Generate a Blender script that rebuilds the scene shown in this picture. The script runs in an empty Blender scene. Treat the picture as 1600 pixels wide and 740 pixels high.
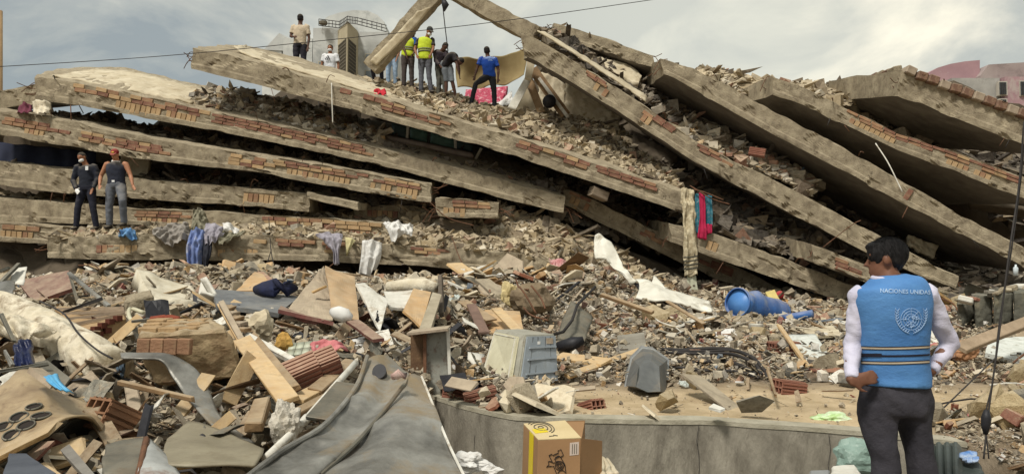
import bpy, bmesh, math, random
import numpy as np
from mathutils import Vector, Matrix, noise
from mathutils.bvhtree import BVHTree

R = math.radians
rng = np.random.default_rng(7)
random.seed(7)
sc = bpy.context.scene
COL = sc.collection

# ------------------------------------------------------------------ camera
FPX, CXP, CYP, CAMZ, PITCH = 1155.5, 800.0, 370.0, 1.6, R(2.48)
cam_d = bpy.data.cameras.new('camera')
cam = bpy.data.objects.new('camera', cam_d)
COL.objects.link(cam)
cam.location = (0, 0, CAMZ)
cam.rotation_euler = (R(90) + PITCH, 0, 0)
cam_d.sensor_width = 36
cam_d.lens = FPX / 1600 * 36
cam_d.clip_end = 3000
cam_d.clip_start = 0.05
sc.camera = cam

# ------------------------------------------------------------------ light
SUN_EL, SUN_AZ = R(56), R(215)      # azimuth clockwise from +Y
SUN_STRENGTH, SKY_STRENGTH = 2.3, 0.11
world = bpy.data.worlds.new('World')
sc.world = world
world.use_nodes = True
nt = world.node_tree
nt.nodes.clear()
wo = nt.nodes.new('ShaderNodeOutputWorld')
bg = nt.nodes.new('ShaderNodeBackground')
bg.inputs[1].default_value = SKY_STRENGTH
nt.links.new(bg.outputs[0], wo.inputs[0])
sky = nt.nodes.new('ShaderNodeTexSky')
sky.sky_type = 'NISHITA'
sky.sun_disc = False
sky.sun_elevation = SUN_EL
sky.sun_rotation = SUN_AZ
sky.dust_density = 3.0
tcw = nt.nodes.new('ShaderNodeTexCoord')
sep = nt.nodes.new('ShaderNodeSeparateXYZ')
nt.links.new(tcw.outputs['Generated'], sep.inputs[0])
def wmath(op, a, b=None, clamp=False):
    n = nt.nodes.new('ShaderNodeMath'); n.operation = op; n.use_clamp = clamp
    for i, v in enumerate((a, b)):
        if v is None: continue
        if isinstance(v, (int, float)): n.inputs[i].default_value = v
        else: nt.links.new(v, n.inputs[i])
    return n.outputs[0]
zc = wmath('ADD', wmath('MAXIMUM', sep.outputs[2], 0.0), 0.45)
comb = nt.nodes.new('ShaderNodeCombineXYZ')
nt.links.new(wmath('DIVIDE', sep.outputs[0], zc), comb.inputs[0])
nt.links.new(wmath('DIVIDE', sep.outputs[1], zc), comb.inputs[1])
mp = nt.nodes.new('ShaderNodeMapping')
mp.inputs['Location'].default_value = (3.1, 1.2, 0)
mp.inputs['Rotation'].default_value = (0, 0, R(35))
mp.inputs['Scale'].default_value = (1.25, 1.1, 1)
nt.links.new(comb.outputs[0], mp.inputs[0])
def wnoise(scale, detail, rough, dist):
    n = nt.nodes.new('ShaderNodeTexNoise')
    n.inputs['Scale'].default_value = scale
    n.inputs['Detail'].default_value = detail
    n.inputs['Roughness'].default_value = rough
    n.inputs['Distortion'].default_value = dist
    nt.links.new(mp.outputs[0], n.inputs['Vector'])
    return n
n1 = wnoise(1.9, 9, 0.58, 0.5)
n2 = wnoise(0.5, 3, 0.5, 0.0)
mixn = wmath('ADD', wmath('MULTIPLY', n1.outputs[0], 0.7), wmath('MULTIPLY', n2.outputs[0], 0.45))
right = wmath('MULTIPLY', wmath('ADD', sep.outputs[0], 0.15), 0.16)      # thicker, brighter cloud to the right
mixn = wmath('ADD', mixn, wmath('MINIMUM', wmath('MAXIMUM', right, -0.04), 0.035))
rampw = nt.nodes.new('ShaderNodeValToRGB')
e = rampw.color_ramp.elements
e[0].position = 0.505; e[0].color = (2.1, 2.35, 2.35, 1)
e[1].position = 0.72; e[1].color = (6.4, 6.0, 4.8, 1)
m = e.new(0.59); m.color = (3.3, 3.4, 3.05, 1)
nt.links.new(mixn, rampw.inputs[0])
mxw = nt.nodes.new('ShaderNodeMix'); mxw.data_type = 'RGBA'
mxw.inputs[0].default_value = 0.88
nt.links.new(sky.outputs[0], mxw.inputs[6])
nt.links.new(rampw.outputs[0], mxw.inputs[7])
# a pale bright part of the cloud cover, where the veiled sky glows
vm = nt.nodes.new('ShaderNodeVectorMath'); vm.operation = 'DOT_PRODUCT'
nrm = nt.nodes.new('ShaderNodeVectorMath'); nrm.operation = 'NORMALIZE'
nt.links.new(tcw.outputs['Generated'], nrm.inputs[0])
nt.links.new(nrm.outputs[0], vm.inputs[0])
gd = Vector((0.17, 0.90, 0.33)).normalized()
vm.inputs[1].default_value = gd
glow = wmath('POWER', wmath('MAXIMUM', vm.outputs['Value'], 0.0), 20.0)
mg = nt.nodes.new('ShaderNodeMix'); mg.data_type = 'RGBA'; mg.blend_type = 'ADD'
mg.inputs[0].default_value = 1
gc = nt.nodes.new('ShaderNodeMix'); gc.data_type = 'RGBA'
gc.inputs[6].default_value = (0, 0, 0, 1); gc.inputs[7].default_value = (2.0, 1.8, 1.25, 1)
nt.links.new(glow, gc.inputs[0])
nt.links.new(mxw.outputs[2], mg.inputs[6]); nt.links.new(gc.outputs[2], mg.inputs[7])
nt.links.new(mg.outputs[2], bg.inputs[0])

sun_d = bpy.data.lights.new('sun', 'SUN')
sun_d.energy = SUN_STRENGTH
sun_d.angle = R(11)
sun_d.color = (1.0, 0.95, 0.86)
sun = bpy.data.objects.new('sun', sun_d)
COL.objects.link(sun)
sdir = Vector((math.sin(SUN_AZ) * math.cos(SUN_EL), math.cos(SUN_AZ) * math.cos(SUN_EL), math.sin(SUN_EL)))
sun.rotation_euler = sdir.to_track_quat('Z', 'Y').to_euler()
sun.location = (0, 0, 30)
sc.view_settings.view_transform = 'Standard'
sc.view_settings.look = 'None'
sc.view_settings.exposure = 0.56
sc.view_settings.gamma = 1
sc.view_settings.use_curve_mapping = False

# ------------------------------------------------------------------ helpers
_c, _s = math.cos(PITCH), math.sin(PITCH)
NEAR = 1.0      # draws a group of things nearer so that they lie on the rubble, not in it
def P(px, py, d):
    """photo pixel (1600x740) at world depth Y=d -> point"""
    d = d * NEAR; a = (px - CXP) / FPX; b = (CYP - py) / FPX
    t = d / (_c - b * _s)
    return Vector((a * t, d, CAMZ + (_s + b * _c) * t))
def proj(p):
    x, y, z = p[0], p[1], p[2] - CAMZ
    f = y * _c + z * _s; u = -y * _s + z * _c
    return CXP + x / f * FPX, CYP - u / f * FPX
def lin(r, g, b):
    f = lambda v: (v / 255 / 12.92) if v <= 10.3 else ((v / 255 + 0.055) / 1.055) ** 2.4
    return (f(r), f(g), f(b), 1.0)

_mats = {}
DUSTC = lin(190, 176, 150)
def mat(name, c1, c2=None, scale=6.0, rough=0.85, bump=0.3, bscale=40.0, metal=0.0, stain=None, sscale=2.0,
        samt=0.55, rand=0.0, spec=0.3, alpha=1.0, trans=0.0, stretch=None, attr=False, coord='Object', bdist=0.02, dust=0.0, crack=0.0):
    if name in _mats: return _mats[name]
    m = bpy.data.materials.new(name); m.use_nodes = True
    t = m.node_tree; N = t.nodes; L = t.links
    b = N['Principled BSDF']
    b.inputs['Roughness'].default_value = rough
    b.inputs['Metallic'].default_value = metal
    b.inputs['Specular IOR Level'].default_value = spec
    if alpha < 1: b.inputs['Alpha'].default_value = alpha
    if trans > 0: b.inputs['Transmission Weight'].default_value = trans
    tc = N.new('ShaderNodeTexCoord'); vec = tc.outputs[coord]
    if stretch:
        mpn = N.new('ShaderNodeMapping'); mpn.inputs['Scale'].default_value = stretch
        L.new(vec, mpn.inputs[0]); vec = mpn.outputs[0]
    def nz(sc_, det=6, ro=0.6, dist=0.0, v=None):
        n = N.new('ShaderNodeTexNoise'); n.inputs['Scale'].default_value = sc_
        n.inputs['Detail'].default_value = det; n.inputs['Roughness'].default_value = ro
        n.inputs['Distortion'].default_value = dist
        L.new(v or vec, n.inputs['Vector']); return n.outputs[0]
    def mix(f, a, bb, mode='MIX'):
        n = N.new('ShaderNodeMix'); n.data_type = 'RGBA'; n.blend_type = mode
        for i, v in ((0, f), (6, a), (7, bb)):
            if isinstance(v, (int, float, tuple)): n.inputs[i].default_value = v
            else: L.new(v, n.inputs[i])
        return n.outputs[2]
    def rmp(f, lo, hi):
        n = N.new('ShaderNodeMapRange'); n.inputs[1].default_value = lo; n.inputs[2].default_value = hi
        L.new(f, n.inputs[0]); return n.outputs[0]
    if attr:
        at = N.new('ShaderNodeAttribute'); at.attribute_name = 'Col'
        col = at.outputs['Color']
        g = rmp(nz(scale), 0.25, 0.75)
        col = mix(g, mix(0.32, col, (0, 0, 0, 1)), mix(0.12, col, (1, .93, .8, 1)))
    else:
        c2 = c2 or tuple(v * 0.7 for v in c1[:3]) + (1,)
        col = mix(rmp(nz(scale, 8, 0.65), 0.32, 0.68), c2, c1)
    if stain:
        col = mix(wm(N, L, rmp(nz(sscale, 8, 0.7, 0.4), 0.52, 0.66), samt), col, stain)
    if rand > 0:
        oi = N.new('ShaderNodeObjectInfo')
        hs = N.new('ShaderNodeHueSaturation')
        mr = N.new('ShaderNodeMapRange'); mr.inputs[3].default_value = 1 - rand; mr.inputs[4].default_value = 1 + rand * .7
        L.new(oi.outputs['Random'], mr.inputs[0]); L.new(mr.outputs[0], hs.inputs['Value'])
        L.new(col, hs.inputs['Color']); col = hs.outputs[0]
    if dust > 0:        # pale dust settled on faces that look up
        ge = N.new('ShaderNodeNewGeometry'); sx = N.new('ShaderNodeSeparateXYZ'); L.new(ge.outputs['Normal'], sx.inputs[0])
        df = N.new('ShaderNodeMath'); df.operation = 'MULTIPLY'; L.new(rmp(sx.outputs[2], .05, .9), df.inputs[0]); L.new(wm(N, L, rmp(nz(7, 5, .7), .2, .6), dust), df.inputs[1])
        col = mix(df.outputs[0], col, DUSTC)
    hgt = None
    if crack > 0:
        vo = N.new('ShaderNodeTexVoronoi'); vo.feature = 'DISTANCE_TO_EDGE'; vo.inputs['Scale'].default_value = 1.3
        wv = N.new('ShaderNodeVectorMath'); wv.operation = 'ADD'; nn = N.new('ShaderNodeTexNoise'); nn.inputs['Scale'].default_value = 3; nn.inputs['Detail'].default_value = 5
        L.new(vec, nn.inputs['Vector']); L.new(vec, wv.inputs[0]); L.new(nn.outputs['Color'], wv.inputs[1]); L.new(wv.outputs[0], vo.inputs['Vector'])
        cf = rmp(vo.outputs[0], .012, .0); sel = rmp(nz(.9, 2), .5, .56)
        cm = N.new('ShaderNodeMath'); cm.operation = 'MULTIPLY'; L.new(cf, cm.inputs[0]); L.new(sel, cm.inputs[1])
        col = mix(wm(N, L, cm.outputs[0], crack), col, lin(58, 48, 38)); hgt = cm.outputs[0]
        # coarse grit speckle
        col = mix(wm(N, L, rmp(nz(60, 3, .8), .56, .7), .35), col, lin(96, 84, 66)); col = mix(wm(N, L, rmp(nz(45, 3, .8), .6, .72), .3), col, lin(222, 208, 180))
    L.new(col, b.inputs['Base Color'])
    if bump > 0:
        bn = N.new('ShaderNodeBump'); bn.inputs['Strength'].default_value = bump
        bn.inputs['Distance'].default_value = bdist
        L.new(nz(bscale, 8, 0.65), bn.inputs['Height']); L.new(bn.outputs[0], b.inputs['Normal'])
    _mats[name] = m
    return m
def wm(N, L, sock, k):
    n = N.new('ShaderNodeMath'); n.operation = 'MULTIPLY'; n.inputs[1].default_value = k
    L.new(sock, n.inputs[0]); return n.outputs[0]

def wloc(o):
    v = Vector(o.location)
    while o.parent is not None:
        o = o.parent; v = v + o.location
    return v
def tag(o, label=None, cat=None, group=None, kind=None):
    if label: o['label'] = label
    if cat: o['category'] = cat
    if group: o['group'] = group
    if kind: o['kind'] = kind
    return o
def empty(name, loc, label=None, cat=None, group=None):
    o = bpy.data.objects.new(name, None); COL.objects.link(o); o.location = loc
    o.empty_display_size = 0.2
    return tag(o, label, cat, group)
def mk(name, V, F, m, parent=None, smooth=False, cols=None):
    """one mesh object from world-space verts; origin at its base"""
    V = np.asarray([tuple(v) for v in V], dtype=np.float64) if not isinstance(V, np.ndarray) else V
    o0 = Vector((float(V[:, 0].mean()), float(V[:, 1].mean()), float(V[:, 2].min())))
    me = bpy.data.meshes.new(name)
    VV = V - np.array(o0)
    if isinstance(F, np.ndarray):
        n, k = F.shape
        me.vertices.add(len(VV)); me.vertices.foreach_set('co', VV.astype(np.float32).ravel())
        me.loops.add(n * k); me.loops.foreach_set('vertex_index', F.astype(np.int32).ravel())
        me.polygons.add(n); me.polygons.foreach_set('loop_start', np.arange(0, n * k, k, dtype=np.int32))
        me.update(calc_edges=True)
    else:
        me.from_pydata([tuple(v) for v in VV], [], F); me.update()
    if cols is not None:
        a = me.color_attributes.new('Col', 'FLOAT_COLOR', 'POINT')
        a.data.foreach_set('color', np.asarray(cols, dtype=np.float32).ravel())
    for mm in (m if isinstance(m, (list, tuple)) else [m]): me.materials.append(mm)
    me.polygons.foreach_set('use_smooth', np.full(len(me.polygons), bool(smooth)))
    o = bpy.data.objects.new(name, me); COL.objects.link(o)
    if parent is not None:
        o.parent = parent; o.location = o0 - wloc(parent)
    else: o.location = o0
    return o

def nz3(v, s=1.0, k=0.0):
    return noise.noise(Vector((v[0] * s + k, v[1] * s + k * 1.3, v[2] * s - k)))

def catmull(Pn, n):
    """resample rows of control points (k,3) to n"""
    Pn = np.asarray(Pn, float); k = len(Pn)
    if k == 2:
        t = np.linspace(0, 1, n)[:, None]; return Pn[0] * (1 - t) + Pn[1] * t
    Q = np.vstack([2 * Pn[0] - Pn[1], Pn, 2 * Pn[-1] - Pn[-2]])
    out = []
    for u in np.linspace(0, k - 1, n):
        i = min(int(u), k - 2); f = u - i
        p0, p1, p2, p3 = Q[i], Q[i + 1], Q[i + 2], Q[i + 3]
        out.append(0.5 * ((2 * p1) + (-p0 + p2) * f + (2 * p0 - 5 * p1 + 4 * p2 - p3) * f * f + (-p0 + 3 * p1 - 3 * p2 + p3) * f ** 3))
    return np.array(out)
def grid_surface(ctrl, nu, nv):
    rows = [catmull([P(*c) for c in r], nu) for r in ctrl]
    A = np.array(rows)
    return np.stack([catmull(A[:, i], nv) for i in range(nu)], axis=1)   # (nv,nu,3)
def lingrid(ctrl, nu, nv):
    def res(Pn, n):
        Pn = np.asarray(Pn, float); t = np.linspace(0, len(Pn) - 1, n)
        return np.stack([np.interp(t, np.arange(len(Pn)), Pn[:, j]) for j in range(3)], 1)
    rows = [res([P(*c) for c in r], nu) for r in ctrl]
    A = np.array(rows)
    return np.stack([res(A[:, i], nv) for i in range(nu)], axis=1)
def thick_grid(G, th):
    """closed shell from a (nv,nu,3) grid"""
    nv, nu, _ = G.shape
    du = np.gradient(G, axis=1); dv = np.gradient(G, axis=0)
    Nn = np.cross(du, dv); Nn /= (np.linalg.norm(Nn, axis=2, keepdims=True) + 1e-9)
    if Nn[..., 1].mean() > 0: Nn = -Nn
    A = G.reshape(-1, 3); B = (G - Nn * th).reshape(-1, 3)
    V = np.vstack([A, B]); o = nv * nu; F = []
    for j in range(nv - 1):
        for i in range(nu - 1):
            a = j * nu + i
            F.append((a, a + 1, a + nu + 1, a + nu)); F.append((o + a, o + a + nu, o + a + nu + 1, o + a + 1))
    for i in range(nu - 1):
        F.append((i, o + i, o + i + 1, i + 1)); a = (nv - 1) * nu + i; F.append((a, a + 1, o + a + 1, o + a))
    for j in range(nv - 1):
        a = j * nu; F.append((a, a + nu, o + a + nu, o + a)); a = j * nu + nu - 1; F.append((a, o + a, o + a + nu, a + nu))
    return V, np.array(F)
def patch(name, ctrl, m, th=0.01, nu=24, nv=16, crumple=0.0, cs=6.0, fold=0.0, fs=14.0, parent=None, smooth=True, straight=False, seed=0.0, aniso=1.0, ridge=0.0):
    G = (lingrid if straight else grid_surface)(ctrl, nu, nv)
    if crumple or fold or ridge:
        for j in range(G.shape[0]):
            for i in range(G.shape[1]):
                p = G[j, i]
                pa = (p[0], p[1], p[2] * aniso); q = crumple * nz3(pa, cs, seed) + crumple * .5 * nz3(pa, cs * 2.3, seed + 5)
                if ridge: q += ridge * (.5 - 2.2 * abs(nz3(p, cs * .45, seed + 9))) + ridge * .5 * (.5 - 2.2 * abs(nz3(p, cs * 1.1, seed + 13)))
                if fold: q += fold * math.sin(i / nu * fs + 2.0 * nz3(p, 1.5, seed)) * (0.35 + 0.65 * j / nv)
                G[j, i] = (p[0] + q * .25, p[1] - q, p[2] + q * .6)
    V, F = thick_grid(G, th)
    return mk(name, V, F, m, parent, smooth)

def tubeV(pts, rad, n=8, flat=None, cap=True, ref=(1, 0, 0)):
    """loft of elliptical sections: pts list of Vector, rad list of r or (ra, rb); ra lies along ref"""
    pts = [Vector(p) for p in pts]; k = len(pts); V = []; F = []
    ref = Vector(ref)
    if not isinstance(rad, (list, tuple)): rad = [rad] * k
    for i, p in enumerate(pts):
        t = (pts[min(i + 1, k - 1)] - pts[max(i - 1, 0)])
        t = t.normalized() if t.length > 1e-9 else Vector((0, 0, 1))
        a = ref - t * ref.dot(t)
        if a.length < 0.05: a = Vector((0, 1, 0.1)) - t * t.dot(Vector((0, 1, 0.1)))
        a.normalize(); b = t.cross(a)
        r = rad[i]; ra, rb = (r if isinstance(r, (list, tuple)) else (r, r))
        for j in range(n):
            an = 2 * math.pi * j / n
            V.append(p + a * ra * math.cos(an) + b * rb * math.sin(an))
    for i in range(k - 1):
        for j in range(n):
            j2 = (j + 1) % n
            F.append((i * n + j, i * n + j2, (i + 1) * n + j2, (i + 1) * n + j))
    if cap:
        F.append(tuple(range(n - 1, -1, -1))); F.append(tuple((k - 1) * n + j for j in range(n)))
    return V, F
def tube(name, pts, rad, m, n=8, parent=None, smooth=True, ref=(1, 0, 0)):
    V, F = tubeV(pts, rad, n, ref=ref)
    return mk(name, V, F, m, parent, smooth)
def wire(name, ctrl, rad, m, seg=30, parent=None, n=6):
    return tube(name, [Vector(p) for p in catmull([P(*c) for c in ctrl], seg)], rad, m, n, parent)
class MB:
    def __init__(s): s.V = []; s.F = []
    def add(s, V, F):
        o = len(s.V); s.V += [Vector(v) for v in V]; s.F += [tuple(i + o for i in f) for f in F]; return s
    def build(s, name, m, parent=None, smooth=False): return mk(name, s.V, s.F, m, parent, smooth)
BOXF = [(0, 3, 2, 1), (4, 5, 6, 7), (0, 1, 5, 4), (1, 2, 6, 5), (2, 3, 7, 6), (3, 0, 4, 7)]
def boxV(c, sx, sy, sz, M=None):
    V = [Vector((x * sx / 2, y * sy / 2, z * sz / 2)) for z in (-1, 1) for x, y in ((-1, -1), (1, -1), (1, 1), (-1, 1))]
    if M is not None: V = [M @ v for v in V]
    return [v + Vector(c) for v in V], BOXF
def frame(t, up=(0, 0, 1)):
    t = Vector(t).normalized(); up = Vector(up); w = (up - t * up.dot(t))
    if w.length < 1e-3: w = Vector((0, 1, 0)) - t * t.y
    w.normalize(); return Matrix((t, w.cross(t), w)).transposed()
def plankV(a, b, w, th, up=(0, 0, 1), jit=0.0):
    """a board from a to b: w across, th thick along up"""
    a = Vector(a); b = Vector(b); M = frame(b - a, up)
    V, F = boxV((a + b) / 2, (b - a).length, w, th, M)
    if jit: V = [v + Vector([random.uniform(-jit, jit) for _ in range(3)]) for v in V]
    return V, F
def bevel_obj(o, w=0.01, seg=1):
    bm = bmesh.new(); bm.from_mesh(o.data)
    bmesh.ops.bevel(bm, geom=list(bm.edges), offset=w, segments=seg, affect='EDGES', clamp_overlap=True)
    bm.to_mesh(o.data); bm.free()
def plank(name, a, b, w, th, m, up=(0, 0, 1), parent=None, jit=0.006):
    V, F = plankV(P(*a), P(*b), w, th, up, jit)
    o = mk(name, V, F, m, parent); bevel_obj(o, min(w, th) * .12); return o
def block_from_top(name, quad, down, m, parent=None, rough=0.0, sub=10, seed=0.0):
    """solid block: top quad = 4 (px,py,d) (back-left, back-right, front-right, front-left), thickness down"""
    q = [P(*c) for c in quad]; n = sub; V = []; F = []
    idx = {}
    dn = Vector(down) if not isinstance(down, (int, float)) else Vector((0, 0, -down))
    bm = bmesh.new()
    vs = [bm.verts.new(p) for p in q] + [bm.verts.new(p + dn) for p in q]
    for f in [(0, 1, 2, 3), (7, 6, 5, 4), (3, 2, 6, 7), (2, 1, 5, 6), (1, 0, 4, 5), (0, 3, 7, 4)]:
        bm.faces.new([vs[i] for i in f])
    bmesh.ops.recalc_face_normals(bm, faces=bm.faces)
    if rough:
        bmesh.ops.bevel(bm, geom=list(bm.edges), offset=rough * .8, segments=1, affect='EDGES', clamp_overlap=True)
        bmesh.ops.triangulate(bm, faces=bm.faces)
        L = max((q[1] - q[0]).length, 0.3) / sub
        for _ in range(5):
            ed = [e for e in bm.edges if e.calc_length() > L * 1.6]
            if not ed: break
            bmesh.ops.subdivide_edges(bm, edges=ed, cuts=1)
            bmesh.ops.triangulate(bm, faces=[f for f in bm.faces if len(f.verts) > 3])
        bm.normal_update()
        for v in bm.verts:
            v.co += v.normal * (rough * nz3(v.co, 5, seed) + rough * .7 * nz3(v.co, 14, seed + 3))
    V = [v.co.copy() for v in bm.verts]; bm.verts.index_update()
    F = [tuple(x.index for x in f.verts) for f in bm.faces]; bm.free()
    return mk(name, V, F, m, parent)

# ---- debris generator: many small pieces joined, colour per piece
_box = np.array([[x, y, z] for z in (-.5, .5) for x, y in ((-.5, -.5), (.5, -.5), (.5, .5), (-.5, .5))])
_boxq = np.array(BOXF)
_wed = _box.copy(); _wed[4:6] = _wed[4:6] * [.7, .5, .8]; _wed[6:8] *= [1.1, .8, .6]
def rotm(n, tilt=None, r=rng):
    """random rotations (n,3,3); tilt limits lean off the horizontal"""
    yaw = r.uniform(0, 2 * np.pi, n)
    tl = np.full(n, np.pi) if tilt is None else np.full(n, tilt)
    a = r.uniform(-1, 1, n) * tl; b = r.uniform(-1, 1, n) * tl
    cz, sz, cx, sx, cy, sy = np.cos(yaw), np.sin(yaw), np.cos(a), np.sin(a), np.cos(b), np.sin(b)
    O = np.zeros(n); I = np.ones(n)
    Rz = np.array([[cz, -sz, O], [sz, cz, O], [O, O, I]]).transpose(2, 0, 1)
    Rx = np.array([[I, O, O], [O, cx, -sx], [O, sx, cx]]).transpose(2, 0, 1)
    Ry = np.array([[cy, O, sy], [O, I, O], [-sy, O, cy]]).transpose(2, 0, 1)
    return Rz @ Rx @ Ry
PAL = {
 'mix': [((178, 164, 138), 22), ((156, 144, 124), 18), ((200, 190, 170), 14), ((132, 120, 102), 12), ((222, 216, 204), 8),
         ((154, 112, 92), 5), ((172, 128, 102), 3), ((108, 90, 72), 6), ((86, 76, 66), 5), ((150, 146, 140), 6), ((196, 160, 110), 4), ((236, 234, 228), 1.6),
         ((90, 120, 150), .5), ((150, 70, 70), .5), ((70, 66, 64), 4)],
 'tan': [((172, 154, 122), 30), ((148, 132, 106), 22), ((194, 178, 148), 14), ((122, 106, 84), 12), ((206, 198, 180), 6), ((156, 114, 92), 4), ((96, 82, 66), 8)],
 'dark': [((110, 96, 80), 20), ((84, 74, 64), 20), ((140, 124, 100), 10), ((60, 52, 48), 14), ((134, 96, 76), 3), ((160, 150, 134), 5)],  # tones lowered so rubble inside the gaps reads as shaded
 'wood': [((166, 134, 92), 10), ((136, 108, 76), 10), ((110, 88, 66), 8), ((186, 158, 116), 6), ((96, 60, 50), 4), ((120, 112, 100), 6)],
}
PALL = {k: (np.array([lin(*c)[:3] for c, w in v]), np.array([w for c, w in v], float) / sum(w for c, w in v)) for k, v in PAL.items()}
class Debris:
    def __init__(s): s.V = []; s.F = []; s.C = []; s.n = 0
    def add(s, pos, size, pal='mix', tilt=.5, kinds=(.5, .3, .2), jit=.16):
        n = len(pos)
        if n == 0: return
        pos = np.asarray(pos, float); size = np.asarray(size, float)
        kd = rng.choice(3, n, p=kinds)
        sc3 = np.ones((n, 3)) * size[:, None]
        sc3 *= rng.uniform(.55, 1.15, (n, 3))
        fl = kd == 1; sc3[fl, 2] *= rng.uniform(.12, .3, fl.sum()); sc3[fl, 0] *= 1.3
        st = kd == 2; sc3[st, 0] *= rng.uniform(2.2, 4.2, st.sum()); sc3[st, 1] *= .38; sc3[st, 2] *= .25
        Rm = rotm(n, tilt)
        loose = (kd == 0); Rm[loose] = rotm(int(loose.sum()), None)
        base = np.where(rng.random(n)[:, None, None] < .5, _box[None], _wed[None])
        L = base + rng.uniform(-jit, jit, (n, 8, 3))
        W = np.einsum('nij,nkj->nki', Rm, L * sc3[:, None, :]) + pos[:, None, :]
        cs, pw = PALL[pal]
        c = cs[rng.choice(len(cs), n, p=pw)] * rng.uniform(.6, 1.22, (n, 1))
        C = np.ones((n, 8, 4)); C[..., :3] = c[:, None, :]
        s.V.append(W.reshape(-1, 3)); s.C.append(C.reshape(-1, 4))
        s.F.append((_boxq[None] + (np.arange(n) * 8)[:, None, None] + s.n).reshape(-1, 4)); s.n += n * 8
    def surf(s, G, col):
        nv, nu, _ = G.shape
        s.V.append(G.reshape(-1, 3))
        C = np.ones((nv * nu, 4)); C[:, :3] = np.array(col[:3]) * rng.uniform(.85, 1.1, (nv * nu, 1)); s.C.append(C)
        F = []
        for j in range(nv - 1):
            a = np.arange(nu - 1) + j * nu + s.n
            F.append(np.stack([a, a + 1, a + nu + 1, a + nu], 1))
        s.F.append(np.vstack(F)); s.n += nv * nu
    def build(s, name, label, cat='rubble', m=None):
        o = mk(name, np.vstack(s.V), np.vstack(s.F), m or MRUB, cols=np.vstack(s.C))
        return tag(o, label, cat, None, 'stuff')

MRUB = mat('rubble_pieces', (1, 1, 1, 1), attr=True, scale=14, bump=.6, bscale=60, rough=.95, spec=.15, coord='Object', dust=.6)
MRUBD = mat('shaded_rubble_pieces', (1, 1, 1, 1), attr=True, scale=14, bump=.6, bscale=60, rough=.95, spec=.1, coord='Object', dust=.12)  # nearly dustless copy that keeps the painted gap shade dark
def sample_grid(G, n, r=rng):
    nv, nu, _ = G.shape
    u = r.uniform(0, nu - 1.001, n); v = r.uniform(0, nv - 1.001, n)
    i = u.astype(int); j = v.astype(int); fu = (u - i)[:, None]; fv = (v - j)[:, None]
    return (G[j, i] * (1 - fu) + G[j, i + 1] * fu) * (1 - fv) + (G[j + 1, i] * (1 - fu) + G[j + 1, i + 1] * fu) * fv
def heap(label, ctrl, n, smin=.04, smax=.2, pal='tan', rough=.12, name='rubble_heap', base=(120, 106, 86), nu=50, nv=18, kinds=(.5, .3, .2), skirt=True):
    G = grid_surface(ctrl, nu, nv)
    for j in range(nv):
        for i in range(nu):
            p = G[j, i]; q = rough * (nz3(p, 1.7, 3) + .5 * nz3(p, 5, 9)) * (.4 + .6 * min(1, j / 4))
            G[j, i] = (p[0], p[1] - q * .5, p[2] + q)
    D = Debris(); D.surf(G, lin(*base))
    pos = sample_grid(G, n)
    size = smin * (smax * 1.35 / smin) ** (rng.random(n) ** 2.4)
    D.add(pos, size, pal, .6, kinds)
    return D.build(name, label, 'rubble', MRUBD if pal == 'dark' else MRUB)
# ------------------------------------------------------------------ materials
CONC = mat('weathered_concrete', lin(174, 162, 138), lin(126, 115, 97), scale=5.0, dust=.25, crack=.8, bump=.9, bscale=42, stain=lin(90, 78, 62), sscale=4.2, samt=.5, rough=.95, spec=.12, bdist=.03)
CONC_G = mat('grey_concrete', lin(150, 146, 134), lin(112, 106, 96), scale=2.2, bump=.5, bscale=30, stain=lin(78, 74, 66), sscale=1.6, samt=.6, rough=.9, spec=.2)
CONC_D = mat('shade_dark_concrete', lin(106, 96, 82), lin(78, 70, 60), scale=1.4, bump=.6, bscale=22, rough=.95, spec=.1)  # concrete darkened in colour so interior and gaps read as shaded
PLAST = mat('cream_plaster', lin(206, 196, 172), lin(176, 162, 134), scale=2.5, bump=.25, bscale=30, stain=lin(132, 112, 84), sscale=3, samt=.6)
BRK = [mat('yellow_brick', lin(182, 154, 116), lin(158, 130, 96), scale=9, bump=.6, rand=.16, stain=lin(164, 144, 112), sscale=7, samt=.9),
       mat('orange_brick', lin(160, 124, 96), lin(138, 104, 80), scale=9, bump=.6, rand=.16, stain=lin(160, 140, 108), sscale=7, samt=.9),
       mat('red_brick', lin(138, 98, 80), lin(116, 82, 68), scale=9, bump=.6, rand=.18, stain=lin(150, 130, 102), sscale=7, samt=.9)]
TERRA = mat('terracotta_tile', lin(156, 108, 90), lin(128, 84, 70), scale=8, bump=.4, stain=lin(164, 146, 122), sscale=4, samt=.8, dust=.45)
WOODL = mat('pale_pine', lin(214, 184, 136), lin(178, 144, 98), scale=4, bump=.25, bscale=30, stretch=(1, 1, 6), stain=lin(120, 98, 72), sscale=4, samt=.6, dust=.45)
WOODM = mat('brown_timber', lin(152, 124, 90), lin(112, 88, 62), scale=4, bump=.3, bscale=30, stain=lin(80, 66, 52), sscale=4, samt=.6, dust=.45)
PLY = mat('tan_board', lin(196, 158, 108), lin(170, 132, 86), scale=2.5, bump=.12, stain=lin(140, 118, 92), sscale=2.6, samt=.7, dust=.45)
CARD = mat('carton_board', lin(178, 146, 106), lin(160, 128, 92), scale=3, bump=.08, stain=lin(140, 114, 84), sscale=2, samt=.5, dust=.45)
GREYB = mat('dusty_grey_board', lin(170, 154, 134), lin(132, 118, 102), scale=3, bump=.3, stain=lin(96, 84, 72), sscale=3, samt=.6, dust=.45)
MAROON = mat('maroon_laminate', lin(118, 74, 68), lin(92, 56, 52), scale=4, bump=.15, rough=.6, stain=lin(150, 130, 112), sscale=3, samt=.5, dust=.45)
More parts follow.
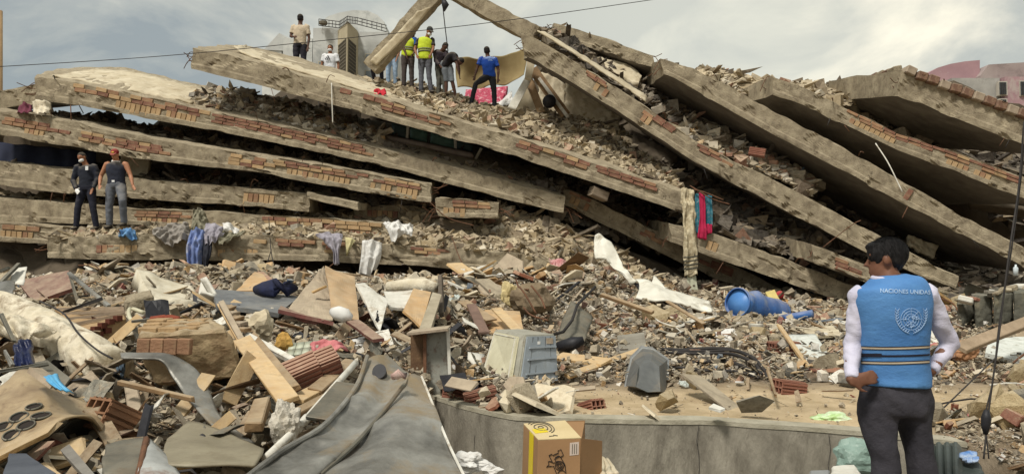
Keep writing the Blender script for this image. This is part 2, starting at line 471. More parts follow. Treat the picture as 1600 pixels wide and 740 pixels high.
STEEL = mat('dusty_sheet_steel', lin(166, 164, 156), lin(86, 84, 78), scale=2.8, rough=.42, metal=.4, bump=.35, bscale=14, stain=lin(150, 130, 98), sscale=2.2, samt=.85, spec=.5)
STEELD = mat('dark_sheet_steel', lin(112, 112, 104), lin(76, 76, 70), scale=2.5, rough=.5, metal=.5, bump=.3, bscale=12, stain=lin(110, 86, 60), sscale=3, samt=.7, dust=.3)
ENAM = mat('stained_enamel', lin(178, 158, 124), lin(128, 108, 82), scale=4, rough=.45, bump=.2, stain=lin(92, 68, 48), sscale=5, samt=.85, spec=.5)
RUST = mat('rusty_iron', lin(120, 84, 60), lin(84, 60, 46), scale=8, rough=.8, bump=.4, stain=lin(70, 52, 42), sscale=6)
CREAMF = mat('soiled_cream_fabric', lin(226, 218, 198), lin(190, 178, 152), scale=4.2, bump=.8, bscale=22, stain=lin(120, 100, 74), sscale=4.4, samt=.85)
WHITEF = mat('white_fabric', lin(226, 226, 222), lin(196, 194, 190), scale=3, bump=.3, bscale=14, stain=lin(166, 152, 130), sscale=3, samt=.6)
WPAINT = mat('dirty_white_paint', lin(224, 222, 212), lin(188, 184, 172), scale=4, bump=.15, rough=.6, stain=lin(150, 134, 110), sscale=4, samt=.75)
CREAMP = mat('cream_enamel_panel', lin(206, 202, 176), lin(178, 172, 146), scale=3, bump=.1, rough=.5, stain=lin(140, 124, 94), sscale=3, samt=.7)
PLG = mat('grey_plastic', lin(150, 152, 150), lin(118, 120, 120), scale=4, bump=.1, rough=.5, stain=lin(96, 90, 80), sscale=4, samt=.6)
PLD = mat('dark_grey_plastic', lin(110, 112, 110), lin(82, 84, 84), scale=4, bump=.1, rough=.5, stain=lin(134, 124, 108), sscale=3, samt=.6)
BLACK = mat('black_plastic', lin(44, 44, 48), lin(30, 30, 34), scale=8, bump=.1, rough=.55)
BLUEP = mat('blue_plastic', lin(66, 116, 182), lin(44, 86, 150), scale=3, bump=.2, rough=.5, stain=lin(140, 146, 150), sscale=4, samt=.6, spec=.4, dust=.45)
WIREM = mat('dark_cable', lin(58, 54, 52), lin(40, 38, 38), scale=9, bump=0, rough=.7)
DIRT = mat('dusty_ground', (1, 1, 1, 1), attr=True, scale=5, bump=.8, bscale=22, rough=.97, spec=.1)
GLASSY = mat('clear_film', lin(226, 236, 232), lin(196, 208, 204), scale=5, rough=.25, bump=.4, bscale=14, alpha=.6, spec=.6)

# ------------------------------------------------------------------ slabs of the fallen floors
SLABS = {}
SOFF = mat('shaded_soffit_plaster', lin(122, 116, 108), lin(92, 86, 80), scale=2.2, bump=.5, bscale=20, rough=.95, spec=.1)  # grey plaster, darkened to put the underside shade into the colour
def interp_st(st, px):
    st = np.asarray(st, float); return [float(np.interp(px, st[:, 0], st[:, k])) for k in range(1, st.shape[1])]
def slab(key, st, dd, back, label, patches=(), m=None, group='collapsed floor slabs', recess=.022, step=.065, tiltend=(0, 0), seed=1.0, spall=.034, brick_w=.25):
    """st: (px, py_top, py_bottom); dd: depth at first/last station; back: vector or list of back-top (px,py,d)"""
    m = m or CONC
    px = np.array([s[0] for s in st], float)
    dep = lambda x: np.interp(x, [px[0], px[-1]], dd)
    p0 = P(st[0][0], st[0][1], dd[0]); p1 = P(st[-1][0], st[-1][1], dd[1])
    n = max(8, int((p1 - p0).length / step)); nf = 13; nt_ = 11
    xs = np.linspace(px[0], px[-1], n)
    rows = []; 
    isvec = not isinstance(back, list)
    if not isvec: bk = catmull([P(*b) for b in back], n)
    reg = [(a, b, v0, v1) for (a, b, v0, v1, k) in patches]
    for i, x in enumerate(xs):
        yt, yb = interp_st([(s[0], s[1], s[2]) for s in st], x)
        d = float(dep(x)); T = P(x, yt, d); B = P(x, yb, d); B.y = T.y
        e0 = max(0, 1 - i / 4); e1 = max(0, 1 - (n - 1 - i) / 4)
        T.x += e0 * tiltend[0]; T.x += e1 * tiltend[1]
        bt = (T + Vector(back)) if isvec else Vector(bk[i])
        hgt = (T - B).length
        bb = bt - Vector((0, 0, hgt * .9))
        ring = []
        for j in range(nf + 1):
            v = j / nf                      # 0 = top
            p = T.lerp(B, v)
            ins = 0
            for a, b_, v0, v1 in reg:
                wob = 7 * nz3((x * .05, v * 3, seed), 1)
                if a + wob < x < b_ + wob and v0 - .03 + .1 * nz3(p, 3, 2) < v < v1 + .1 * nz3(p, 3, 7): ins = recess
            q = spall * (.7 * nz3(p, 2.2, seed) + .5 * nz3(p, 6.5, seed + 2))
            if not ins and nz3(p, 1.5, seed + 31) + .45 * nz3(p, 5.5, seed + 33) > .27: ins = .035
            if v > .76 and ins < .03: q = q * .35 - .02; ins = 0
            if j == 0: q += .05 * max(0, nz3(p, 3.0, seed + 4)); p.z -= .07 * max(0, nz3(p, 2.4, seed + 6) + .1)
            if j == nf: q += .03 * max(0, nz3(p, 4.0, seed + 5)); p.z += .05 * max(0, nz3(p, 2.0, seed + 8))
            p.y += q + ins
            ring.append(p)
        for j in range(1, nt_):             # bottom going back
            v = j / nt_; p = B.lerp(bb, v); p.z += .03 * nz3(p, 1.4, seed + 11); ring.append(p)
        ring.append(bb); 
        for j in range(0, nt_):             # top coming forward
            v = 1 - j / nt_; p = T.lerp(bt, v); p.z += .05 * nz3(p, 1.6, seed + 12) + .02 * nz3(p, 5, seed); ring.append(p)
        if e0 or e1:
            sx = (-1 if e0 else 1) * .09 * max(e0, e1)
            for j, p in enumerate(ring): p.x += sx * (nz3(p, 3.4, seed + 21) - .4) * -1
        rows.append(ring)
    k = len(rows[0]); V = [p for r in rows for p in r]; F = []
    for i in range(n - 1):
        for j in range(k):
            j2 = (j + 1) % k; F.append((i * k + j, i * k + j2, (i + 1) * k + j2, (i + 1) * k + j))
    for (o, sg) in ((0, 1), ((n - 1) * k, -1)):   # end caps as strips
        Tc = [o] + [o + nf + nt_ + 1 + (nt_ - q) for q in range(1, nt_ + 1)]; Bc = [o + nf + q for q in range(nt_ + 1)]
        fs = [[Tc[1]] + [o + q for q in range(nf + 1)] + [Bc[1]]] + [[Tc[q + 1], Tc[q], Bc[q], Bc[q + 1]] for q in range(1, nt_)]
        for f in fs: F.append(tuple(f if sg > 0 else f[::-1]))
    bm = bmesh.new(); bv = [bm.verts.new(v) for v in V]
    for f in F: bm.faces.new([bv[i] for i in f])
    bmesh.ops.recalc_face_normals(bm, faces=bm.faces)
    bm.verts.index_update(); F = [tuple(v.index for v in f.verts) for f in bm.faces]; bm.free()
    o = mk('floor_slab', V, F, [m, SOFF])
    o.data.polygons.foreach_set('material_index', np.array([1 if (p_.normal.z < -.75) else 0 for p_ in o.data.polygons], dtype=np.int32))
    tag(o, label, 'concrete slab', group)
    SLABS[key] = (o, st, dd, back)
    for pt in patches: bricks(o, st, dd, pt, brick_w)
    return o
_bm = {}
def brick_mesh(L, h, mi):
    key = (L, h, mi)
    if key not in _bm:
        V, F = boxV((0, 0, 0), L, .07, h)
        me = bpy.data.meshes.new('brick'); me.from_pydata([tuple(v) for v in V], [], F); me.update()
        bm = bmesh.new(); bm.from_mesh(me)
        bmesh.ops.bevel(bm, geom=[e for e in bm.edges if all(v.co.y < 0 for v in e.verts)], offset=.006, segments=1, affect='EDGES')
        bm.to_mesh(me); bm.free(); me.materials.append(BRK[mi]); _bm[key] = me
    return _bm[key]
brick_count = {}
def bricks(o, st, dd, pt, bw=.25):
    """pt = (px0, px1, v0, v1, kind): h = rows laid flat, s = soldiers, hr/hy reddish/yellowish"""
    x0, x1, v0, v1, kind = pt
    xs = [s[0] for s in st]
    dep = lambda x: float(np.interp(x, [xs[0], xs[-1]], dd))
    W = wloc(o)
    def pos(x, v):
        yt, yb = interp_st(st, x); d = dep(x)
        T = P(x, yt, d); B = P(x, yb, d); return T.lerp(B, v)
    T = pos(x0, v0); B = pos(x0, v1); H = abs(T.z - B.z)
    mid = pos((x0 + x1) / 2, .5)
    length = (pos(x1, v0) - T).length
    if kind[0] == 'h':
        rows = max(1, round(H / .085)); L = .26; h = H / rows - .012
    else:
        rows = 1; L = .105; h = H - .02
    rows = min(rows, 4)
    for r in range(rows):
        s = (random.random() * .5) * (L if kind[0] == 'h' else .02)
        endc = length - random.random() * .3
        while s + L * .5 < endc:
            f = (s + L / 2) / length; x = x0 + (x1 - x0) * f
            v = v0 + (v1 - v0) * ((r + .5) / rows)
            s += L + .016
            if random.random() < (.10 if 0.05 < f < .95 else .4): continue
            c = pos(x, v); t = (pos(x + 4, v) - pos(x - 4, v)).normalized()
            M = frame(t)
            w = random.random()
            if kind.endswith('r'): mi = 2 if w < .55 else (1 if w < .9 else 0)
            elif kind.endswith('y'): mi = 0 if w < .75 else 1
            else: mi = 0 if w < .45 else (1 if w < .72 else 2)
            b = bpy.data.objects.new('brick', brick_mesh(round(L, 3), round(h, 2), mi)); COL.objects.link(b)
            b.parent = o
            c.y += .024 + random.uniform(-.010, .014)
            b.location = c - W
            e = M.to_euler(); b.rotation_euler = (e.x + random.uniform(-.02, .02), e.y + random.uniform(-.02, .02), e.z + random.uniform(-.05, .05))

LB = (-.2, 3.2, .55)
RB = (0, 4.4, .34)
slab('S0', [(-60, 146, 172), (10, 140, 168), (58, 131, 163)], (18, 18), (-.3, 2.5, .5), 'short slab end poking out at the far left behind the highest left slab', seed=2, group=None)
slab('S1', [(56, 119, 157), (111, 127, 163), (150, 133, 170), (203, 145, 181), (300, 167, 198), (400, 187, 217), (592, 230, 258), (800, 284, 314), (878, 306, 334)], (17, 16.6),
     [(90, 108, 20), (189, 106, 20), (287, 127, 20), (361, 142, 20), (480, 166, 19.8), (700, 215, 19.5), (840, 262, 19.3)],
     'long slab with a bare pale top, second down on the left, brick edge from end to middle',
     [(112, 330, .06, .42, 'h'), (165, 320, .44, .88, 'sy'), (330, 590, .1, .6, 'hr')], seed=3)
slab('S2', [(-40, 166, 205), (0, 171, 211), (111, 188, 230), (216, 211, 248), (400, 241, 270), (582, 270, 303), (670, 287, 317)], (16.8, 16.3), (-.1, 3.0, .5),
     'long slab above the two men on the left, its brick edge ending in mid air',
     [(0, 120, .25, .55, 'hr'), (38, 75, .56, .8, 'sy'), (120, 270, .3, .68, 'hr'), (355, 440, .15, .75, 'h'), (425, 575, .1, .42, 'h'), (440, 560, .45, .85, 'sy'), (575, 660, .1, .42, 'h'), (578, 655, .45, .93, 'sy')], seed=4)
slab('S3', [(-40, 247, 286), (0, 251, 290), (111, 263, 303), (236, 281, 312), (400, 294, 323), (481, 301, 331)], (17.1, 16.6), (-.1, 3.0, .3),
     'grey slab right behind the heads and shoulders of the two men', [(380, 442, .3, .9, 'sy')], seed=5)
slab('S3b', [(481, 300, 310), (560, 317, 329)], (16.5, 16.3), (0, 1.0, .1), 'thin broken slab strip lying level with the end of the slab behind the men', seed=6, group=None)
slab('S4', [(-40, 304, 343), (0, 308, 347), (115, 316, 350), (203, 325, 351), (300, 327, 356), (400, 335, 361), (500, 340, 367), (610, 347, 376)], (17.2, 16.2), (0, 3.0, .25),
     'slab at the knees of the two men, brick edge reaching to the white cloth', [(210, 300, .15, .5, 'hr'), (214, 290, .52, .95, 's'), (405, 600, .08, .55, 'h'), (480, 606, .57, .97, 's')], seed=7)
slab('S5a', [(-40, 343, 373), (0, 346, 377), (50, 350, 380), (92, 353, 384)], (16.2, 16.2), (0, 2.6, .1), 'short slab end with upright bricks left of the two men', [(0, 68, .42, .95, 'sy'), (0, 80, .12, .38, 'h')], seed=8, group=None)
slab('S5', [(78, 370, 403), (152, 368, 405), (203, 366, 406), (300, 366, 407), (400, 366, 407), (500, 373, 409), (606, 379, 413), (700, 386, 420), (800, 393, 426), (864, 404, 432)], (15.3, 15.3), (0, 3.2, .12),
     'lowest crumbling slab, draped with clothes, on which the two men stand', [(150, 230, .38, .75, 's'), (395, 425, .02, .35, 'h'), (430, 500, .1, .4, 'hr'), (340, 420, .55, .85, 'sy'), (500, 545, .1, .6, 'h'), (640, 700, .1, .4, 'h'), (640, 700, .4, .55, 'hr')], seed=9, spall=.1)
slab('S5b', [(687, 309, 338), (730, 311, 341), (775, 316, 341)], (15.9, 15.9), (0, 1.6, .1), 'stubby slab block with yellow bricks right of the white cloth', [(700, 765, .08, .45, 'hr'), (692, 742, .48, .98, 'sy')], seed=10, group=None)
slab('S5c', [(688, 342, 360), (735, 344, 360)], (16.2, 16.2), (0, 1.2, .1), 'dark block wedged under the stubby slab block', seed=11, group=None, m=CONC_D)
slab('S4b', [(556, 318, 345), (650, 322, 350), (672, 330, 352)], (17.3, 17.3), (0, 1.5, .1), 'shadowed slab end with bricks set back below the hanging brick edge', [(565, 640, .3, .95, 's')], seed=12, group=None)
slab('S6', [(303, 75, 108), (340, 81, 118), (400, 95, 132), (528, 134, 166), (603, 154, 188), (704, 184, 216), (800, 212, 243), (930, 254, 286), (1066, 298, 333)], (16.6, 16.0),
     [(362, 70, 19.6), (400, 74, 19.6), (528, 108, 19.6), (603, 134, 19.6), (720, 160, 19.4), (800, 180, 19.2), (920, 225, 18.8), (1040, 280, 18.2)],
     'longest slab, running from the beige-shirted man down to the hanging patterned cloth', [(530, 600, .04, .3, 'hr'), (590, 704, .1, .55, 'hr'), (805, 925, .08, .5, 'hr'), (925, 1030, .06, .42, 'hr')], seed=13)
slab('S7', [(824, 50, 86), (858, 72, 108), (900, 97, 133), (1003, 161, 199), (1090, 222, 257), (1200, 276, 315), (1372, 366, 404), (1490, 430, 452)], (17, 15.6), (.1, 1.2, .16),
     'steep slab ending beside the head of the man in the blue vest', [(912, 960, .05, .3, 'hr'), (928, 958, .36, .8, 'sy'), (1003, 1070, .05, .38, 'hr'), (1003, 1030, .38, .75, 's'), (1090, 1155, .02, .35, 'hr')], seed=14, tiltend=(-.1, .05))
slab('S8', [(866, 36, 60), (940, 56, 80), (1018, 86, 106)], (18.6, 18.2), (.1, 1.2, -.1), 'slab fragment lying along the skyline above the steep slab', seed=15, group=None)
slab('S9', [(1040, 89, 117), (1097, 112, 148), (1200, 168, 206), (1322, 232, 270), (1430, 294, 328), (1538, 355, 384), (1620, 395, 428)], (17, 15.5), RB,
     'steep slab with a rough bare edge, second from the left in the fan on the right', [(1415, 1440, .2, .75, 's')], seed=16, tiltend=(-.08, 0))
slab('S10', [(1207, 117, 148), (1240, 130, 160), (1318, 165, 194), (1403, 207, 235), (1480, 232, 264), (1620, 284, 318)], (17, 16), (-.15, 4.4, .3),
     'slab with a long red brick stripe in the fan on the right', [(1315, 1600, .06, .42, 'hr'), (1320, 1400, .45, .8, 'sy'), (1470, 1560, .48, .85, 'sy')], seed=17)
slab('S11', [(1408, 110, 150), (1500, 146, 188), (1640, 196, 242)], (16.8, 16), (-.15, 3.6, .66),
     'highest slab at the right edge, capped with a row of red blocks', [], seed=18)
slab('S12', [(884, 294, 319), (922, 309, 341), (979, 338, 368), (1067, 378, 412), (1180, 430, 462), (1260, 470, 492)], (17.4, 16.8), (0, 2.6, .3),
     'buckled slab in the shade under the longest slab', [(890, 928, .3, .95, 'sy'), (890, 925, .02, .26, 'hr'), (1000, 1040, .2, .6, 'hr'), (1090, 1150, .2, .6, 'hr')], seed=19)
slab('S13', [(1050, 350, 378), (1114, 364, 402), (1200, 394, 431), (1295, 430, 464), (1332, 446, 476)], (15.9, 15.4), (0, 2.6, .3),
     'slab sticking out behind the hanging cloths toward the blue barrel', [(1104, 1122, .35, .85, 'sy')], seed=20)
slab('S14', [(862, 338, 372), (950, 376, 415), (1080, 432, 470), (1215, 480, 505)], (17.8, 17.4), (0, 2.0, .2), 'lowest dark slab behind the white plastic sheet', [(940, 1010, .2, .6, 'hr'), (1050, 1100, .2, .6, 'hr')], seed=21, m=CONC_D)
slab('S15', [(1272, 382, 409), (1345, 410, 438), (1430, 440, 466), (1512, 464, 486)], (15.0, 14.6), (0, 2.0, .25), 'short slab with a torn brick face just behind the neck of the man in the blue vest', [(1305, 1350, .2, .9, 'hr'), (1395, 1480, .2, .8, 'h')], seed=22)
# bent bars sticking out of the slab ends
rb_ = random.Random(77)
for key in ('S1', 'S2', 'S3', 'S5', 'S6', 'S7', 'S8', 'S9', 'S10', 'S11', 'S13', 'S15', 'S5b'):
    o_, st_, dd_s, _b = SLABS[key]
    for e in (0, -1):
        if not (0 < st_[e][0] < 1600): continue
        dr_ = -1 if e == 0 else 1; dpt = dd_s[e]; u = Vector(((1 if e else -1), 0, (st_[e - 1 if e else 1][1] - st_[e][1]) * (.01 if e else .01) * dr_)).normalized()
        for q in range(5):
            p = P(st_[e][0] - dr_ * 3, st_[e][1] + (st_[e][2] - st_[e][1]) * rb_.uniform(.1, .8), dpt + rb_.uniform(.05, 1.2)); L_ = rb_.uniform(.15, .5)
            b1_ = p + u * L_ * .5 + Vector((0, rb_.uniform(-.05, .05), rb_.uniform(-.06, .06))); b2_ = p + u * L_ + Vector((0, rb_.uniform(-.2, .1), rb_.uniform(-.3, .15)))
            V, F = tubeV([Vector(x) for x in catmull([p, b1_, b2_], 9)], .009, 5); mk('rebar', V, F, RUST, o_)
# cap of red blocks on the highest right slab
CAPM = mat('dull_clay_cap', lin(134, 102, 84), lin(104, 80, 66), scale=5, bump=.8, stain=lin(150, 132, 106), sscale=6, samt=.8, dust=.4)
o11 = SLABS['S11'][0]; W11 = wloc(o11)
for i in range(12):
    x = 1412 + i * 17.5
    c = P(x + 8, float(np.interp(x + 8, [1408, 1500, 1640], [110, 146, 196])) - 1 + random.uniform(-1.5, 1), 16.8 - .8 * (i / 13))
    V, F = boxV(c, .235, .3, .19, frame((.93, 0, -.34)) @ Matrix.Rotation(random.uniform(-.12, .12), 3, 'Y'))
    b = mk('cap_block', V, F, CAPM if i % 3 else GREYB, o11); bevel_obj(b, .02)
for i in range(7):
    a = P(1338 + i * 10, 132 - i * 3.5, 19.6 - i * .4)
    V, F = boxV(a, .2, .35, .17, Matrix.Rotation(random.uniform(-.3, .3), 3, 'Y')); b = mk('cap_block', V, F, CAPM if i % 2 else CONC, o11); bevel_obj(b, .02)
# pale floor finish strips on slab tops
t = patch('floor_screed', [[(840, 47, 17.2), (950, 117, 17.2), (1010, 158, 17.1)], [(852, 49, 17.6), (948, 109, 17.6), (1012, 150, 17.5)]], PLAST, .03, 40, 6, .03)
tag(t, 'pale strip of floor screed peeling off the top of the steep slab', 'screed')
t = patch('floor_screed', [[(366, 72, 17.2), (400, 90, 16.9), (528, 128, 16.8), (700, 181, 16.7)], [(385, 70, 18.8), (400, 78, 18.8), (528, 114, 18.8), (700, 166, 18.6)]], PLAST, .04, 60, 10, .03)
tag(t, 'pale floor screed sheet covering the upper part of the longest slab', 'screed')
t = patch('floor_screed', [[(82, 117, 17.3), (203, 141, 17.2), (300, 160, 17.2)], [(150, 108, 19.4), (215, 112, 19.4), (330, 141, 19.2)]], PLAST, .04, 40, 8, .04)
tag(t, 'pale floor screed on top of the second slab on the left', 'screed')

# leaning beams at the top
def beam(label, a, b, w, th, patches=(), m=CONC, name='concrete_beam', up=(0, 0, 1)):
    A, B = P(*a), P(*b); n = int((B - A).length / .12); M = frame(B - A, up)
    pts = []; V = []; F = []
    prof = [(-.5, -.5), (-.25, -.5), (0, -.5), (.25, -.5), (.5, -.5), (.5, 0), (.5, .5), (.25, .5), (0, .5), (-.25, .5), (-.5, .5), (-.5, 0)]
    for i in range(n + 1):
        c = A.lerp(B, i / n)
        for (y, z) in prof:
            v = c + M @ Vector((0, y * w, z * th)); k = .04 * (nz3(v, 3, 4) + .6 * nz3(v, 8, 6)); v += (v - c).normalized() * k
            if i in (0, n): v += (B - A).normalized() * (.12 * nz3(v, 4, 8))
            V.append(v)
    k = len(prof)
    for i in range(n):
        for j in range(k):
            j2 = (j + 1) % k; F.append((i * k + j, i * k + j2, (i + 1) * k + j2, (i + 1) * k + j))
    F.append(tuple(range(k - 1, -1, -1))); F.append(tuple(n * k + j for j in range(k)))
    return tag(mk(name, V, F, m), label, 'concrete beam')
b1 = beam('leaning beam with torn white plaster above the people in bright vests', (581, 106, 18.6), (694, -22, 18.2), .28, .40)
pm = patch('plaster_layer', [[(588, 102, 18.36), (634, 58, 18.25), (676, 10, 18.0)], [(578, 95, 18.36), (620, 52, 18.25), (652, 18, 18.05)]], PLAST, .03, 30, 5, .02, parent=b1)
b2 = beam('fallen beam sloping from the top of the picture to the steep slab', (696, -20, 18.2), (838, 58, 18.0), .3, .40)

# ------------------------------------------------------------------ ground and rubble field
cols = {
 -400: [(2.2, .15), (3.4, .45), (4.5, .62), (6, .8), (9, 1.05), (12, 1.3), (13.5, 1.25), (15, 1.05), (24, 1.1)],
 100: [(2.2, .15), (3.4, .45), (4.5, .62), (6, .8), (9, 1.05), (12, 1.32), (13.5, 1.3), (15, 1.05), (24, 1.1)],
 230: [(2.2, .1), (3.4, .4), (4.5, .6), (6, .78), (9, 1.0), (11, 1.3), (12.5, 1.52), (13.6, 1.5), (14.8, 1.15), (24, 1.2)],
 380: [(2.2, .1), (3.4, .38), (4.5, .58), (6, .78), (9, 1.02), (11, 1.36), (12.5, 1.56), (13.6, 1.5), (14.8, 1.2), (24, 1.2)],
 520: [(2.2, 0), (3.4, .25), (5, .55), (7, .76), (9, .98), (11, 1.3), (12.5, 1.42), (13.6, 1.3), (15, 1.15), (24, 1.2)],
 640: [(2.2, 0), (3.4, .2), (5, .5), (7, .72), (9, .92), (12, 1.28), (13.5, 1.38), (14.8, 1.2), (24, 1.3)],
 720: [(2.2, 0), (3.6, .1), (5.3, .54), (6.3, .56), (7.4, .66), (9, .82), (12, 1.2), (13.7, 1.4), (14.8, 1.2), (24, 1.4)],
 900: [(2.2, 0), (4, .3), (5.2, .54), (7, .57), (9, .72), (12, 1.12), (14, 1.45), (15.5, 1.6), (17, 1.7), (24, 1.8)],
 1100: [(2.2, 0), (4, .3), (5.0, .54), (8, .58), (11, .68), (14, .8), (16, 1.15), (24, 1.3)],
 1300: [(2.2, 0), (4, .3), (4.8, .54), (8, .58), (12, .66), (16, .85), (24, 1.0)],
 1520: [(2.2, .35), (3.4, .45), (4.4, .54), (8, .58), (12, .66), (16, .95), (24, 1.0)],
 2100: [(2.2, .4), (3.4, .5), (4.4, .56), (8, .6), (12, .7), (16, 1.0), (24, 1.0)],
}
_ck = np.array(sorted(cols)); _dk = np.array([2.2, 2.8, 3.4, 4, 4.6, 5.3, 6, 7, 8, 9, 10.5, 12, 13.5, 15, 16, 17, 20, 24])
_zk = np.array([[np.interp(d, [a for a, _ in cols[k]], [b for _, b in cols[k]]) for d in _dk] for k in _ck])
WALL = [(664, 614), (690, 622), (735, 635), (790, 647), (850, 651), (1000, 655), (1100, 656), (1230, 664), (1350, 673), (1510, 690)]
WZ = .56
def wall_pt(px, py, z=WZ):
    d = 5.0
    for _ in range(20):
        p = P(px, py, d); d *= (z - CAMZ) / (p.z - CAMZ)
    return P(px, py, d)
WPTS = [wall_pt(*w) for w in WALL]
_wx = [p.x for p in WPTS]; _wy = [p.y for p in WPTS]
def wall_y(x): return np.interp(x, _wx, _wy)
def terr(x, y):
    px = CXP + x * FPX / y
    i = int(np.clip(np.searchsorted(_ck, px) - 1, 0, len(_ck) - 2)); f = min(max((px - _ck[i]) / (_ck[i + 1] - _ck[i]), 0), 1)
    z = (1 - f) * np.interp(y, _dk, _zk[i]) + f * np.interp(y, _dk, _zk[i + 1])
    if -.65 < x < _wx[-1] + .02 and y < wall_y(x) + .08: z = 0.0
    elif -1.1 < x <= -.65 and y < 5.5: z *= (-.65 - x) / .45
    return float(z)
def bare(px, py):
    """1 where the photo shows bare trodden earth"""
    b = 0
    if py > 600 and px > 870: b = max(b, min(1, (py - 600) / 14) * min(1, (px - 850) / 50))
    if px > 1440 and 612 < py < 640: b = 1
    if px > 1460 and py > 640: b = .15
    return b
nx_, ny_ = 260, 210
pxs = np.linspace(-420, 2100, nx_); ds = 2.15 * (26 / 2.15) ** np.linspace(0, 1, ny_)
V = np.zeros((ny_, nx_, 3)); C = np.ones((ny_, nx_, 4))
g_dirt = np.array(lin(188, 166, 130)[:3]); g_rub = np.array(lin(120, 104, 84)[:3]); g_pave = np.array(lin(120, 116, 108)[:3])  # g_rub is darkened to paint shade into the voids between pieces
for j, d in enumerate(ds):
    for i, px in enumerate(pxs):
        x = (px - CXP) / FPX * d; z = terr(x, d)
        qx, qy = proj((x, d, z)); b = bare(qx, qy)
        if z > .01: z += (.05 - .038 * b) * (nz3((x, d, 0), 1.2, 2) + .6 * nz3((x, d, 0), 3.5, 5)) - .01 * b
        V[j, i] = (x, d, z); k = .8 + .4 * (nz3((x, d, 0), 2.5, 8) * .5 + .5)
        C[j, i, :3] = (g_dirt * b + g_rub * (1 - b) if z > .01 else g_pave) * k
ii = (np.arange(nx_ - 1)[None] + np.arange(ny_ - 1)[:, None] * nx_).ravel()
Fq = np.stack([ii, ii + 1, ii + nx_ + 1, ii + nx_], 1)
g = mk('rubble_ground', V.reshape(-1, 3), Fq, DIRT, smooth=True, cols=C.reshape(-1, 4)); tag(g, kind='structure')
g2 = mk('ground', [(-1500, -1500, -.05), (1500, -1500, -.05), (1500, 1500, -.05), (-1500, 1500, -.05)], [(0, 1, 2, 3)], mat('far_dust', lin(150, 134, 108), lin(120, 106, 86), scale=.2, bump=0)); tag(g2, kind='structure')

# low retaining wall with a pale coping
wl = empty('retaining_wall', (WPTS[5].x, WPTS[5].y, 0), 'low grey concrete retaining wall with a pale top edge, left of the man in the blue vest', 'wall')
n = 90; xs = np.linspace(_wx[0], _wx[-1], n)
def wallstrip(z0, z1, y0, y1, m, name, proud=0):
    V = []; F = []
    cu = catmull([tuple(p) for p in WPTS], n)
    for i in range(n):
        x, y = cu[i, 0], cu[i, 1]
        for (yy, zz) in ((y0, z0), (y0, (z0 + z1) / 2), (y0, z1), (y1, z1), (y1, z0)):
            w = .006 * nz3((x, yy, zz), 4, 3) + .004 * nz3((x, yy, zz), 14, 3)
            V.append((x, y + yy + w, zz + w * .25))
    for i in range(n - 1):
        for j in range(5):
            j2 = (j + 1) % 5; F.append((i * 5 + j, (i + 1) * 5 + j, (i + 1) * 5 + j2, i * 5 + j2))
    F.append((0, 1, 2, 3, 4)); F.append(tuple((n - 1) * 5 + k for k in (4, 3, 2, 1, 0)))
    return mk(name, V, F, m, wl)
WALLM = mat('stained_wall_concrete', lin(158, 152, 138), lin(108, 103, 92), scale=2.2, bump=.6, bscale=26, stain=lin(84, 78, 68), sscale=1.8, samt=.6, stretch=(1.6, 1.6, .6), rough=.9)
wallstrip(-.04, WZ - .03, 0, .15, WALLM, 'wall_face')
wallstrip(WZ - .03, WZ, -.006, .155, mat('pale_coping', lin(176, 170, 152), lin(140, 134, 116), scale=5, bump=.4), 'coping')
for px in (1102, 1288, 735):     # formwork joints and cracks
    pp = [P(px + random.uniform(-2, 2) * (k % 2), 0, 5) for k in range(2)]
    x = (px - CXP) / FPX * 4.9; y = float(wall_y(x)) - .004
    V, F = tubeV([(x + .01 * math.sin(k * 2.1 + px), y, WZ - .035 - k * .1) for k in range(6)], .0016, 5); mk('crack', V, F, BLACK, wl)
# ------------------------------------------------------------------ rubble heaps between the slabs; gap ones coloured dark for shade
heap('dust and broken masonry covering the ruin below the people in bright vests',
     [[(560, 142, 18.2), (660, 170, 16.9), (760, 196, 16.6), (860, 226, 16.6), (960, 260, 16.5), (1064, 295, 16.3)],
      [(575, 135, 18.8), (670, 160, 18), (760, 184, 17.8), (860, 205, 17.8), (960, 238, 17.6), (1050, 276, 17.2)],
      [(570, 130, 19.8), (660, 143, 19.8), (740, 165, 19.6), (840, 178, 19.4), (930, 195, 19.2), (1020, 250, 18.5)],
      [(540, 122, 21.5), (660, 136, 21.5), (740, 160, 21.5), (830, 172, 21), (920, 178, 20.6), (990, 220, 19.5)]], 17000, .022, .17, 'tan', .11, base=(150, 136, 112), nu=80, nv=26)
heap('rubble packed between the two upper slabs on the left',
     [[(300, 160, 17.3), (400, 182, 17.25), (500, 205, 17.2), (596, 227, 17.1)], [(310, 148, 18.2), (400, 162, 18.2), (500, 184, 18.2), (600, 214, 18)], [(330, 140, 19.5), (400, 150, 19.5), (500, 170, 19.5), (604, 206, 19.5)]], 6500, .022, .2, 'mix', .12, base=(110, 96, 78), nu=60, nv=18)
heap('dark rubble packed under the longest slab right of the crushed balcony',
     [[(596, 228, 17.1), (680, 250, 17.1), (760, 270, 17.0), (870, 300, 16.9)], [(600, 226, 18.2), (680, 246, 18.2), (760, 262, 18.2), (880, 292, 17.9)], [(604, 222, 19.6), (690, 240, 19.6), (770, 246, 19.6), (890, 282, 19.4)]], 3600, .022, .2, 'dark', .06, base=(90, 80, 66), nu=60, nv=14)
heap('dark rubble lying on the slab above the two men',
     [[(60, 190, 17.6), (160, 200, 17.6), (300, 225, 17.6), (440, 246, 17.5), (660, 288, 17.3)], [(70, 178, 19.1), (160, 186, 19.1), (230, 196, 19.1), (420, 222, 19.0), (700, 275, 18.6)]], 2600, .03, .22, 'dark', .08, base=(90, 80, 66.6))
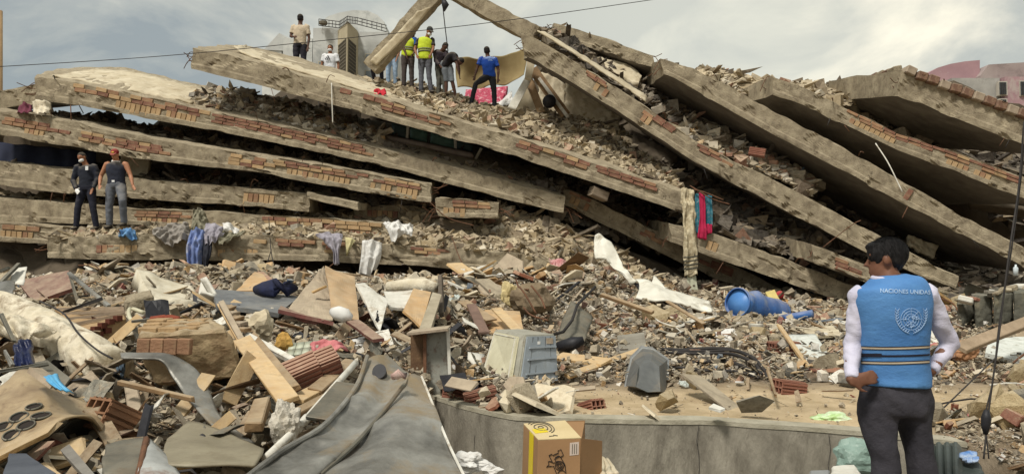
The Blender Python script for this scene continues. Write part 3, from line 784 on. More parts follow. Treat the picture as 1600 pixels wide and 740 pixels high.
heap('loose dark rubble on the slab behind the heads of the men',
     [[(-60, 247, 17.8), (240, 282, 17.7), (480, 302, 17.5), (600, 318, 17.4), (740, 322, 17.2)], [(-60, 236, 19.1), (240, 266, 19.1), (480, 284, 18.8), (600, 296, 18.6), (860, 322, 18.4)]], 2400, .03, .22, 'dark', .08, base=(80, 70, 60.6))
heap('loose rubble on the slab at the knees of the men',
     [[(-60, 304, 17.8), (240, 326, 17.6), (480, 340, 17.3), (620, 348, 17.0)], [(-60, 296, 19.1), (240, 316, 18.8), (480, 328, 18.6), (660, 335, 18.4)]], 1900, .03, .2, 'tan', .06, base=(110, 98, 80.6))
heap('crumbled plaster and rags heaped on the lowest slab',
     [[(80, 371, 15.4), (240, 369, 15.4), (420, 369, 15.4), (606, 382, 15.4), (740, 390, 15.4), (860, 405, 15.4)],
      [(90, 366, 16.2), (240, 360, 16.2), (420, 358, 16.2), (606, 370, 16.1), (740, 368, 16.1), (880, 398, 16.1)],
      [(90, 364, 17.2), (240, 354, 17.2), (420, 356, 17.2), (620, 352, 17.2), (760, 338, 17.2), (870, 345, 17.2)]], 10500, .022, .17, 'tan', .08, base=(134, 120, 96), nu=80, nv=16)
heap('steep slide of grey rubble spilling out right of the stubby block',
     [[(640, 384, 15.9), (740, 391, 15.9), (856, 406, 15.9), (940, 428, 15.2), (1010, 450, 15)],
      [(640, 368, 16.5), (740, 366, 16.5), (850, 376, 16.5), (940, 405, 16), (1020, 440, 15.8)],
      [(640, 335, 17.3), (740, 322, 17.3), (830, 335, 17.3), (900, 372, 17.2), (990, 410, 17)]], 10500, .022, .2, 'tan', .12, base=(140, 126, 102), nu=60, nv=20)
heap('dark rubble caught on top of the steep slab near the skyline',
     [[(835, 46, 18), (900, 88, 18), (1003, 156, 18), (1090, 214, 17.8)],
      [(860, 52, 18.8), (930, 84, 18.8), (1010, 132, 19), (1100, 196, 18.8)],
      [(880, 60, 20), (950, 82, 20), (1010, 108, 20.5), (1110, 176, 20.5)]], 4600, .03, .24, 'dark', .12, base=(104, 92, 78), nu=60, nv=18)
heap('pale rubble caught under the second slab of the fan',
     [[(1060, 205, 17.4), (1120, 236, 17.3), (1200, 270, 17), (1260, 302, 16.8)],
      [(1070, 192, 18.2), (1130, 212, 18.2), (1205, 248, 18), (1270, 290, 17.6)],
      [(1090, 182, 20), (1150, 205, 20), (1215, 236, 20), (1290, 288, 19.4)]], 3400, .03, .26, 'mix', .12, base=(120, 104, 88), nu=60, nv=16)
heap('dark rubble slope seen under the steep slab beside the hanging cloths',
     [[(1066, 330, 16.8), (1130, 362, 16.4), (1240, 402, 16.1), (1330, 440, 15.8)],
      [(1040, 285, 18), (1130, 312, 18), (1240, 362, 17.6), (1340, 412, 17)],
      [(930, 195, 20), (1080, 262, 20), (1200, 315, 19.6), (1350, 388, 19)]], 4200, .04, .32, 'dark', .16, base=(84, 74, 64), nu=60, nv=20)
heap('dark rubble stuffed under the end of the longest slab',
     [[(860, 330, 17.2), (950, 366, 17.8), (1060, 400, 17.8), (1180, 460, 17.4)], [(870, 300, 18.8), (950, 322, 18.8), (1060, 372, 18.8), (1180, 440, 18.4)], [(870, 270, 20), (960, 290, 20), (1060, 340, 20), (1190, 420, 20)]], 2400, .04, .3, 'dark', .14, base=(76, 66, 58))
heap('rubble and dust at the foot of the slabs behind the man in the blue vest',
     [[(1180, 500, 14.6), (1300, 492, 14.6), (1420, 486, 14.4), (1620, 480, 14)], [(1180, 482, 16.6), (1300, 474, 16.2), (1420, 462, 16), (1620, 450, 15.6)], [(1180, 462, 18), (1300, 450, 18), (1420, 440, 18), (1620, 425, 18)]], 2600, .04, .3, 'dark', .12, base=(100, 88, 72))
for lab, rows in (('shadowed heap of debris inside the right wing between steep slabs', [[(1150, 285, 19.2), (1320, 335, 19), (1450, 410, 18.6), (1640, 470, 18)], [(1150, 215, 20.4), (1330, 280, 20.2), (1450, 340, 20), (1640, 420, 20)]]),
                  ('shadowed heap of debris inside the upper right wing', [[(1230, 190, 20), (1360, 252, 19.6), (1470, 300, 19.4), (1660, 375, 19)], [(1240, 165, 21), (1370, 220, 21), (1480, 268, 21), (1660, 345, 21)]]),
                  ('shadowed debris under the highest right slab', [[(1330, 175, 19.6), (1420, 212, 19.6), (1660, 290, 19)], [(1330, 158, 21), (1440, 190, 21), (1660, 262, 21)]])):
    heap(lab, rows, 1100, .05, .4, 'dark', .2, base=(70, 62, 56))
# the wrecked core behind the slabs, closing the view through the gaps
def core(label, rows):
    G = grid_surface(rows, 60, 14)
    for j in range(14):
        for i in range(60):
            p = G[j, i]; G[j, i] = (p[0], p[1] + .5 * nz3(p, .9, 4) + .3 * nz3(p, 2.5, 7), p[2])
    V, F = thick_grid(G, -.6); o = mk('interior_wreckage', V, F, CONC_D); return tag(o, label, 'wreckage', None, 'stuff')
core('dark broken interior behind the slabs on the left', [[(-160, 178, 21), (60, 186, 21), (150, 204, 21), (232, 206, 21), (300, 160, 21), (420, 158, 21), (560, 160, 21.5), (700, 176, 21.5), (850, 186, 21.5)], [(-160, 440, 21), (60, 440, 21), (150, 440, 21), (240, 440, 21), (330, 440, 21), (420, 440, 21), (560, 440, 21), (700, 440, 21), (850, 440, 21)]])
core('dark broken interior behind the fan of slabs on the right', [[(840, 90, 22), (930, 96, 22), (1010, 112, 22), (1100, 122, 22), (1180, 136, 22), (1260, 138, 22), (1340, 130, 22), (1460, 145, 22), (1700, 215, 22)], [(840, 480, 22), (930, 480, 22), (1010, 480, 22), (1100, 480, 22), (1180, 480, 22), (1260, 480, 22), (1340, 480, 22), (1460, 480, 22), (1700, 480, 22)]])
# far side rubble ridges on the skyline
heap('rubble ridge on the skyline between two fans of slabs', [[(1095, 128, 18.6), (1150, 146, 18.6), (1215, 160, 18.6), (1330, 165, 18.8)], [(1090, 112, 20), (1140, 122, 20), (1200, 134, 20), (1340, 140, 20)], [(1100, 112, 22), (1140, 120, 22), (1200, 132, 22), (1340, 136, 22)]], 1500, .05, .3, 'tan', .06, base=(140, 124, 98))

# plaster walls, ceilings and lumps seen inside the gaps
def slabby(name, label, cat, rows, m, th=.1, **k): return tag(patch(name, rows, m, th, **k), label, cat)
slabby('plaster_wall', 'cream wall panel under the top of the steep slab, right of the dark opening', 'wall panel', [[(886, 120, 19.6), (935, 150, 19.6), (972, 176, 19.6)], [(884, 178, 19.3), (925, 188, 19.3), (965, 194, 19.3)]], PLAST, .12, crumple=.05)
slabby('plaster_wall', 'cream wall panel just left of the dark upright gap', 'wall panel', [[(846, 112, 19.9), (866, 120, 19.9), (884, 132, 19.9)], [(838, 172, 19.7), (860, 178, 19.7), (880, 182, 19.7)]], PLAST, .12, crumple=.04)
slabby('broken_board', 'pale panel leaning like a tent pole beside the beige tarpaulin', 'panel', [[(822, 118, 19.0), (829, 128, 19.0)], [(793, 168, 18.7), (806, 171, 18.7)]], WPAINT, .08)
slabby('broken_board', 'cream triangular panel behind the leaning pale panel', 'panel', [[(823, 136, 19.4), (828, 145, 19.4)], [(806, 172, 19.2), (840, 176, 19.2)]], PLAST, .06)
slabby('broken_board', 'small bright plaster flap high under the head of the steep slab', 'panel', [[(824, 90, 18.9), (836, 98, 18.9)], [(820, 122, 18.8), (830, 126, 18.8)]], PLAST, .06)
for i, (a, b, w, mm, lb) in enumerate([((832, 108, 19.2), (884, 180, 18.9), .26, WOODM, 'broad brown board leaning under the steep slab'), ((842, 122, 19), (888, 184, 18.8), .08, WPAINT, 'pale batten crossing the broad brown boards'), ((826, 122, 19.3), (846, 176, 19), .2, WOODM, 'shorter brown board leaning left of the dark basin')]):
    tag(plank('leaning_board', a, b, w, .04, mm, up=(0, -1, 0)), lb, 'board')
bk = tag(tube('basin', [P(858, 159, 18.7), P(858.5, 158, 18.8), P(859, 157.5, 19.1)], [.17, .17, .12], BLACK, 20), 'round black basin under the steep slab', 'basin')
# balcony wall with breeze-block openings under the longest slab
bal = empty('balcony', P(680, 236, 18), 'crushed balcony with green panes and a pierced grey railing under the longest slab', 'balcony')
patch('pane', [[(612, 192, 18.3), (634, 197, 18.3)], [(613, 212, 18.3), (637, 217, 18.3)]], mat('grey_green_pane', lin(92, 112, 112), lin(70, 86, 88), scale=3, rough=.3, bump=0), .02, 6, 4, parent=bal)
GP = mat('green_pane', lin(120, 160, 150), lin(74, 104, 98), scale=3, rough=.3, bump=0)
patch('pane', [[(641, 198, 18.3), (668, 206, 18.3)], [(640, 217, 18.3), (667, 224, 18.3)]], GP, .02, 6, 4, parent=bal)
patch('pane', [[(673, 207, 18.3), (712, 219, 18.3)], [(672, 226, 18.3), (711, 233, 18.3)]], GP, .02, 6, 4, parent=bal)
patch('pane', [[(714, 220, 18.3), (740, 227, 18.3)], [(713, 232, 18.3), (738, 237, 18.3)]], _mats['grey_green_pane'], .02, 6, 4, parent=bal)
BALM = mat('grey_mauve_render', lin(150, 138, 130), lin(120, 108, 102), scale=4, bump=.3)
patch('rail_top', [[(600, 208, 17.8), (740, 238, 17.8)], [(600, 213, 17.7), (740, 243, 17.7)]], BALM, .12, 20, 3, .01, parent=bal)
patch('rail_bottom', [[(600, 221, 17.8), (742, 250, 17.8)], [(600, 229, 17.7), (740, 256, 17.7)]], BALM, .12, 20, 3, .02, parent=bal)
for i in range(27):
    x = 602 + i * 5.2; y = 213 + (x - 600) * .213
    w = 2.2 if i % 4 == 0 else .8
    patch('baluster', [[(x, y - .5, 17.82), (x + w, y - .3, 17.82)], [(x, y + 8.5, 17.82), (x + w, y + 8.7, 17.82)]], BALM, .08, 2, 2, parent=bal, straight=True)
for (x0, y0, x1, y1) in ((638, 193, 636, 219), (711, 214, 712, 236), (752, 232, 738, 258)):
    V, F = plankV(P(x0, y0, 18), P(x1, y1, 17.9), .06, .08, (0, -1, 0)); mk('post', V, F, WPAINT, bal)

# ceilings: pale inner slabs visible in right wing gaps
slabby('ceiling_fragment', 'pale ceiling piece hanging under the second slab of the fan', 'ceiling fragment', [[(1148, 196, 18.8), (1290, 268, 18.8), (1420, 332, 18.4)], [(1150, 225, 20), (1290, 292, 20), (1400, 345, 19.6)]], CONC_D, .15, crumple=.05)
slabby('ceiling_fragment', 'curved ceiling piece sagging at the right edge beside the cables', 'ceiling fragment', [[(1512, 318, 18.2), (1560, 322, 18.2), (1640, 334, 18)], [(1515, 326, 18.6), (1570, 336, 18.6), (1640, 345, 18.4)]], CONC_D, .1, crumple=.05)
slabby('wall_fragment', 'light wall remnant inside the right wing above the head of the man in the vest', 'wall fragment', [[(1238, 300, 18.8), (1290, 318, 18.8)], [(1240, 322, 18.6), (1296, 346, 18.6)]], PLAST, .1, crumple=.04)
slabby('wall_fragment', 'light wall remnant right of the head of the man in the vest', 'wall fragment', [[(1420, 366, 17.6), (1466, 384, 17.6)], [(1424, 384, 17.4), (1460, 402, 17.4)]], PLAST, .1, crumple=.04)
slabby('wall_fragment', 'grey wall remnant behind the top of the hanging red and teal cloth', 'wall fragment', [[(990, 208, 18.8), (1062, 240, 18.8)], [(985, 236, 18.4), (1046, 262, 18.4)]], CONC_D, .15, crumple=.06)
slabby('wall_fragment', 'pale wall corner behind the red-capped man', 'wall fragment', [[(190, 232, 18.2), (236, 240, 18.2)], [(186, 270, 18.0), (230, 276, 18.0)]], PLAST, .12, crumple=.02)
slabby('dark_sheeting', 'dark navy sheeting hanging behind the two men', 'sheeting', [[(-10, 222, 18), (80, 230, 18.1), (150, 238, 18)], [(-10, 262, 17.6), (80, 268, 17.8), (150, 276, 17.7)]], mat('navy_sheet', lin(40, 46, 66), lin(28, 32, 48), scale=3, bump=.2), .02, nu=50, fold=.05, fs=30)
slabby('tiled_wall_slab', 'pale slab lying on rubble just left of the gap in the skyline', 'slab fragment', [[(940, 90, 18.5), (985, 102, 18.5), (1003, 118, 18.4)], [(948, 108, 18.2), (985, 126, 18.1), (998, 130, 18.1)]], PLAST, .14, crumple=.03)
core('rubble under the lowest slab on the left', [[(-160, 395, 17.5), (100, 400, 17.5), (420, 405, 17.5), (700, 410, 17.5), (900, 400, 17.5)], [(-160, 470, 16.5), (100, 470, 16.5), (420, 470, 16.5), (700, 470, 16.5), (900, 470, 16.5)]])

# scattered pieces on the field: thousands joined, the largest as individuals
D = Debris()
N = 78000
px = rng.uniform(-80, 1690, N); dd_ = 2.9 * (17.5 / 2.9) ** rng.random(N)
keep = []; pos = []; sz = []
for a, d in zip(px, dd_):
    x = (a - CXP) / FPX * d; z = terr(x, d)
    if z < .03:
        if rng.random() > .06: continue
    qx, qy = proj((x, d, z)); b = bare(qx, qy)
    if rng.random() < b * .86: continue
    s = (2.2 + 12 * rng.random() ** 3.6) / FPX * d * (1.15 if qx < 700 else .9)
    if b > .3: s *= .45
    if qx > 1450: s *= .8
    h = rng.random() ** 2 * (.16 if b < .2 else .0) * min(1, d / 8)
    pos.append((x, d, z + s * .12 + h * (.3 if d < 6 else 1))); sz.append(min(s, .26))
pos = np.array(pos); sz = np.array(sz)
w = rng.random(len(pos))
D.add(pos[w < .8], sz[w < .8], 'mix', .6, (.48, .34, .18)); D.add(pos[w >= .8], sz[w >= .8], 'wood', .5, (.2, .3, .5))
D.build('rubble', 'small broken bits of masonry, wood and plaster strewn over the whole field')
# ------------------------------------------------------------------ buildings beyond the ruin, paled in colour for distance haze
TOWM = mat('grey_white_render', lin(204, 206, 202), lin(170, 172, 170), scale=.35, bump=.2, bscale=3, stain=lin(134, 138, 138), sscale=.5, samt=.7)
TOWT = mat('ochre_trim', lin(184, 174, 148), lin(160, 150, 126), scale=.6, bump=.1)
LATM = mat('lattice_block', lin(112, 106, 92), lin(92, 86, 74), scale=2, bump=.1)
DD = 62.0
tw = empty('apartment_tower', P(540, 190, DD), 'pale grey apartment tower with a rounded roof tank and pierced stair shaft behind the ruin', 'building')
def pbox(name, x0, y0, x1, y1, d0, dep, m, parent, bev=0):
    A = P(x0, y1, d0); B = P(x1, y0, d0)
    V, F = boxV(((A.x + B.x) / 2, d0 + dep / 2, (A.z + B.z) / 2), abs(B.x - A.x), dep, abs(B.z - A.z)); o = mk(name, V, F, m, parent)
    if bev: bevel_obj(o, bev)
    return o
pbox('wall', 487, 44, 530, 240, DD, 10, TOWM, tw); pbox('wall', 556, 50, 606, 240, DD + .5, 10, TOWM, tw)
pbox('wall', 408, 76, 440, 240, DD + 2, 8, TOWM, tw); pbox('wall', 440, 60, 488, 240, DD + 1, 8, TOWM, tw)
V = [P(412, 78, DD + 1.9), P(436, 52, DD + 1.9), P(458, 62, DD + 1.9), P(458, 80, DD + 1.9)]; V += [v + Vector((0, 8, 0)) for v in V]
mk('gable', V, [(0, 1, 2, 3), (7, 6, 5, 4), (0, 4, 5, 1), (1, 5, 6, 2), (2, 6, 7, 3), (3, 7, 4, 0)], TOWM, tw)
# rounded roof tank
prof = [(503, 62), (503, 34), (512, 26), (530, 20), (552, 16), (575, 17), (590, 24), (600, 34), (604, 50), (604, 62)]
V = [P(x, y, DD + 1.5) for x, y in prof]; k = len(V); V += [v + Vector((0, 7, 0)) for v in V]
mk('roof_tank', V, [tuple(range(k)), tuple(range(2 * k - 1, k - 1, -1))] + [(i, i + k, (i + 1) % k + k, (i + 1) % k) for i in range(k)], TOWM, tw)
# stair shaft with two lattice faces
for (x0, x1, dA, dB) in ((528, 543, DD, DD - 2.4), (543, 558, DD - 2.4, DD)):
    a, b = P(x0, 33 if x0 == 543 else 42, dA), P(x1, 42 if x0 == 543 else 33, dB); lo = 12.5
    V = [Vector((a.x, a.y, b.z if x0 == 528 else a.z)), Vector((b.x, b.y, b.z if x0 == 528 else a.z))]
    V = [V[0], V[1], V[1] - Vector((0, 0, lo)), V[0] - Vector((0, 0, lo))]
    V += [v + Vector((0, 1.0, 0)) for v in V]
    mk('stair_shaft', V, [(3, 2, 1, 0), (4, 5, 6, 7), (0, 1, 5, 4), (2, 3, 7, 6), (1, 2, 6, 5), (3, 0, 4, 7)], TOWT, tw)
    for (t0, t1) in ((.14, .45), (.53, .9)):
        A = Vector((a.x, a.y, 0)); Bv = Vector((b.x, b.y, 0)); top = max(a.z, b.z) - lo * t0; bot = max(a.z, b.z) - lo * t1
        mb = MB(); dirv = (Bv - A)
        for i in range(9):
            f = .12 + .76 * i / 8; c = A + dirv * f; mb.add(*boxV((c.x, c.y - .04, (top + bot) / 2), .05, .1, top - bot))
        nr = int((top - bot) / .28)
        Mx = frame(dirv)
        for j in range(nr + 1):
            c = A + dirv * .5; mb.add(*boxV((c.x, c.y - .05, bot + (top - bot) * j / nr), dirv.length * .78, .1, .08, Mx))
        mb.build('lattice_panel', LATM, tw)
        c = A + dirv * .5; V, F = boxV((c.x, c.y - .0, (top + bot) / 2), dirv.length * .76, .06, top - bot, Mx); mk('lattice_shade_panel', V, F, mat('stair_shade_dark', lin(66, 62, 54), bump=0), tw)  # dark panel painted as the shade behind the lattice
for (x0, y0, x1, y1, dd3) in ((497, 96, 507, 112, DD), (497, 126, 507, 142, DD), (570, 84, 582, 98, DD + .5), (570, 110, 582, 124, DD + .5), (447, 92, 456, 104, DD + 1), (466, 92, 475, 104, DD + 1), (420, 96, 430, 106, DD + 2)):
    w = pbox('window', x0, y0, x1, y1, dd3 - .06, .2, TOWT, tw); pbox('pane', x0 + 1, y0 + 1, x1 - 1, y1 - 1, dd3 - .1, .1, mat('tower_glass', lin(120, 128, 132), lin(96, 104, 108), bump=0, rough=.4), w)
def railing(parent, pts, h, m=WIREM, posts=6):
    for z in (0, h * .5, h):
        V, F = tubeV([p + Vector((0, 0, z)) for p in pts], .035, 5); mk('rail', V, F, m, parent)
    for i in range(len(pts) - 1):
        for k in range(posts):
            p = pts[i].lerp(pts[i + 1], k / posts); V, F = tubeV([p, p + Vector((0, 0, h))], .025, 4); mk('rail_post', V, F, m, parent)
railing(tw, [P(498, 40, DD - .3), P(530, 44, DD - .5), P(543, 36, DD - 2.6), P(558, 38, DD - .5), P(604, 50, DD - .3)], .55)
V, F = tubeV([P(505, 38, DD - .6), P(505, 34, DD - .6)], [.35, .35], 10); mk('roof_dish', V, F, LATM, tw)

pk = empty('pink_building', P(1520, 200, 52), 'faded pink and grey building with a curved parapet behind the right edge of the ruin', 'building')
PINK = mat('haze_pink_render', lin(170, 138, 142), lin(150, 120, 126), scale=.5, bump=.2, bscale=4, stain=lin(176, 166, 160), sscale=.7, samt=.8)  # pink washed out to put distance haze into the colour
GRW = mat('streaked_grey_render', lin(178, 176, 170), lin(140, 138, 134), scale=.6, bump=.2, bscale=4, stain=lin(110, 104, 100), sscale=.8, samt=.7)
arc = [(1450, 115), (1465, 106), (1485, 100), (1508, 96), (1531, 94)]
V = [P(x, y, 52) for x, y in arc] + [P(1531, 220, 52), P(1450, 220, 52)]; k = len(V); V += [v + Vector((0, 5, 0)) for v in V]
mk('curved_parapet', V, [tuple(range(k)), tuple(range(2 * k - 1, k - 1, -1))] + [(i, i + k, (i + 1) % k + k, (i + 1) % k) for i in range(k)], PINK, pk)
pbox('wall', 1490, 122, 1562, 240, 51, 5, GRW, pk)
V = [P(1532, 118, 51.5), P(1545, 101, 51.5), P(1610, 97, 51.5), P(1700, 95, 51.5), P(1700, 240, 51.5), P(1532, 240, 51.5)]; k = 6; V += [v + Vector((0, 6, 0)) for v in V]
mk('upper_wall', V, [tuple(range(k)), tuple(range(2 * k - 1, k - 1, -1))] + [(i, i + k, (i + 1) % k + k, (i + 1) % k) for i in range(k)], mat('grey_pink_render', lin(164, 152, 148), lin(140, 126, 124), scale=.5, bump=.2, bscale=4, stain=lin(110, 100, 98), sscale=.8), pk)
pbox('wall', 1573, 120, 1700, 240, 50.6, 1, PINK, pk)
for (x0, y0, x1, y1) in ((1561, 127, 1574, 149), (1562, 154, 1574, 166), (1594, 126, 1606, 150)):
    w = pbox('window', x0, y0, x1, y1, 50.5, .3, mat('window_frame', lin(190, 184, 172), bump=.1), pk)
    pbox('pane', x0 + 1.5, y0 + 1.5, x1 - 1.5, y1 - 1.5, 50.45, .1, mat('dim_glass', lin(84, 88, 90), lin(64, 68, 70), rough=.3, bump=0), w)
    for q in range(3):
        xx = x0 + 3.5 + q * 3; V, F = boxV(P(xx, (y0 + y1) / 2, 50.4), .04, .04, (y1 - y0 - 3) / FPX * 50.4); mk('window_bar', V, F, WIREM, w)
pl = tag(tube('utility_pole', [P(-2, 330, 26), P(-2, 200, 26), P(-2, 17, 26)], [.12, .12, .12], mat('tan_pole', lin(178, 150, 112), lin(150, 124, 92), scale=2, bump=.2), 10), 'tan post rising against the sky at the far left edge', 'pole')

# ------------------------------------------------------------------ cables
tag(wire('overhead_cable', [(-60, 108, 12), (250, 88, 12), (520, 62, 12.2), (770, 35, 12.6), (1060, -6, 13)], .006, WIREM, 60), 'thin overhead cable crossing the sky above the ruin', 'cable')
tag(wire('hanging_rope', [(690, -10, 17.8), (694, 30, 17.8), (700, 80, 18)], .012, WIREM), 'thin rope hanging from the top of the leaning beam', 'rope')
tag(tube('rag_knot', [P(693, 0, 17.7), P(696, 8, 17.7), P(694, 18, 17.7)], [.05, .09, .02], BLACK, 8), 'dark rag knotted round the tip of the leaning beam', 'rag')
cb = empty('hanging_cables', P(1542, 700, 3.9), 'pair of dark twisted cables hanging down at the right edge', 'cable')
wire('cable', [(1600, 190, 4.1), (1592, 290, 4.1), (1576, 400, 4.0), (1560, 530, 3.95), (1545, 640, 3.9), (1537, 716, 3.85)], .0052, WIREM, 50, cb)
wire('cable', [(1604, 190, 4.12), (1594, 290, 4.12), (1579, 400, 4.02), (1562, 500, 3.97), (1552, 590, 3.92), (1540, 650, 3.9), (1545, 716, 3.86)], .004, WIREM, 50, cb)
tube('cable_joint', [P(1541.5, 640, 3.88), P(1541, 652, 3.88), P(1540, 664, 3.88), P(1540, 678, 3.88)], [.012, .024, .022, .01], BLACK, 10, cb)
tag(wire('guy_wire', [(1556, 558, 6.5), (1500, 612, 5.6), (1450, 660, 5.0)], .006, WIREM), 'thin slanting wire between the hanging cables and the man in the vest', 'wire')

# ------------------------------------------------------------------ cloths on the ruin
def fabric(name, label, cat, rows, m, th=.012, nu=44, nv=48, fold=.03, fs=18, crumple=.03, cs=9, **k):
    o = patch(name, rows, m, th * .7, nu, nv, crumple * .8, cs, fold, fs, aniso=.35, ridge=crumple * .5, **k); return tag(o, label, cat) if label else o
PATM = mat('patterned_beige_cloth', lin(206, 196, 168), lin(150, 134, 104), scale=16, bump=.1, stain=lin(110, 100, 80), sscale=14, samt=.7)
lc = fabric('patterned_cloth', 'long beige patterned cloth with dark stripes hanging from the end of the longest slab', 'cloth',
            [[(1064, 294, 15.9), (1073, 293, 15.85), (1083, 297, 15.9)], [(1066, 340, 15.8), (1076, 340, 15.75), (1088, 342, 15.8)], [(1068, 400, 15.75), (1078, 400, 15.7), (1090, 400, 15.75)], [(1069, 432, 15.7), (1079, 432, 15.68), (1090, 430, 15.7)]], PATM, fold=.06, fs=9, crumple=.07)
for i in range(4):
    y = 401 + i * 6; patch('stripe', [[(1067.6, y, 15.66), (1078, y - .5, 15.62), (1091, y - 2.5, 15.66)], [(1067.6, y + 2.2, 15.66), (1078, y + 1.8, 15.62), (1091, y - .2, 15.66)]], mat('dark_stripe', lin(70, 70, 62), bump=.1), .008, 10, 3, parent=lc)
patch('lower_strip', [[(1073, 428, 15.72), (1087, 428, 15.72)], [(1074, 450, 15.7), (1090, 450, 15.7)], [(1074, 464, 15.7), (1096, 466, 15.7)]], mat('pale_green_cloth', lin(196, 198, 176), lin(166, 168, 146), scale=8, bump=.2), .01, 10, 10, fold=.015, parent=lc)
TEAL = mat('teal_print_cloth', lin(52, 120, 136), lin(34, 82, 100), scale=9, bump=.2, stain=lin(190, 190, 180), sscale=12, samt=.5)
PNK = mat('crimson_cloth', lin(186, 40, 82), lin(150, 26, 60), scale=9, bump=.2)
tb = empty('printed_blanket', P(1099, 375, 15.8), 'crimson and teal printed blanket hanging beside the long patterned cloth', 'blanket')
patch('teal_panel', [[(1086, 303, 15.85), (1094, 302, 15.8)], [(1086, 340, 15.8), (1095, 340, 15.75)], [(1087, 362, 15.8), (1094, 366, 15.75)]], TEAL, .015, 10, 20, .02, fold=.02, parent=tb)
patch('crimson_panel', [[(1092, 301, 15.75), (1101, 303, 15.7)], [(1093, 340, 15.72), (1102, 340, 15.68)], [(1089, 372, 15.72), (1104, 374, 15.68)]], PNK, .015, 12, 20, .02, fold=.02, parent=tb)
patch('teal_panel', [[(1100, 304, 15.78), (1112, 306, 15.72)], [(1101, 335, 15.75), (1113, 336, 15.7)], [(1101, 350, 15.75), (1113, 352, 15.7)]], TEAL, .015, 12, 20, .02, fold=.02, parent=tb)
patch('crimson_panel', [[(1100, 349, 15.74), (1113, 350, 15.7)], [(1100, 368, 15.74), (1112, 364, 15.7)]], PNK, .015, 10, 10, .02, fold=.02, parent=tb)
for (pp, lb) in (([(1084, 296, 15.8), (1100, 300, 15.6), (1130, 312, 15.5)], 'bent reinforcing bar above the crimson and teal blanket'), ([(1078, 290, 15.9), (1112, 310, 15.6), (1140, 319, 15.5)], 'lower bent reinforcing bar above the crimson and teal blanket')):
    tag(wire('rebar', pp, .013, RUST, 16), lb, 'rebar')
fabric('white_shirt', 'pale shirt hooked over the brick edge left of the rubble slide', 'shirt', [[(598, 347, 15.5), (614, 344, 15.4), (632, 349, 15.5), (646, 352, 15.6)], [(606, 362, 15.3), (616, 358, 15.2), (630, 360, 15.3), (644, 368, 15.4)], [(612, 378, 15.25), (618, 378, 15.2), (624, 370, 15.3), (640, 366, 15.4)]], WHITEF, fold=.03, crumple=.08)
fabric('white_towel', 'white towel hanging down from the lowest slab in the middle', 'towel', [[(566, 376, 15.1), (580, 374, 15.0), (597, 380, 15.1)], [(564, 400, 15.05), (578, 400, 14.95), (595, 402, 15.05)], [(560, 431, 15.1), (574, 431, 15.0), (588, 420, 15.1)]], WHITEF, fold=.04, crumple=.04)
fabric('grey_shirt', 'lilac grey shirt draped over the lowest slab left of the white towel', 'shirt', [[(492, 367, 15.2), (515, 362, 15.1), (536, 366, 15.2)], [(505, 376, 15.05), (520, 374, 15.0), (534, 378, 15.05)], [(519, 392, 15.0), (525, 396, 14.95), (530, 392, 15.0)], [(521, 412, 15.0), (526, 414, 14.95), (530, 412, 15.0)]], mat('lilac_cloth', lin(164, 160, 168), lin(134, 130, 140), scale=5, bump=.3), crumple=.05)
fabric('yellow_cloth', 'small pale yellow cloth on the lowest slab between the lilac shirt and white towel', 'cloth', [[(539, 370, 15.05), (549, 372, 15.0), (556, 376, 15.05)], [(540, 384, 15), (546, 384, 14.95), (551, 382, 15)], [(541, 399, 15), (543, 398, 15), (545, 394, 15)]], mat('straw_cloth', lin(212, 204, 160), lin(180, 170, 126), scale=5, bump=.3), nu=10, nv=12)
BLS = mat('blue_striped_cloth', lin(120, 136, 182), lin(92, 110, 156), scale=5, bump=.3, stain=lin(206, 204, 206), sscale=3.5, samt=.8)
fabric('blue_cloth', 'blue and white cloth hanging down from the heap of clothes on the lowest slab', 'cloth', [[(298, 360, 15.15), (310, 356, 15.05), (322, 362, 15.1)], [(291, 385, 15.05), (304, 384, 14.95), (317, 386, 15.05)], [(293, 418, 15.05), (304, 420, 14.95), (314, 414, 15.05)]], BLS, fold=.04, crumple=.05)
fabric('dark_trousers', 'black garment hanging right of the blue and white cloth on the lowest slab', 'garment', [[(316, 370, 15.1), (326, 368, 15.1), (332, 378, 15.1)], [(316, 395, 15.05), (324, 395, 15.0), (330, 396, 15.05)], [(317, 416, 15.05), (322, 416, 15.0), (326, 408, 15.05)]], mat('black_cloth', lin(50, 52, 62), lin(34, 36, 44), scale=5, bump=.3), nu=12)
fabric('lilac_garment', 'lilac garment slung over the edge right above the black garment', 'garment', [[(322, 346, 15.4), (340, 350, 15.35), (354, 358, 15.3)], [(318, 364, 15.1), (334, 364, 15.05), (350, 362, 15.1)], [(320, 382, 15.05), (332, 378, 15.0), (342, 370, 15.05)]], _mats['lilac_cloth'], crumple=.07)
fabric('white_rag', 'bright white rag near the right end of the heap of clothes', 'rag', [[(348, 350, 15.3), (362, 350, 15.25), (374, 358, 15.3)], [(350, 362, 15.2), (362, 360, 15.15), (372, 366, 15.2)]], WHITEF, crumple=.09, nu=14, nv=12)
fabric('olive_garment', 'grey green garment peaked like a tent on the heap of clothes', 'garment', [[(302, 330, 15.9), (310, 323, 15.8), (320, 330, 15.8)], [(300, 346, 15.6), (312, 342, 15.5), (326, 346, 15.6)], [(296, 362, 15.4), (312, 360, 15.3), (330, 358, 15.4)]], mat('olive_cloth', lin(146, 142, 122), lin(112, 108, 90), scale=5, bump=.4), crumple=.1)
fabric('grey_garment', 'crumpled grey garment lying over the slab edge at the right of the clothes heap', 'garment', [[(345, 362, 15.25), (366, 362, 15.2), (384, 360, 15.25)], [(340, 374, 15.1), (356, 374, 15.05), (372, 368, 15.1)], [(342, 382, 15.05), (352, 380, 15), (360, 374, 15.05)]], _mats['olive_cloth'], crumple=.07)
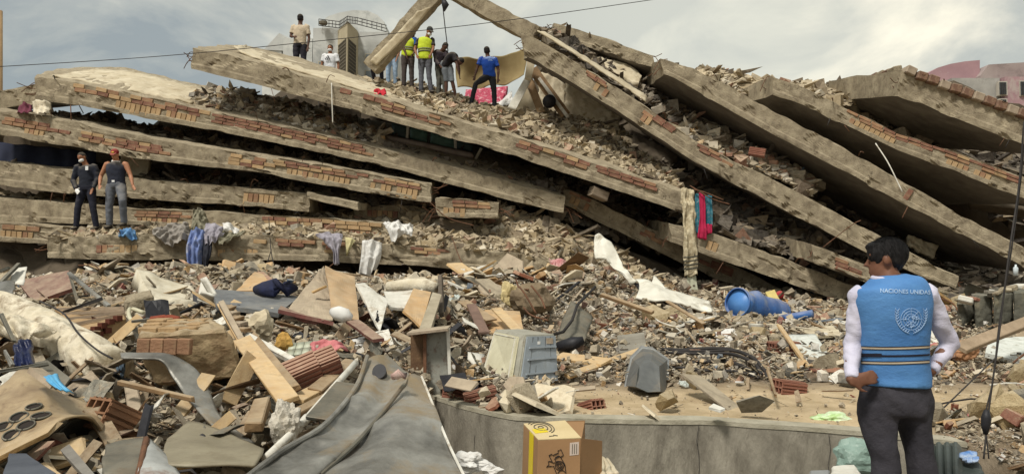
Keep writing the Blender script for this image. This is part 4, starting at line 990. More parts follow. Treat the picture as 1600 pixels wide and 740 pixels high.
fabric('grey_garment', 'crumpled grey garment lying left of the blue and white cloth', 'garment', [[(240, 358, 15.5), (265, 350, 15.4), (292, 346, 15.5)], [(240, 368, 15.2), (268, 366, 15.15), (298, 362, 15.2)], [(262, 384, 15.1), (276, 380, 15.05), (292, 374, 15.1)]], mat('ash_cloth', lin(160, 154, 146), lin(122, 116, 110), scale=5, bump=.5), crumple=.12, nu=34)
fabric('light_blue_cloth', 'crumpled light blue cloth at the feet of the man in grey trousers', 'cloth', [[(185, 364, 15.5), (198, 354, 15.4), (212, 360, 15.5)], [(186, 371, 15.2), (200, 369, 15.1), (212, 368, 15.2)]], mat('sky_cloth', lin(120, 164, 206), lin(88, 132, 180), scale=6, bump=.5), crumple=.14, nu=18, nv=12)
fabric('red_rag', 'red rag lying on the longest slab above its red bricks', 'rag', [[(584, 142, 17.0), (594, 138, 17.0), (604, 142, 17.0)], [(583, 147, 16.7), (594, 148, 16.7), (604, 147, 16.7)]], mat('red_cloth', lin(196, 50, 62), lin(160, 34, 46), scale=6, bump=.4), crumple=.1, nu=12, nv=8)
fabric('tarpaulin', 'beige tarpaulin stretched behind the man in the blue T-shirt', 'tarpaulin', [[(712, 90, 21.2), (740, 90, 21.2), (775, 88, 21.0), (822, 74, 20.8)], [(712, 115, 21.3), (745, 112, 21.4), (780, 112, 21.2), (822, 96, 20.8)], [(714, 141, 21.2), (745, 138, 21.4), (780, 134, 21.2), (818, 118, 20.8)]], mat('beige_tarp', lin(160, 143, 102), lin(134, 117, 80), scale=1.4, bump=.2, bscale=8), fold=.09, fs=14, crumple=.08, cs=1.2, nu=40, nv=24)
RM = mat('red_floral_ticking', lin(196, 90, 110), lin(150, 50, 74), scale=12, bump=.1, stain=lin(222, 190, 194), sscale=9, samt=.9)
m_ = tag(patch('mattress', [[(728, 140, 20.8), (760, 138, 20.8), (794, 134, 20.8)], [(724, 166, 20.4), (760, 168, 20.4), (784, 158, 20.4)]], RM, .2, 20, 8, .04), 'red floral mattress behind the legs of the man in the blue T-shirt', 'mattress')
fabric('white_sheet', 'bright white sheet under the red floral mattress', 'sheet', [[(742, 164, 20.3), (776, 160, 20.3), (800, 142, 20.3)], [(742, 172, 20), (776, 172, 20), (802, 160, 20)]], WHITEF, crumple=.06)
fabric('cream_net', 'frayed cream netting hanging at the left end below the second slab', 'netting', [[(50, 158, 16.9), (62, 156, 16.8), (80, 160, 16.9)], [(52, 178, 16.7), (64, 178, 16.6), (78, 178, 16.7)]], CREAMF, crumple=.08, nu=16, nv=12)
fabric('maroon_cloth', 'maroon cloth at the far left below the second slab', 'cloth', [[(28, 166, 16.9), (38, 162, 16.8), (50, 164, 16.9)], [(26, 176, 16.7), (38, 177, 16.6), (50, 176, 16.7)]], mat('maroon_cloth', lin(112, 56, 72), bump=.4), crumple=.08, nu=12, nv=8)
fabric('pink_rag', 'pink and white rag on the rubble right of the lowest slab', 'rag', [[(858, 404, 14.6), (872, 402, 14.5), (888, 412, 14.6)], [(866, 422, 14.4), (878, 424, 14.3), (888, 422, 14.4)]], mat('pink_white_cloth', lin(206, 176, 172), lin(170, 96, 100), scale=6, bump=.5), crumple=.13, nu=18, nv=12)
for (pp, lb, mm) in (([(1368, 224, 16.2), (1388, 255, 15.9), (1410, 300, 15.7)], 'pale strap dangling across the second slab of the fan', WPAINT), ([(327, 365, 14.9), (392, 384, 14.9), (391, 410, 14.9)], None, None),
                     ([(518, 130, 16.4), (519, 165, 16.3), (520, 192, 16.3)], 'thin rod hanging below the longest slab near its upper end', WPAINT), ([(1286, 386, 14.8), (1330, 352, 14.7), (1345, 344, 14.7)], 'bar sticking up from the short slab with a torn brick face', RUST),
                     ([(420, 340, 15.9), (424, 395, 15.0), (436, 440, 14.6)], 'twisted wire dangling down the middle of the lowest slab', WIREM), ([(424, 390, 15.0), (418, 410, 14.9), (416, 432, 14.6)], 'short wire dangling left of the twisted wire on the lowest slab', WIREM),
                     ([(706, 370, 15), (722, 410, 14.6), (748, 440, 14)], 'wire drooping over the right part of the lowest slab', RUST), ([(672, 316, 16), (700, 340, 15.8), (740, 352, 15.6)], 'long bent bar left of the stubby slab block', RUST),
                     ([(100, 432, 13), (96, 400, 15.2), (80, 420, 14)], None, None), ([(1576, 380, 15), (1590, 350, 15), (1596, 320, 15.2)], None, None)):
    if lb: tag(wire('strip', pp, .013 if mm is WPAINT else .009, mm, 20), lb, 'strip')

# ------------------------------------------------------------------ big things on the field (left)
def board(name, label, cat, quad, m, th=.03, **k):
    """quad: back-left, back-right, front-right, front-left"""
    o = patch(name, [[quad[0], quad[1]], [quad[3], quad[2]]], m, th, k.pop('nu', 10), k.pop('nv', 8), k.pop('crumple', .012), k.pop('cs', 3), straight=True, smooth=False, **k)
    return tag(o, label, cat) if label else o
NEAR = .91
# bent cooker top
ck = empty('cooker_top', P(80, 640, 4.2), 'brown stained cooker top with burner holes bent over at the bottom left', 'cooker')
G_ = [[(-60, 640, 4.6), (10, 596, 4.75), (30, 577, 4.9), (62, 582, 4.9), (92, 612, 4.8), (150, 634, 4.75), (166, 652, 4.7)],
      [(-60, 690, 4.2), (10, 648, 4.4), (40, 625, 4.5), (70, 622, 4.55), (95, 640, 4.5), (140, 652, 4.5), (163, 664, 4.55)],
      [(-60, 740, 3.9), (5, 722, 4.0), (45, 694, 4.1), (76, 672, 4.2), (108, 652, 4.3), (142, 650, 4.4), (160, 672, 4.5)]]
tpl = patch('top_plate', G_, ENAM, .012, 46, 26, .035, 3, parent=ck)
_b = bmesh.new(); _b.from_mesh(tpl.data); _b.transform(Matrix.Translation(wloc(tpl))); tplb = BVHTree.FromBMesh(_b); _b.free()
patch('front_lip', [[(-60, 742, 3.9), (5, 724, 3.99), (45, 696, 4.09), (76, 674, 4.19), (106, 655, 4.29)], [(-60, 772, 3.95), (5, 742, 4.05), (45, 708, 4.15), (76, 684, 4.25), (106, 660, 4.35)]], STEELD, .01, 20, 5, .01, parent=ck)
patch('folded_side', [[(110, 656, 4.5), (142, 652, 4.6), (164, 660, 4.6)], [(80, 690, 4.4), (120, 690, 4.7), (166, 684, 4.62)], [(60, 730, 4.3), (110, 735, 4.6), (146, 712, 4.6)]], STEELD, .012, 20, 14, .03, 4, parent=ck)
for (x, y, r) in ((30, 652, .047), (41, 665, .045), (64, 650, .05), (53, 636, .042), (18, 680, .042), (6, 667, .045)):
    co_ = Vector((0, 0, CAMZ)); h_ = tplb.ray_cast(co_, (P(x, y, 4) - co_).normalized())
    if h_[0] is None: continue
    c = h_[0]; dn = h_[1] if h_[1].dot(co_ - c) > 0 else -h_[1]
    Mx = frame(Vector((1, 0, 0)), dn)
    ring = [c + Mx @ Vector((r * .9 * math.cos(a), r * .9 * math.sin(a), .006)) for a in np.linspace(0, 2 * math.pi, 24, endpoint=False)]
    cup = MB(); V = [p - dn * .004 for p in ring] + [p - dn * .03 for p in ring]; n = 24
    cup.add(V, [(i, (i + 1) % n, n + (i + 1) % n, n + i) for i in range(n)] + [tuple(range(2 * n - 1, n - 1, -1)), tuple(range(n))]); bo = cup.build('burner', mat('burnt_black', lin(52, 44, 38), lin(34, 30, 28), scale=20, bump=.3), ck)  # dark disc stands for the shade inside a burner hole
    V, F = tubeV([ring[i % 24] for i in range(25)], .005, 6, cap=False); mk('rim', V, F, STEELD, bo)
board('wooden_board', 'split board with a scrap of blue plastic lying on the cooker top', 'board', [(42, 581, 4.6), (62, 582, 4.7), (90, 603, 4.6), (78, 607, 4.4)], GREYB, .03)
fabric('blue_wrap', 'scrap of light blue plastic on the split board at the left', 'plastic scrap', [[(66, 588, 4.5), (78, 585, 4.5), (90, 583, 4.55)], [(78, 600, 4.4), (88, 598, 4.4), (96, 596, 4.45)], [(88, 606, 4.35), (100, 609, 4.35), (114, 612, 4.4)]], mat('light_blue_plastic', lin(104, 178, 214), lin(76, 150, 196), scale=6, bump=.2, rough=.4), .006, 14, 12, .01, crumple=.015)
board('metal_plate', 'grey metal plate standing behind the blue plastic scrap', 'metal plate', [(54, 566, 5.2), (74, 562, 5.3), (110, 590, 5.0), (100, 604, 4.9)], STEELD, .012)
board('wooden_lath', 'grey wooden lath leaning in the bottom left corner below the cooker top', 'lath', [(94, 702, 3.9), (108, 693, 3.95), (152, 745, 3.4), (136, 748, 3.4)], mat('grey_timber', lin(134, 130, 122), lin(106, 102, 96), scale=8, bump=.4), .03)
board('dark_sheet', 'slate blue sheet lying in the very bottom left corner', 'sheet', [(14, 716, 3.8), (40, 715, 3.85), (86, 745, 3.3), (0, 760, 3.2)], mat('slate_sheet', lin(88, 92, 100), lin(66, 70, 78), scale=5, bump=.2), .02, crumple=.03)
sm = empty('crushed_cabinet', P(210, 720, 3.7), 'crushed dark metal cabinet with a pale rust edged panel at the bottom left', 'cabinet')
patch('dark_panel', [[(162, 690, 4.0), (200, 684, 4.1), (226, 680, 4.1)], [(160, 745, 3.6), (190, 750, 3.5), (212, 750, 3.5)]], STEELD, .01, 14, 12, .05, 5, parent=sm)
patch('pale_panel', [[(228, 682, 3.95), (240, 694, 3.9), (262, 716, 3.9)], [(212, 750, 3.4), (240, 752, 3.4), (286, 752, 3.5)]], mat('streaked_white_metal', lin(186, 188, 184), lin(140, 142, 140), scale=5, bump=.2, rough=.5, stain=lin(120, 84, 66), sscale=4, samt=.8), .01, 14, 12, .02, parent=sm)
patch('flange', [[(224, 681, 3.93), (230, 680, 3.9)], [(208, 752, 3.38), (214, 752, 3.36)]], RUST, .02, 3, 10, .01, parent=sm)

# rolled soiled mattress
pts = [P(-30, 476, 7.4), P(14, 492, 7.2), P(58, 512, 6.9), P(100, 538, 6.5), P(140, 560, 6.2), P(172, 580, 6.0), P(186, 588, 5.95)]
V, F = tubeV([Vector(p) for p in catmull(pts, 120)], [(.165, .19)] * 104 + [(.165 - .009 * i, .185 - .010 * i) for i in range(16)], 64)
V = [v + Vector((0, -1, .6)).normalized() * (.06 * nz3(v, 3.0, 1) + .03 * nz3(v, 7, 3) - .05 * abs(nz3((v.x + v.z, v.y, v.z * .4), 9, 5))) for v in V]
rm = tag(mk('rolled_mattress', V, F, CREAMF, smooth=True), 'rolled soiled cream mattress lying at the left edge', 'mattress')
wire('cord', [(62, 470, 6.55), (100, 490, 6.2), (122, 520, 5.95), (150, 545, 5.75), (176, 560, 5.7)], .007, WIREM, 20, rm)
fabric('mattress_cover', 'torn cream cover flapping open in front of the rolled mattress', 'fabric', [[(-20, 484, 6.6), (10, 486, 6.5), (48, 500, 6.3), (86, 514, 6.2)], [(-10, 496, 6.3), (12, 496, 6.2), (50, 510, 6.1), (84, 514, 6.15)], [(18, 520, 6.2), (30, 526, 6.1), (44, 530, 6.05), (60, 524, 6.1)]], CREAMF, crumple=.06)
fabric('blue_grey_cloth', 'blue grey cloth end sticking out under the rolled mattress', 'cloth', [[(184, 562, 6.0), (194, 566, 5.95)], [(180, 592, 5.85), (190, 588, 5.8)]], mat('blue_grey_cloth', lin(92, 108, 122), lin(66, 80, 94), scale=6, bump=.4), .03, 8, 8)
fabric('navy_bin_bag', 'dark navy plastic bag in the hollow under the rolled mattress at the far left', 'bag', [[(22, 540, 6.0), (48, 530, 5.9)], [(22, 572, 5.6), (54, 570, 5.6)]], mat('navy_plastic', lin(34, 42, 78), lin(24, 30, 56), scale=5, rough=.3, bump=.3), .02, 14, 12, crumple=.06)
# frame bars at left
for i, (a, b, w, t_, mm, lb) in enumerate([
    ((-20, 583, 5.0), (76, 568, 5.1), .03, .02, STEELD, 'steel bar lying across the hollow at the far left'),
    ((2, 490, 5.4), (22, 534, 5.2), .02, .02, STEELD, 'upright bent bar left of the rolled mattress'),
    ((8, 548, 5.3), (20, 570, 5.2), .02, .02, STEEL, 'short bright bar in the hollow at the far left'),
    ((108, 426, 10.3), (170, 478, 9.5), .05, .03, STEEL, 'long bright metal leg leaning right of the maroon board'),
    ((108, 426, 10.4), (121, 472, 9.8), .03, .03, STEELD, 'short dark metal leg leaning right of the maroon board'),
    ((97, 488, 8.2), (160, 466, 8.4), .03, .03, WIREM, 'thin bar lying on the hollow block slab'),
    ((205, 502, 7.2), (262, 495, 7.4), .03, .03, STEEL, 'chrome tube end poking into the brick lump'),
    ((185, 598, 5.2), (302, 624, 4.9), .03, .03, WOODM, 'thin long strip between the cooker top and the curved metal strip'),
    ((120, 440, 11), (60, 470, 10), .05, .03, WOODM, 'brown lath under the maroon board'),
    ((300, 498, 8.5), (316, 482, 8.6), .02, .02, WOODM, 'thin stick poking up near the top of the pallet'),
    ]):
    tag(plank('bar', a, b, w, t_, mm), lb, 'bar')
for (pp, r, mm, lb) in [([(224, 488, 7.8), (203, 482, 7.9), (206, 500, 7.6), (240, 500, 7.6)], .02, CREAMP, 'chipped rim of a broken basin between the block slab and brick lump'),
                        ([(236, 500, 7.3), (262, 497, 7.3), (280, 500, 7.3)], .035, mat('rust_red_pipe', lin(140, 70, 50), bump=.3), 'rust red pipe stub on the brick lump'),
                        ([(250, 420, 12), (205, 430, 11.5), (180, 447, 11)], .02, WIREM, None)]:
    if lb: tag(wire('pipe', pp, r, mm, 18), lb, 'pipe')
mb_ = board('maroon_board', 'maroon laminated board standing on edge at the left', 'board', [(26, 438, 10.8), (107, 422, 10.8), (113, 450, 10.3), (52, 471, 10.0)], MAROON, .05)
wg = empty('torn_casing', P(20, 470, 9), 'torn white metal casing propped up at the left edge beside the maroon board', 'casing')
patch('panel', [[(-10, 440, 8.8), (10, 436, 8.9), (24, 440, 9.0)], [(-14, 482, 8.4), (0, 484, 8.3), (18, 470, 8.4)]], STEEL, .01, 12, 10, .06, parent=wg)
patch('panel', [[(22, 420, 9.3), (42, 416, 9.3)], [(14, 444, 9.0), (36, 444, 9.0)]], WPAINT, .01, 8, 8, .04, parent=wg)
for a, b in (((0, 442, 8.9), (30, 412, 9.2)), ((6, 436, 9), (24, 418, 9.2)), ((0, 424, 9.2), (14, 418, 9.2))):
    V, F = plankV(P(*a), P(*b), .04, .03); mk('bar', V, F, STEELD, wg)
# hollow block slab piece
hb = block_from_top('hollow_block_slab', [(86, 478, 8.6), (194, 480, 8.4), (196, 496, 7.7), (122, 522, 7.3)], .16, BRK[0], rough=.02, sub=14)
tag(hb, 'broken slab of ribbed hollow blocks lying right of the rolled mattress', 'block slab')
W_ = wloc(hb)
for i in range(4):
    f = (i + .8) / 5.2; a = Vector(P(86, 478, 8.6)).lerp(P(122, 522, 7.3), f); b = Vector(P(194, 480, 8.4)).lerp(P(196, 496, 7.7), f)
    V, F = plankV(a + Vector((0, 0, .008)), b + Vector((0, 0, .008)), .016, .03); mk('joint', V, F, GREYB, hb)
for i, (x, y) in enumerate(((136, 513), (149, 508), (160, 502), (172, 496), (184, 491), (140, 522), (154, 516), (167, 510))):
    V, F = boxV(P(x, y + 6, 7.28 + (x - 122) * .0055), .055, .06, .05, Matrix.Rotation(R(-22), 3, 'Z')); mk('cell', V, F, mat('cell_shade_clay', lin(104, 58, 44), bump=.3), hb)  # solid plugs, coloured with the shade of the open cells
# brick masonry lump
bl = block_from_top('brick_masonry_lump', [(228, 500, 6.4), (332, 497, 6.4), (356, 514, 5.75), (212, 523, 5.6)], (.1, .08, -.36), mat('mortar_lump', dust=.5, c1=lin(168, 148, 114), c2=lin(120, 100, 74), scale=2.6, bump=1, bscale=14, stain=lin(110, 78, 52), sscale=2.4, samt=.7), rough=.028, sub=18)
tag(bl, 'large lump of yellow brick masonry in the left foreground', 'masonry lump')
for r in range(3):
    for c_ in range(3):
        y = 503 + r * 6.2; x = 236 - r * 6 + c_ * 31
        V, F = plankV(P(x, y, 6.3 - r * .22), P(x + 28, y - .4, 6.3 - r * .22), .16, .05, jit=.006); b = mk('brick', V, F, BRK[0], bl); bevel_obj(b, .006)
for c_ in range(4):
    V, F = boxV(P(226 + c_ * 21, 541, 5.61), .09, .05, .11, Matrix.Rotation(R(3), 3, 'Y')); b = mk('brick', V, F, BRK[1], bl); bevel_obj(b, .006)
bm_ = block_from_top('plaster_block', [(195, 462, 9.6), (236, 452, 9.6), (240, 462, 9.2), (196, 470, 9.0)], .12, CONC, rough=.02); tag(bm_, 'oblong plaster lump in front of the white foam mattress', 'lump')
# white foam mattress
fm = tag(patch('foam_mattress', [[(213, 420, 10.9), (236, 424, 11.0), (258, 436, 11.0), (300, 446, 11.0)], [(226, 446, 10.4), (246, 450, 10.5), (266, 456, 10.6), (310, 462, 10.7)], [(251, 478, 9.9), (262, 472, 10.0), (286, 468, 10.1), (312, 474, 10.2)]], mat('dirty_foam', lin(214, 208, 190), lin(180, 170, 146), scale=2.5, bump=.2, stain=lin(140, 124, 96), sscale=2.4, samt=.7), .22, 24, 18, .03, 3), 'thick white foam mattress slumped in the rubble on the left', 'mattress')
wb = empty('white_tub', P(322, 470, 9.8), 'small white box tub standing on end beside the foam mattress', 'tub')
patch('back', [[(314, 438, 10.2), (320, 434, 10.2)], [(308, 468, 10.0), (330, 476, 10.0)]], WPAINT, .02, 5, 6, .01, parent=wb)
for q in ([(312, 436, 10.1), (319, 433, 9.9), (337, 462, 9.8), (332, 470, 9.9)], [(308, 466, 9.9), (332, 476, 9.9), (336, 464, 9.7), (314, 456, 9.7)]):
    patch('side', [[q[0], q[1]], [q[3], q[2]]], WPAINT, .03, 4, 6, .004, parent=wb)
board('slate_board', 'long slate grey panel lying under the navy clothes bundle', 'panel', [(332, 451, 10.2), (470, 463, 10.0), (436, 488, 9.0), (338, 476, 9.0)], mat('slate_panel', lin(124, 126, 126), lin(92, 94, 96), scale=2.4, bump=.3, stain=lin(150, 142, 128), sscale=2.5), .05, crumple=.03)
board('orange_board', 'orange tan board behind the slate grey panel', 'board', [(398, 425, 11.6), (410, 426, 11.6), (428, 452, 10.4), (368, 454, 10.4)], PLY, .02, crumple=.03)
board('red_edge_strip', 'rust red strip lying behind the navy clothes bundle', 'strip', [(402, 424, 11.7), (412, 424, 11.7), (436, 444, 10.8), (424, 446, 10.8)], TERRA, .02)
nb = tag(tube('clothes_bundle', [P(400, 452, 10), P(415, 449, 9.9), (P(432, 449, 9.8)), P(448, 450, 9.9), P(466, 449, 10)], [.05, .10, .12, .1, .03], mat('navy_cloth', lin(44, 52, 88), lin(40, 40, 48), scale=2.5, bump=1, bscale=10), 14), 'bundle of navy and black clothes on the slate grey panel', 'clothes')
for v in nb.data.vertices: v.co += Vector((nz3(v.co, 6, 1), nz3(v.co, 6, 4), nz3(v.co, 6, 7))) * .05
# flattened cartons in the middle left
board('flattened_carton', 'dusty grey brown carton sheet sloping down left of the tan one', 'carton', [(506, 415, 10.6), (514, 440, 10.2), (520, 500, 8.6), (438, 496, 8.7)], GREYB, .02, crumple=.05, nu=16, nv=16)
board('flattened_carton', 'clean tan carton sheet standing up in the middle of the left rubble', 'carton', [(508, 415, 10.3), (554, 434, 10.3), (561, 496, 8.7), (520, 494, 8.6)], CARD, .015, crumple=.05, nu=16, nv=16)
plank('batten', (488, 456, 9.3), (510, 447, 9.3), .06, .03, WOODL); tag(bpy.data.objects[-1] if False else [o for o in COL.objects if o.name.startswith('batten')][-1], 'short pale batten lying on the dusty carton sheet', 'batten')
board('dark_frame_panel', 'dark plank lying along the foot of the carton sheets', 'plank', [(438, 482, 9.0), (470, 496, 8.6), (520, 508, 8.3), (434, 488, 8.7)], MAROON, .04)
tag(tube('white_bundle', [P(519, 486, 8.3), P(528, 489, 8.25), P(540, 493, 8.2), P(550, 496, 8.2)], [.04, .075, .075, .03], WHITEF, 14), 'white cushion tied with dark cord at the foot of the tan carton', 'cushion')
board('white_board', 'white peeling board standing up right of the tan carton', 'board', [(556, 442, 9.6), (570, 440, 9.7), (606, 470, 9.3), (594, 516, 8.2)], WPAINT, .03, crumple=.05, nu=14, nv=14)
board('white_board', 'white board half hidden behind the orange tan board', 'board', [(600, 455, 10.3), (660, 452, 10.3), (664, 484, 9.4), (608, 480, 9.2)], WPAINT, .03, crumple=.03)
board('tan_board', 'orange tan board leaning in the middle of the field', 'board', [(646, 451, 10.2), (674, 455, 10.1), (658, 510, 8.6), (630, 484, 9.0)], PLY, .025, crumple=.03)
board('laminate_offcut', 'cream offcut with a rounded end right of the orange tan board', 'offcut', [(676, 456, 9.7), (690, 460, 9.7), (672, 516, 8.3), (654, 516, 8.4)], mat('cream_laminate', lin(176, 166, 144), lin(140, 130, 110), scale=4, bump=.3), .05, crumple=.03)
tag(tube('rolled_padding', [P(606, 448, 10.7), P(636, 447, 10.6), P(664, 446, 10.6), P(682, 450, 10.5)], [.07, .1, .1, .07], CREAMF, 14), 'cream rolled padding lying above the orange tan board', 'padding')
tag(plank('post', (688, 432, 11), (690, 492, 9.4), .06, .06, mat('grey_post', lin(104, 94, 82), lin(80, 72, 62), bump=.5), up=(0, -1, 0)), 'dark wooden post standing up right of the cream offcut', 'post')
board('maroon_plank', 'faded maroon plank sloping down behind the sheet metal', 'plank', [(540, 500, 8.2), (560, 498, 8.2), (600, 528, 7.3), (582, 530, 7.3)], MAROON, .03)
# pallet
pal = empty('wooden_pallet', P(400, 600, 5.8), 'broken pale wooden pallet leaning on the brick masonry lump', 'pallet')
def pb(a, b, w, t, m=WOODL, nm='board', up=(0, -.6, .8)):
    V, F = plankV(P(*a), P(*b), w, t, up, .006); o = mk(nm, V, F, m, pal); bevel_obj(o, .004)
pb((347, 477, 7.2), (380, 536, 6.3), .045, .09, GREYB, 'rail'); pb((378, 530, 6.3), (452, 626, 5.0), .13, .035); pb((343, 478, 7.3), (398, 575, 5.8), .03, .05)
pb((361, 479, 7.4), (392, 521, 6.7), .04, .05, WOODM, 'rail'); pb((392, 521, 6.7), (462, 606, 5.2), .06, .04, WOODM, 'rail')
for i in range(5): f = i / 5; pb((350 + 30 * f, 482 + 42 * f, 7.15 - .8 * f), (362 + 30 * f, 479 + 42 * f, 7.3 - .8 * f), .09, .03, GREYB if i % 2 else WOODM, 'slat')
for i in range(5): f = i / 5; pb((392 + 50 * f, 545 + 62 * f, 6.2 - .9 * f), (406 + 50 * f, 541 + 62 * f, 6.3 - .9 * f), .07, .03, WOODL, 'slat')
for (a, b, w, t_, mm, lb) in [((384, 524, 6.6), (463, 566, 6.0), .05, .05, WPAINT, 'white painted bar lying across the pallet'),
    ((402, 534, 6.5), (448, 600, 5.4), .06, .03, WOODM, 'brown board right beside the pallet'),
    ((460, 626, 5.1), (502, 604, 5.6), .12, .03, WOODL, 'orange pine board right of the foot of the pallet'),
    ((492, 612, 5.4), (548, 566, 6.2), .1, .05, WOODM, 'heavy brown beam leading up to the sheet metal'),
    ((455, 650, 4.7), (530, 610, 5.3), .05, .04, WOODM, 'thin brown beam below the heavy brown beam'),
    ((500, 655, 4.6), (545, 600, 5.3), .16, .02, STEELD, 'dark blue grey panel beneath the white pipe'),
    ((396, 668, 4.4), (410, 628, 4.9), .09, .06, WOODM, 'short upright wooden block left of the plaster lump'),
    ((204, 602, 5.6), (216, 668, 4.9), .07, .07, GREYB, 'grey timber offcut standing right of the cooker top'),
    ((886, 588, 7.4), (1012, 543, 8.6), .07, .03, WOODL, 'long pine plank slanting between washing machine and grey monitor'),
    ((872, 556, 8.4), (948, 566, 7.8), .16, .03, WOODL, 'wide pine board right beside the washing machine'),
    ((1042, 470, 11.5), (1100, 506, 10.6), .05, .03, WOODM, 'long thin strip running down from the white plastic sheet'),
    ((940, 460, 11.6), (1020, 488, 11), .07, .04, WOODM, 'weathered batten in front of the white plastic sheet'),
    ((776, 482, 9.8), (812, 520, 8.8), .12, .02, WOODL, 'pale lath lying diagonally on the tan hardboard'),
    ((1217, 508, 9.8), (1262, 572, 7.9), .05, .03, WOODL, 'pine strip along the left side of the white mottled board'),
    ((1500, 545, 7.6), (1612, 500, 8.4), .12, .05, mat('dusty_plank', lin(170, 150, 126), lin(140, 122, 100), bump=.4), 'dusty plank slanting up to the right edge'),
    ((860, 612, 6.6), (930, 606, 6.6), .04, .02, GREYB, 'flat strip lying at the edge of the bare earth'),
    ((700, 596, 6.3), (742, 604, 6.2), .12, .02, GREYB, 'flat grey board lying below the small white box'),
    ((1110, 634, 5.6), (1130, 640, 5.5), .05, .02, WPAINT, 'little white slat on the bare earth'),
    ((1200, 577, 7.2), (1212, 618, 6.2), .02, .02, WOODM, 'thin stick standing at the end of the cable bundle'),
    ((722, 470, 10.6), (768, 500, 9.6), .14, .02, WOODM, 'brown flat board left of the tan hardboard'),
    ((737, 476, 10.2), (757, 520, 9.0), .12, .03, mat('mauve_brown_board', lin(128, 104, 92), lin(100, 82, 72), bump=.3), 'mauve brown board standing left of the tan hardboard'),
    ]:
    tag(plank('plank', a, b, w, t_, mm, up=(.1, -.5, .85)), lb, 'plank')
# curved metal strips
tag(patch('curved_metal_strip', [[(188, 550, 5.45), (260, 552, 5.4), (305, 575, 5.35), (328, 612, 5.2), (346, 650, 4.9), (398, 690, 4.5)], [(190, 558, 5.3), (250, 562, 5.25), (270, 588, 5.2), (298, 626, 5.0), (338, 668, 4.6), (390, 698, 4.35)]], STEEL, .012, 60, 8, .02, 4), 'long curved strip of sheet steel snaking past the brick masonry lump', 'metal strip')
tag(patch('curved_metal_sheet', [[(262, 688, 4.3), (300, 662, 4.7), (350, 676, 4.5), (412, 704, 4.2)], [(256, 705, 4.0), (300, 690, 4.2), (352, 700, 4.2), (410, 712, 4.05)], [(258, 728, 3.7), (300, 730, 3.7), (350, 728, 3.75), (398, 730, 3.8)]], mat('khaki_sheet', lin(150, 142, 120), lin(118, 110, 92), scale=2.5, rough=.5, bump=.15, stain=lin(96, 84, 66), sscale=3), .012, 34, 14, .012), 'khaki sheet metal panel curving along the bottom edge', 'metal panel')
# large torn sheet
sh = empty('sheet_metal', P(560, 740, 3.6), 'huge crumpled sheet of grey steel filling the bottom centre', 'sheet metal')
lw_ = patch('left_wing', [[(576, 556, 5.1), (590, 552, 5.15), (612, 556, 5.2), (640, 584, 5.0)], [(556, 604, 4.7), (582, 600, 4.75), (606, 606, 4.8), (630, 606, 4.75)], [(508, 662, 4.15), (545, 656, 4.3), (580, 650, 4.45), (608, 634, 4.55)], [(440, 704, 3.75), (490, 705, 3.8), (530, 695, 3.9), (578, 670, 4.2)], [(372, 756, 3.3), (420, 765, 3.3), (462, 765, 3.3), (506, 735, 3.6)]], STEEL, .006, 90, 110, .012, 4, parent=sh, ridge=.035)
patch('right_wing', [[(630, 602, 4.72), (642, 584, 4.95), (652, 586, 4.95), (659, 588, 4.95)], [(596, 646, 4.4), (622, 640, 4.4), (650, 634, 4.5), (676, 630, 4.6)], [(556, 692, 4.0), (604, 690, 3.85), (652, 690, 3.95), (700, 690, 4.1)], [(500, 742, 3.6), (570, 750, 3.4), (650, 756, 3.45), (730, 752, 3.6)], [(470, 790, 3.3), (560, 800, 3.1), (650, 800, 3.15), (750, 800, 3.3)]], STEEL, .006, 100, 100, .012, 3, parent=sh, ridge=.045)
V, F = tubeV([Vector(p) for p in catmull([P(574, 556, 5.08), P(556, 604, 4.68), P(508, 662, 4.13), P(440, 704, 3.73), P(372, 756, 3.28)], 40)], .014, 8); mk('rolled_edge', V, F, STEEL, sh)
V, F = tubeV([Vector(p) for p in catmull([P(659, 588, 4.93), P(676, 630, 4.58), P(700, 690, 4.08), P(730, 752, 3.58)], 30)], .007, 6); mk('rim', V, F, WPAINT, sh)
V, F = tubeV([Vector(p) for p in catmull([P(632, 600, 4.68), P(596, 646, 4.36), P(556, 692, 3.96), P(500, 742, 3.56)], 30)], .012, 8); mk('seam', V, F, STEELD, sh)
c = P(594, 578, 4.93); V, F = tubeV([c + Vector((0, -.035, .0)), c + Vector((0, .03, -.05))], [(.042, .05), (.04, .048)], 20, ref=(1, 0, 0)); mk('vent_hole', V, F, BLACK, sh)  # black plug stands for the dark inside the hole
ss = tag(tube('shoe', [P(614, 588, 4.6), P(622, 584, 4.58), P(634, 587, 4.6)], [.02, .03, .02], mat('pink_white_scrap', lin(216, 198, 190), lin(180, 140, 130), bump=.3), 10), 'small pinkish white scrap tied on the fold of the crumpled steel sheet', 'scrap')
wp = tag(tube('white_pipe', [P(556, 566, 5.7), P(520, 606, 5.3), P(478, 655, 4.7), P(415, 716, 4.1)], [.022] * 4, WPAINT, 14), 'long white pipe leaning beside the crumpled steel sheet', 'pipe')
tube('joint', [P(480, 652, 4.72), P(474, 659, 4.66)], .027, WPAINT, 14, wp)
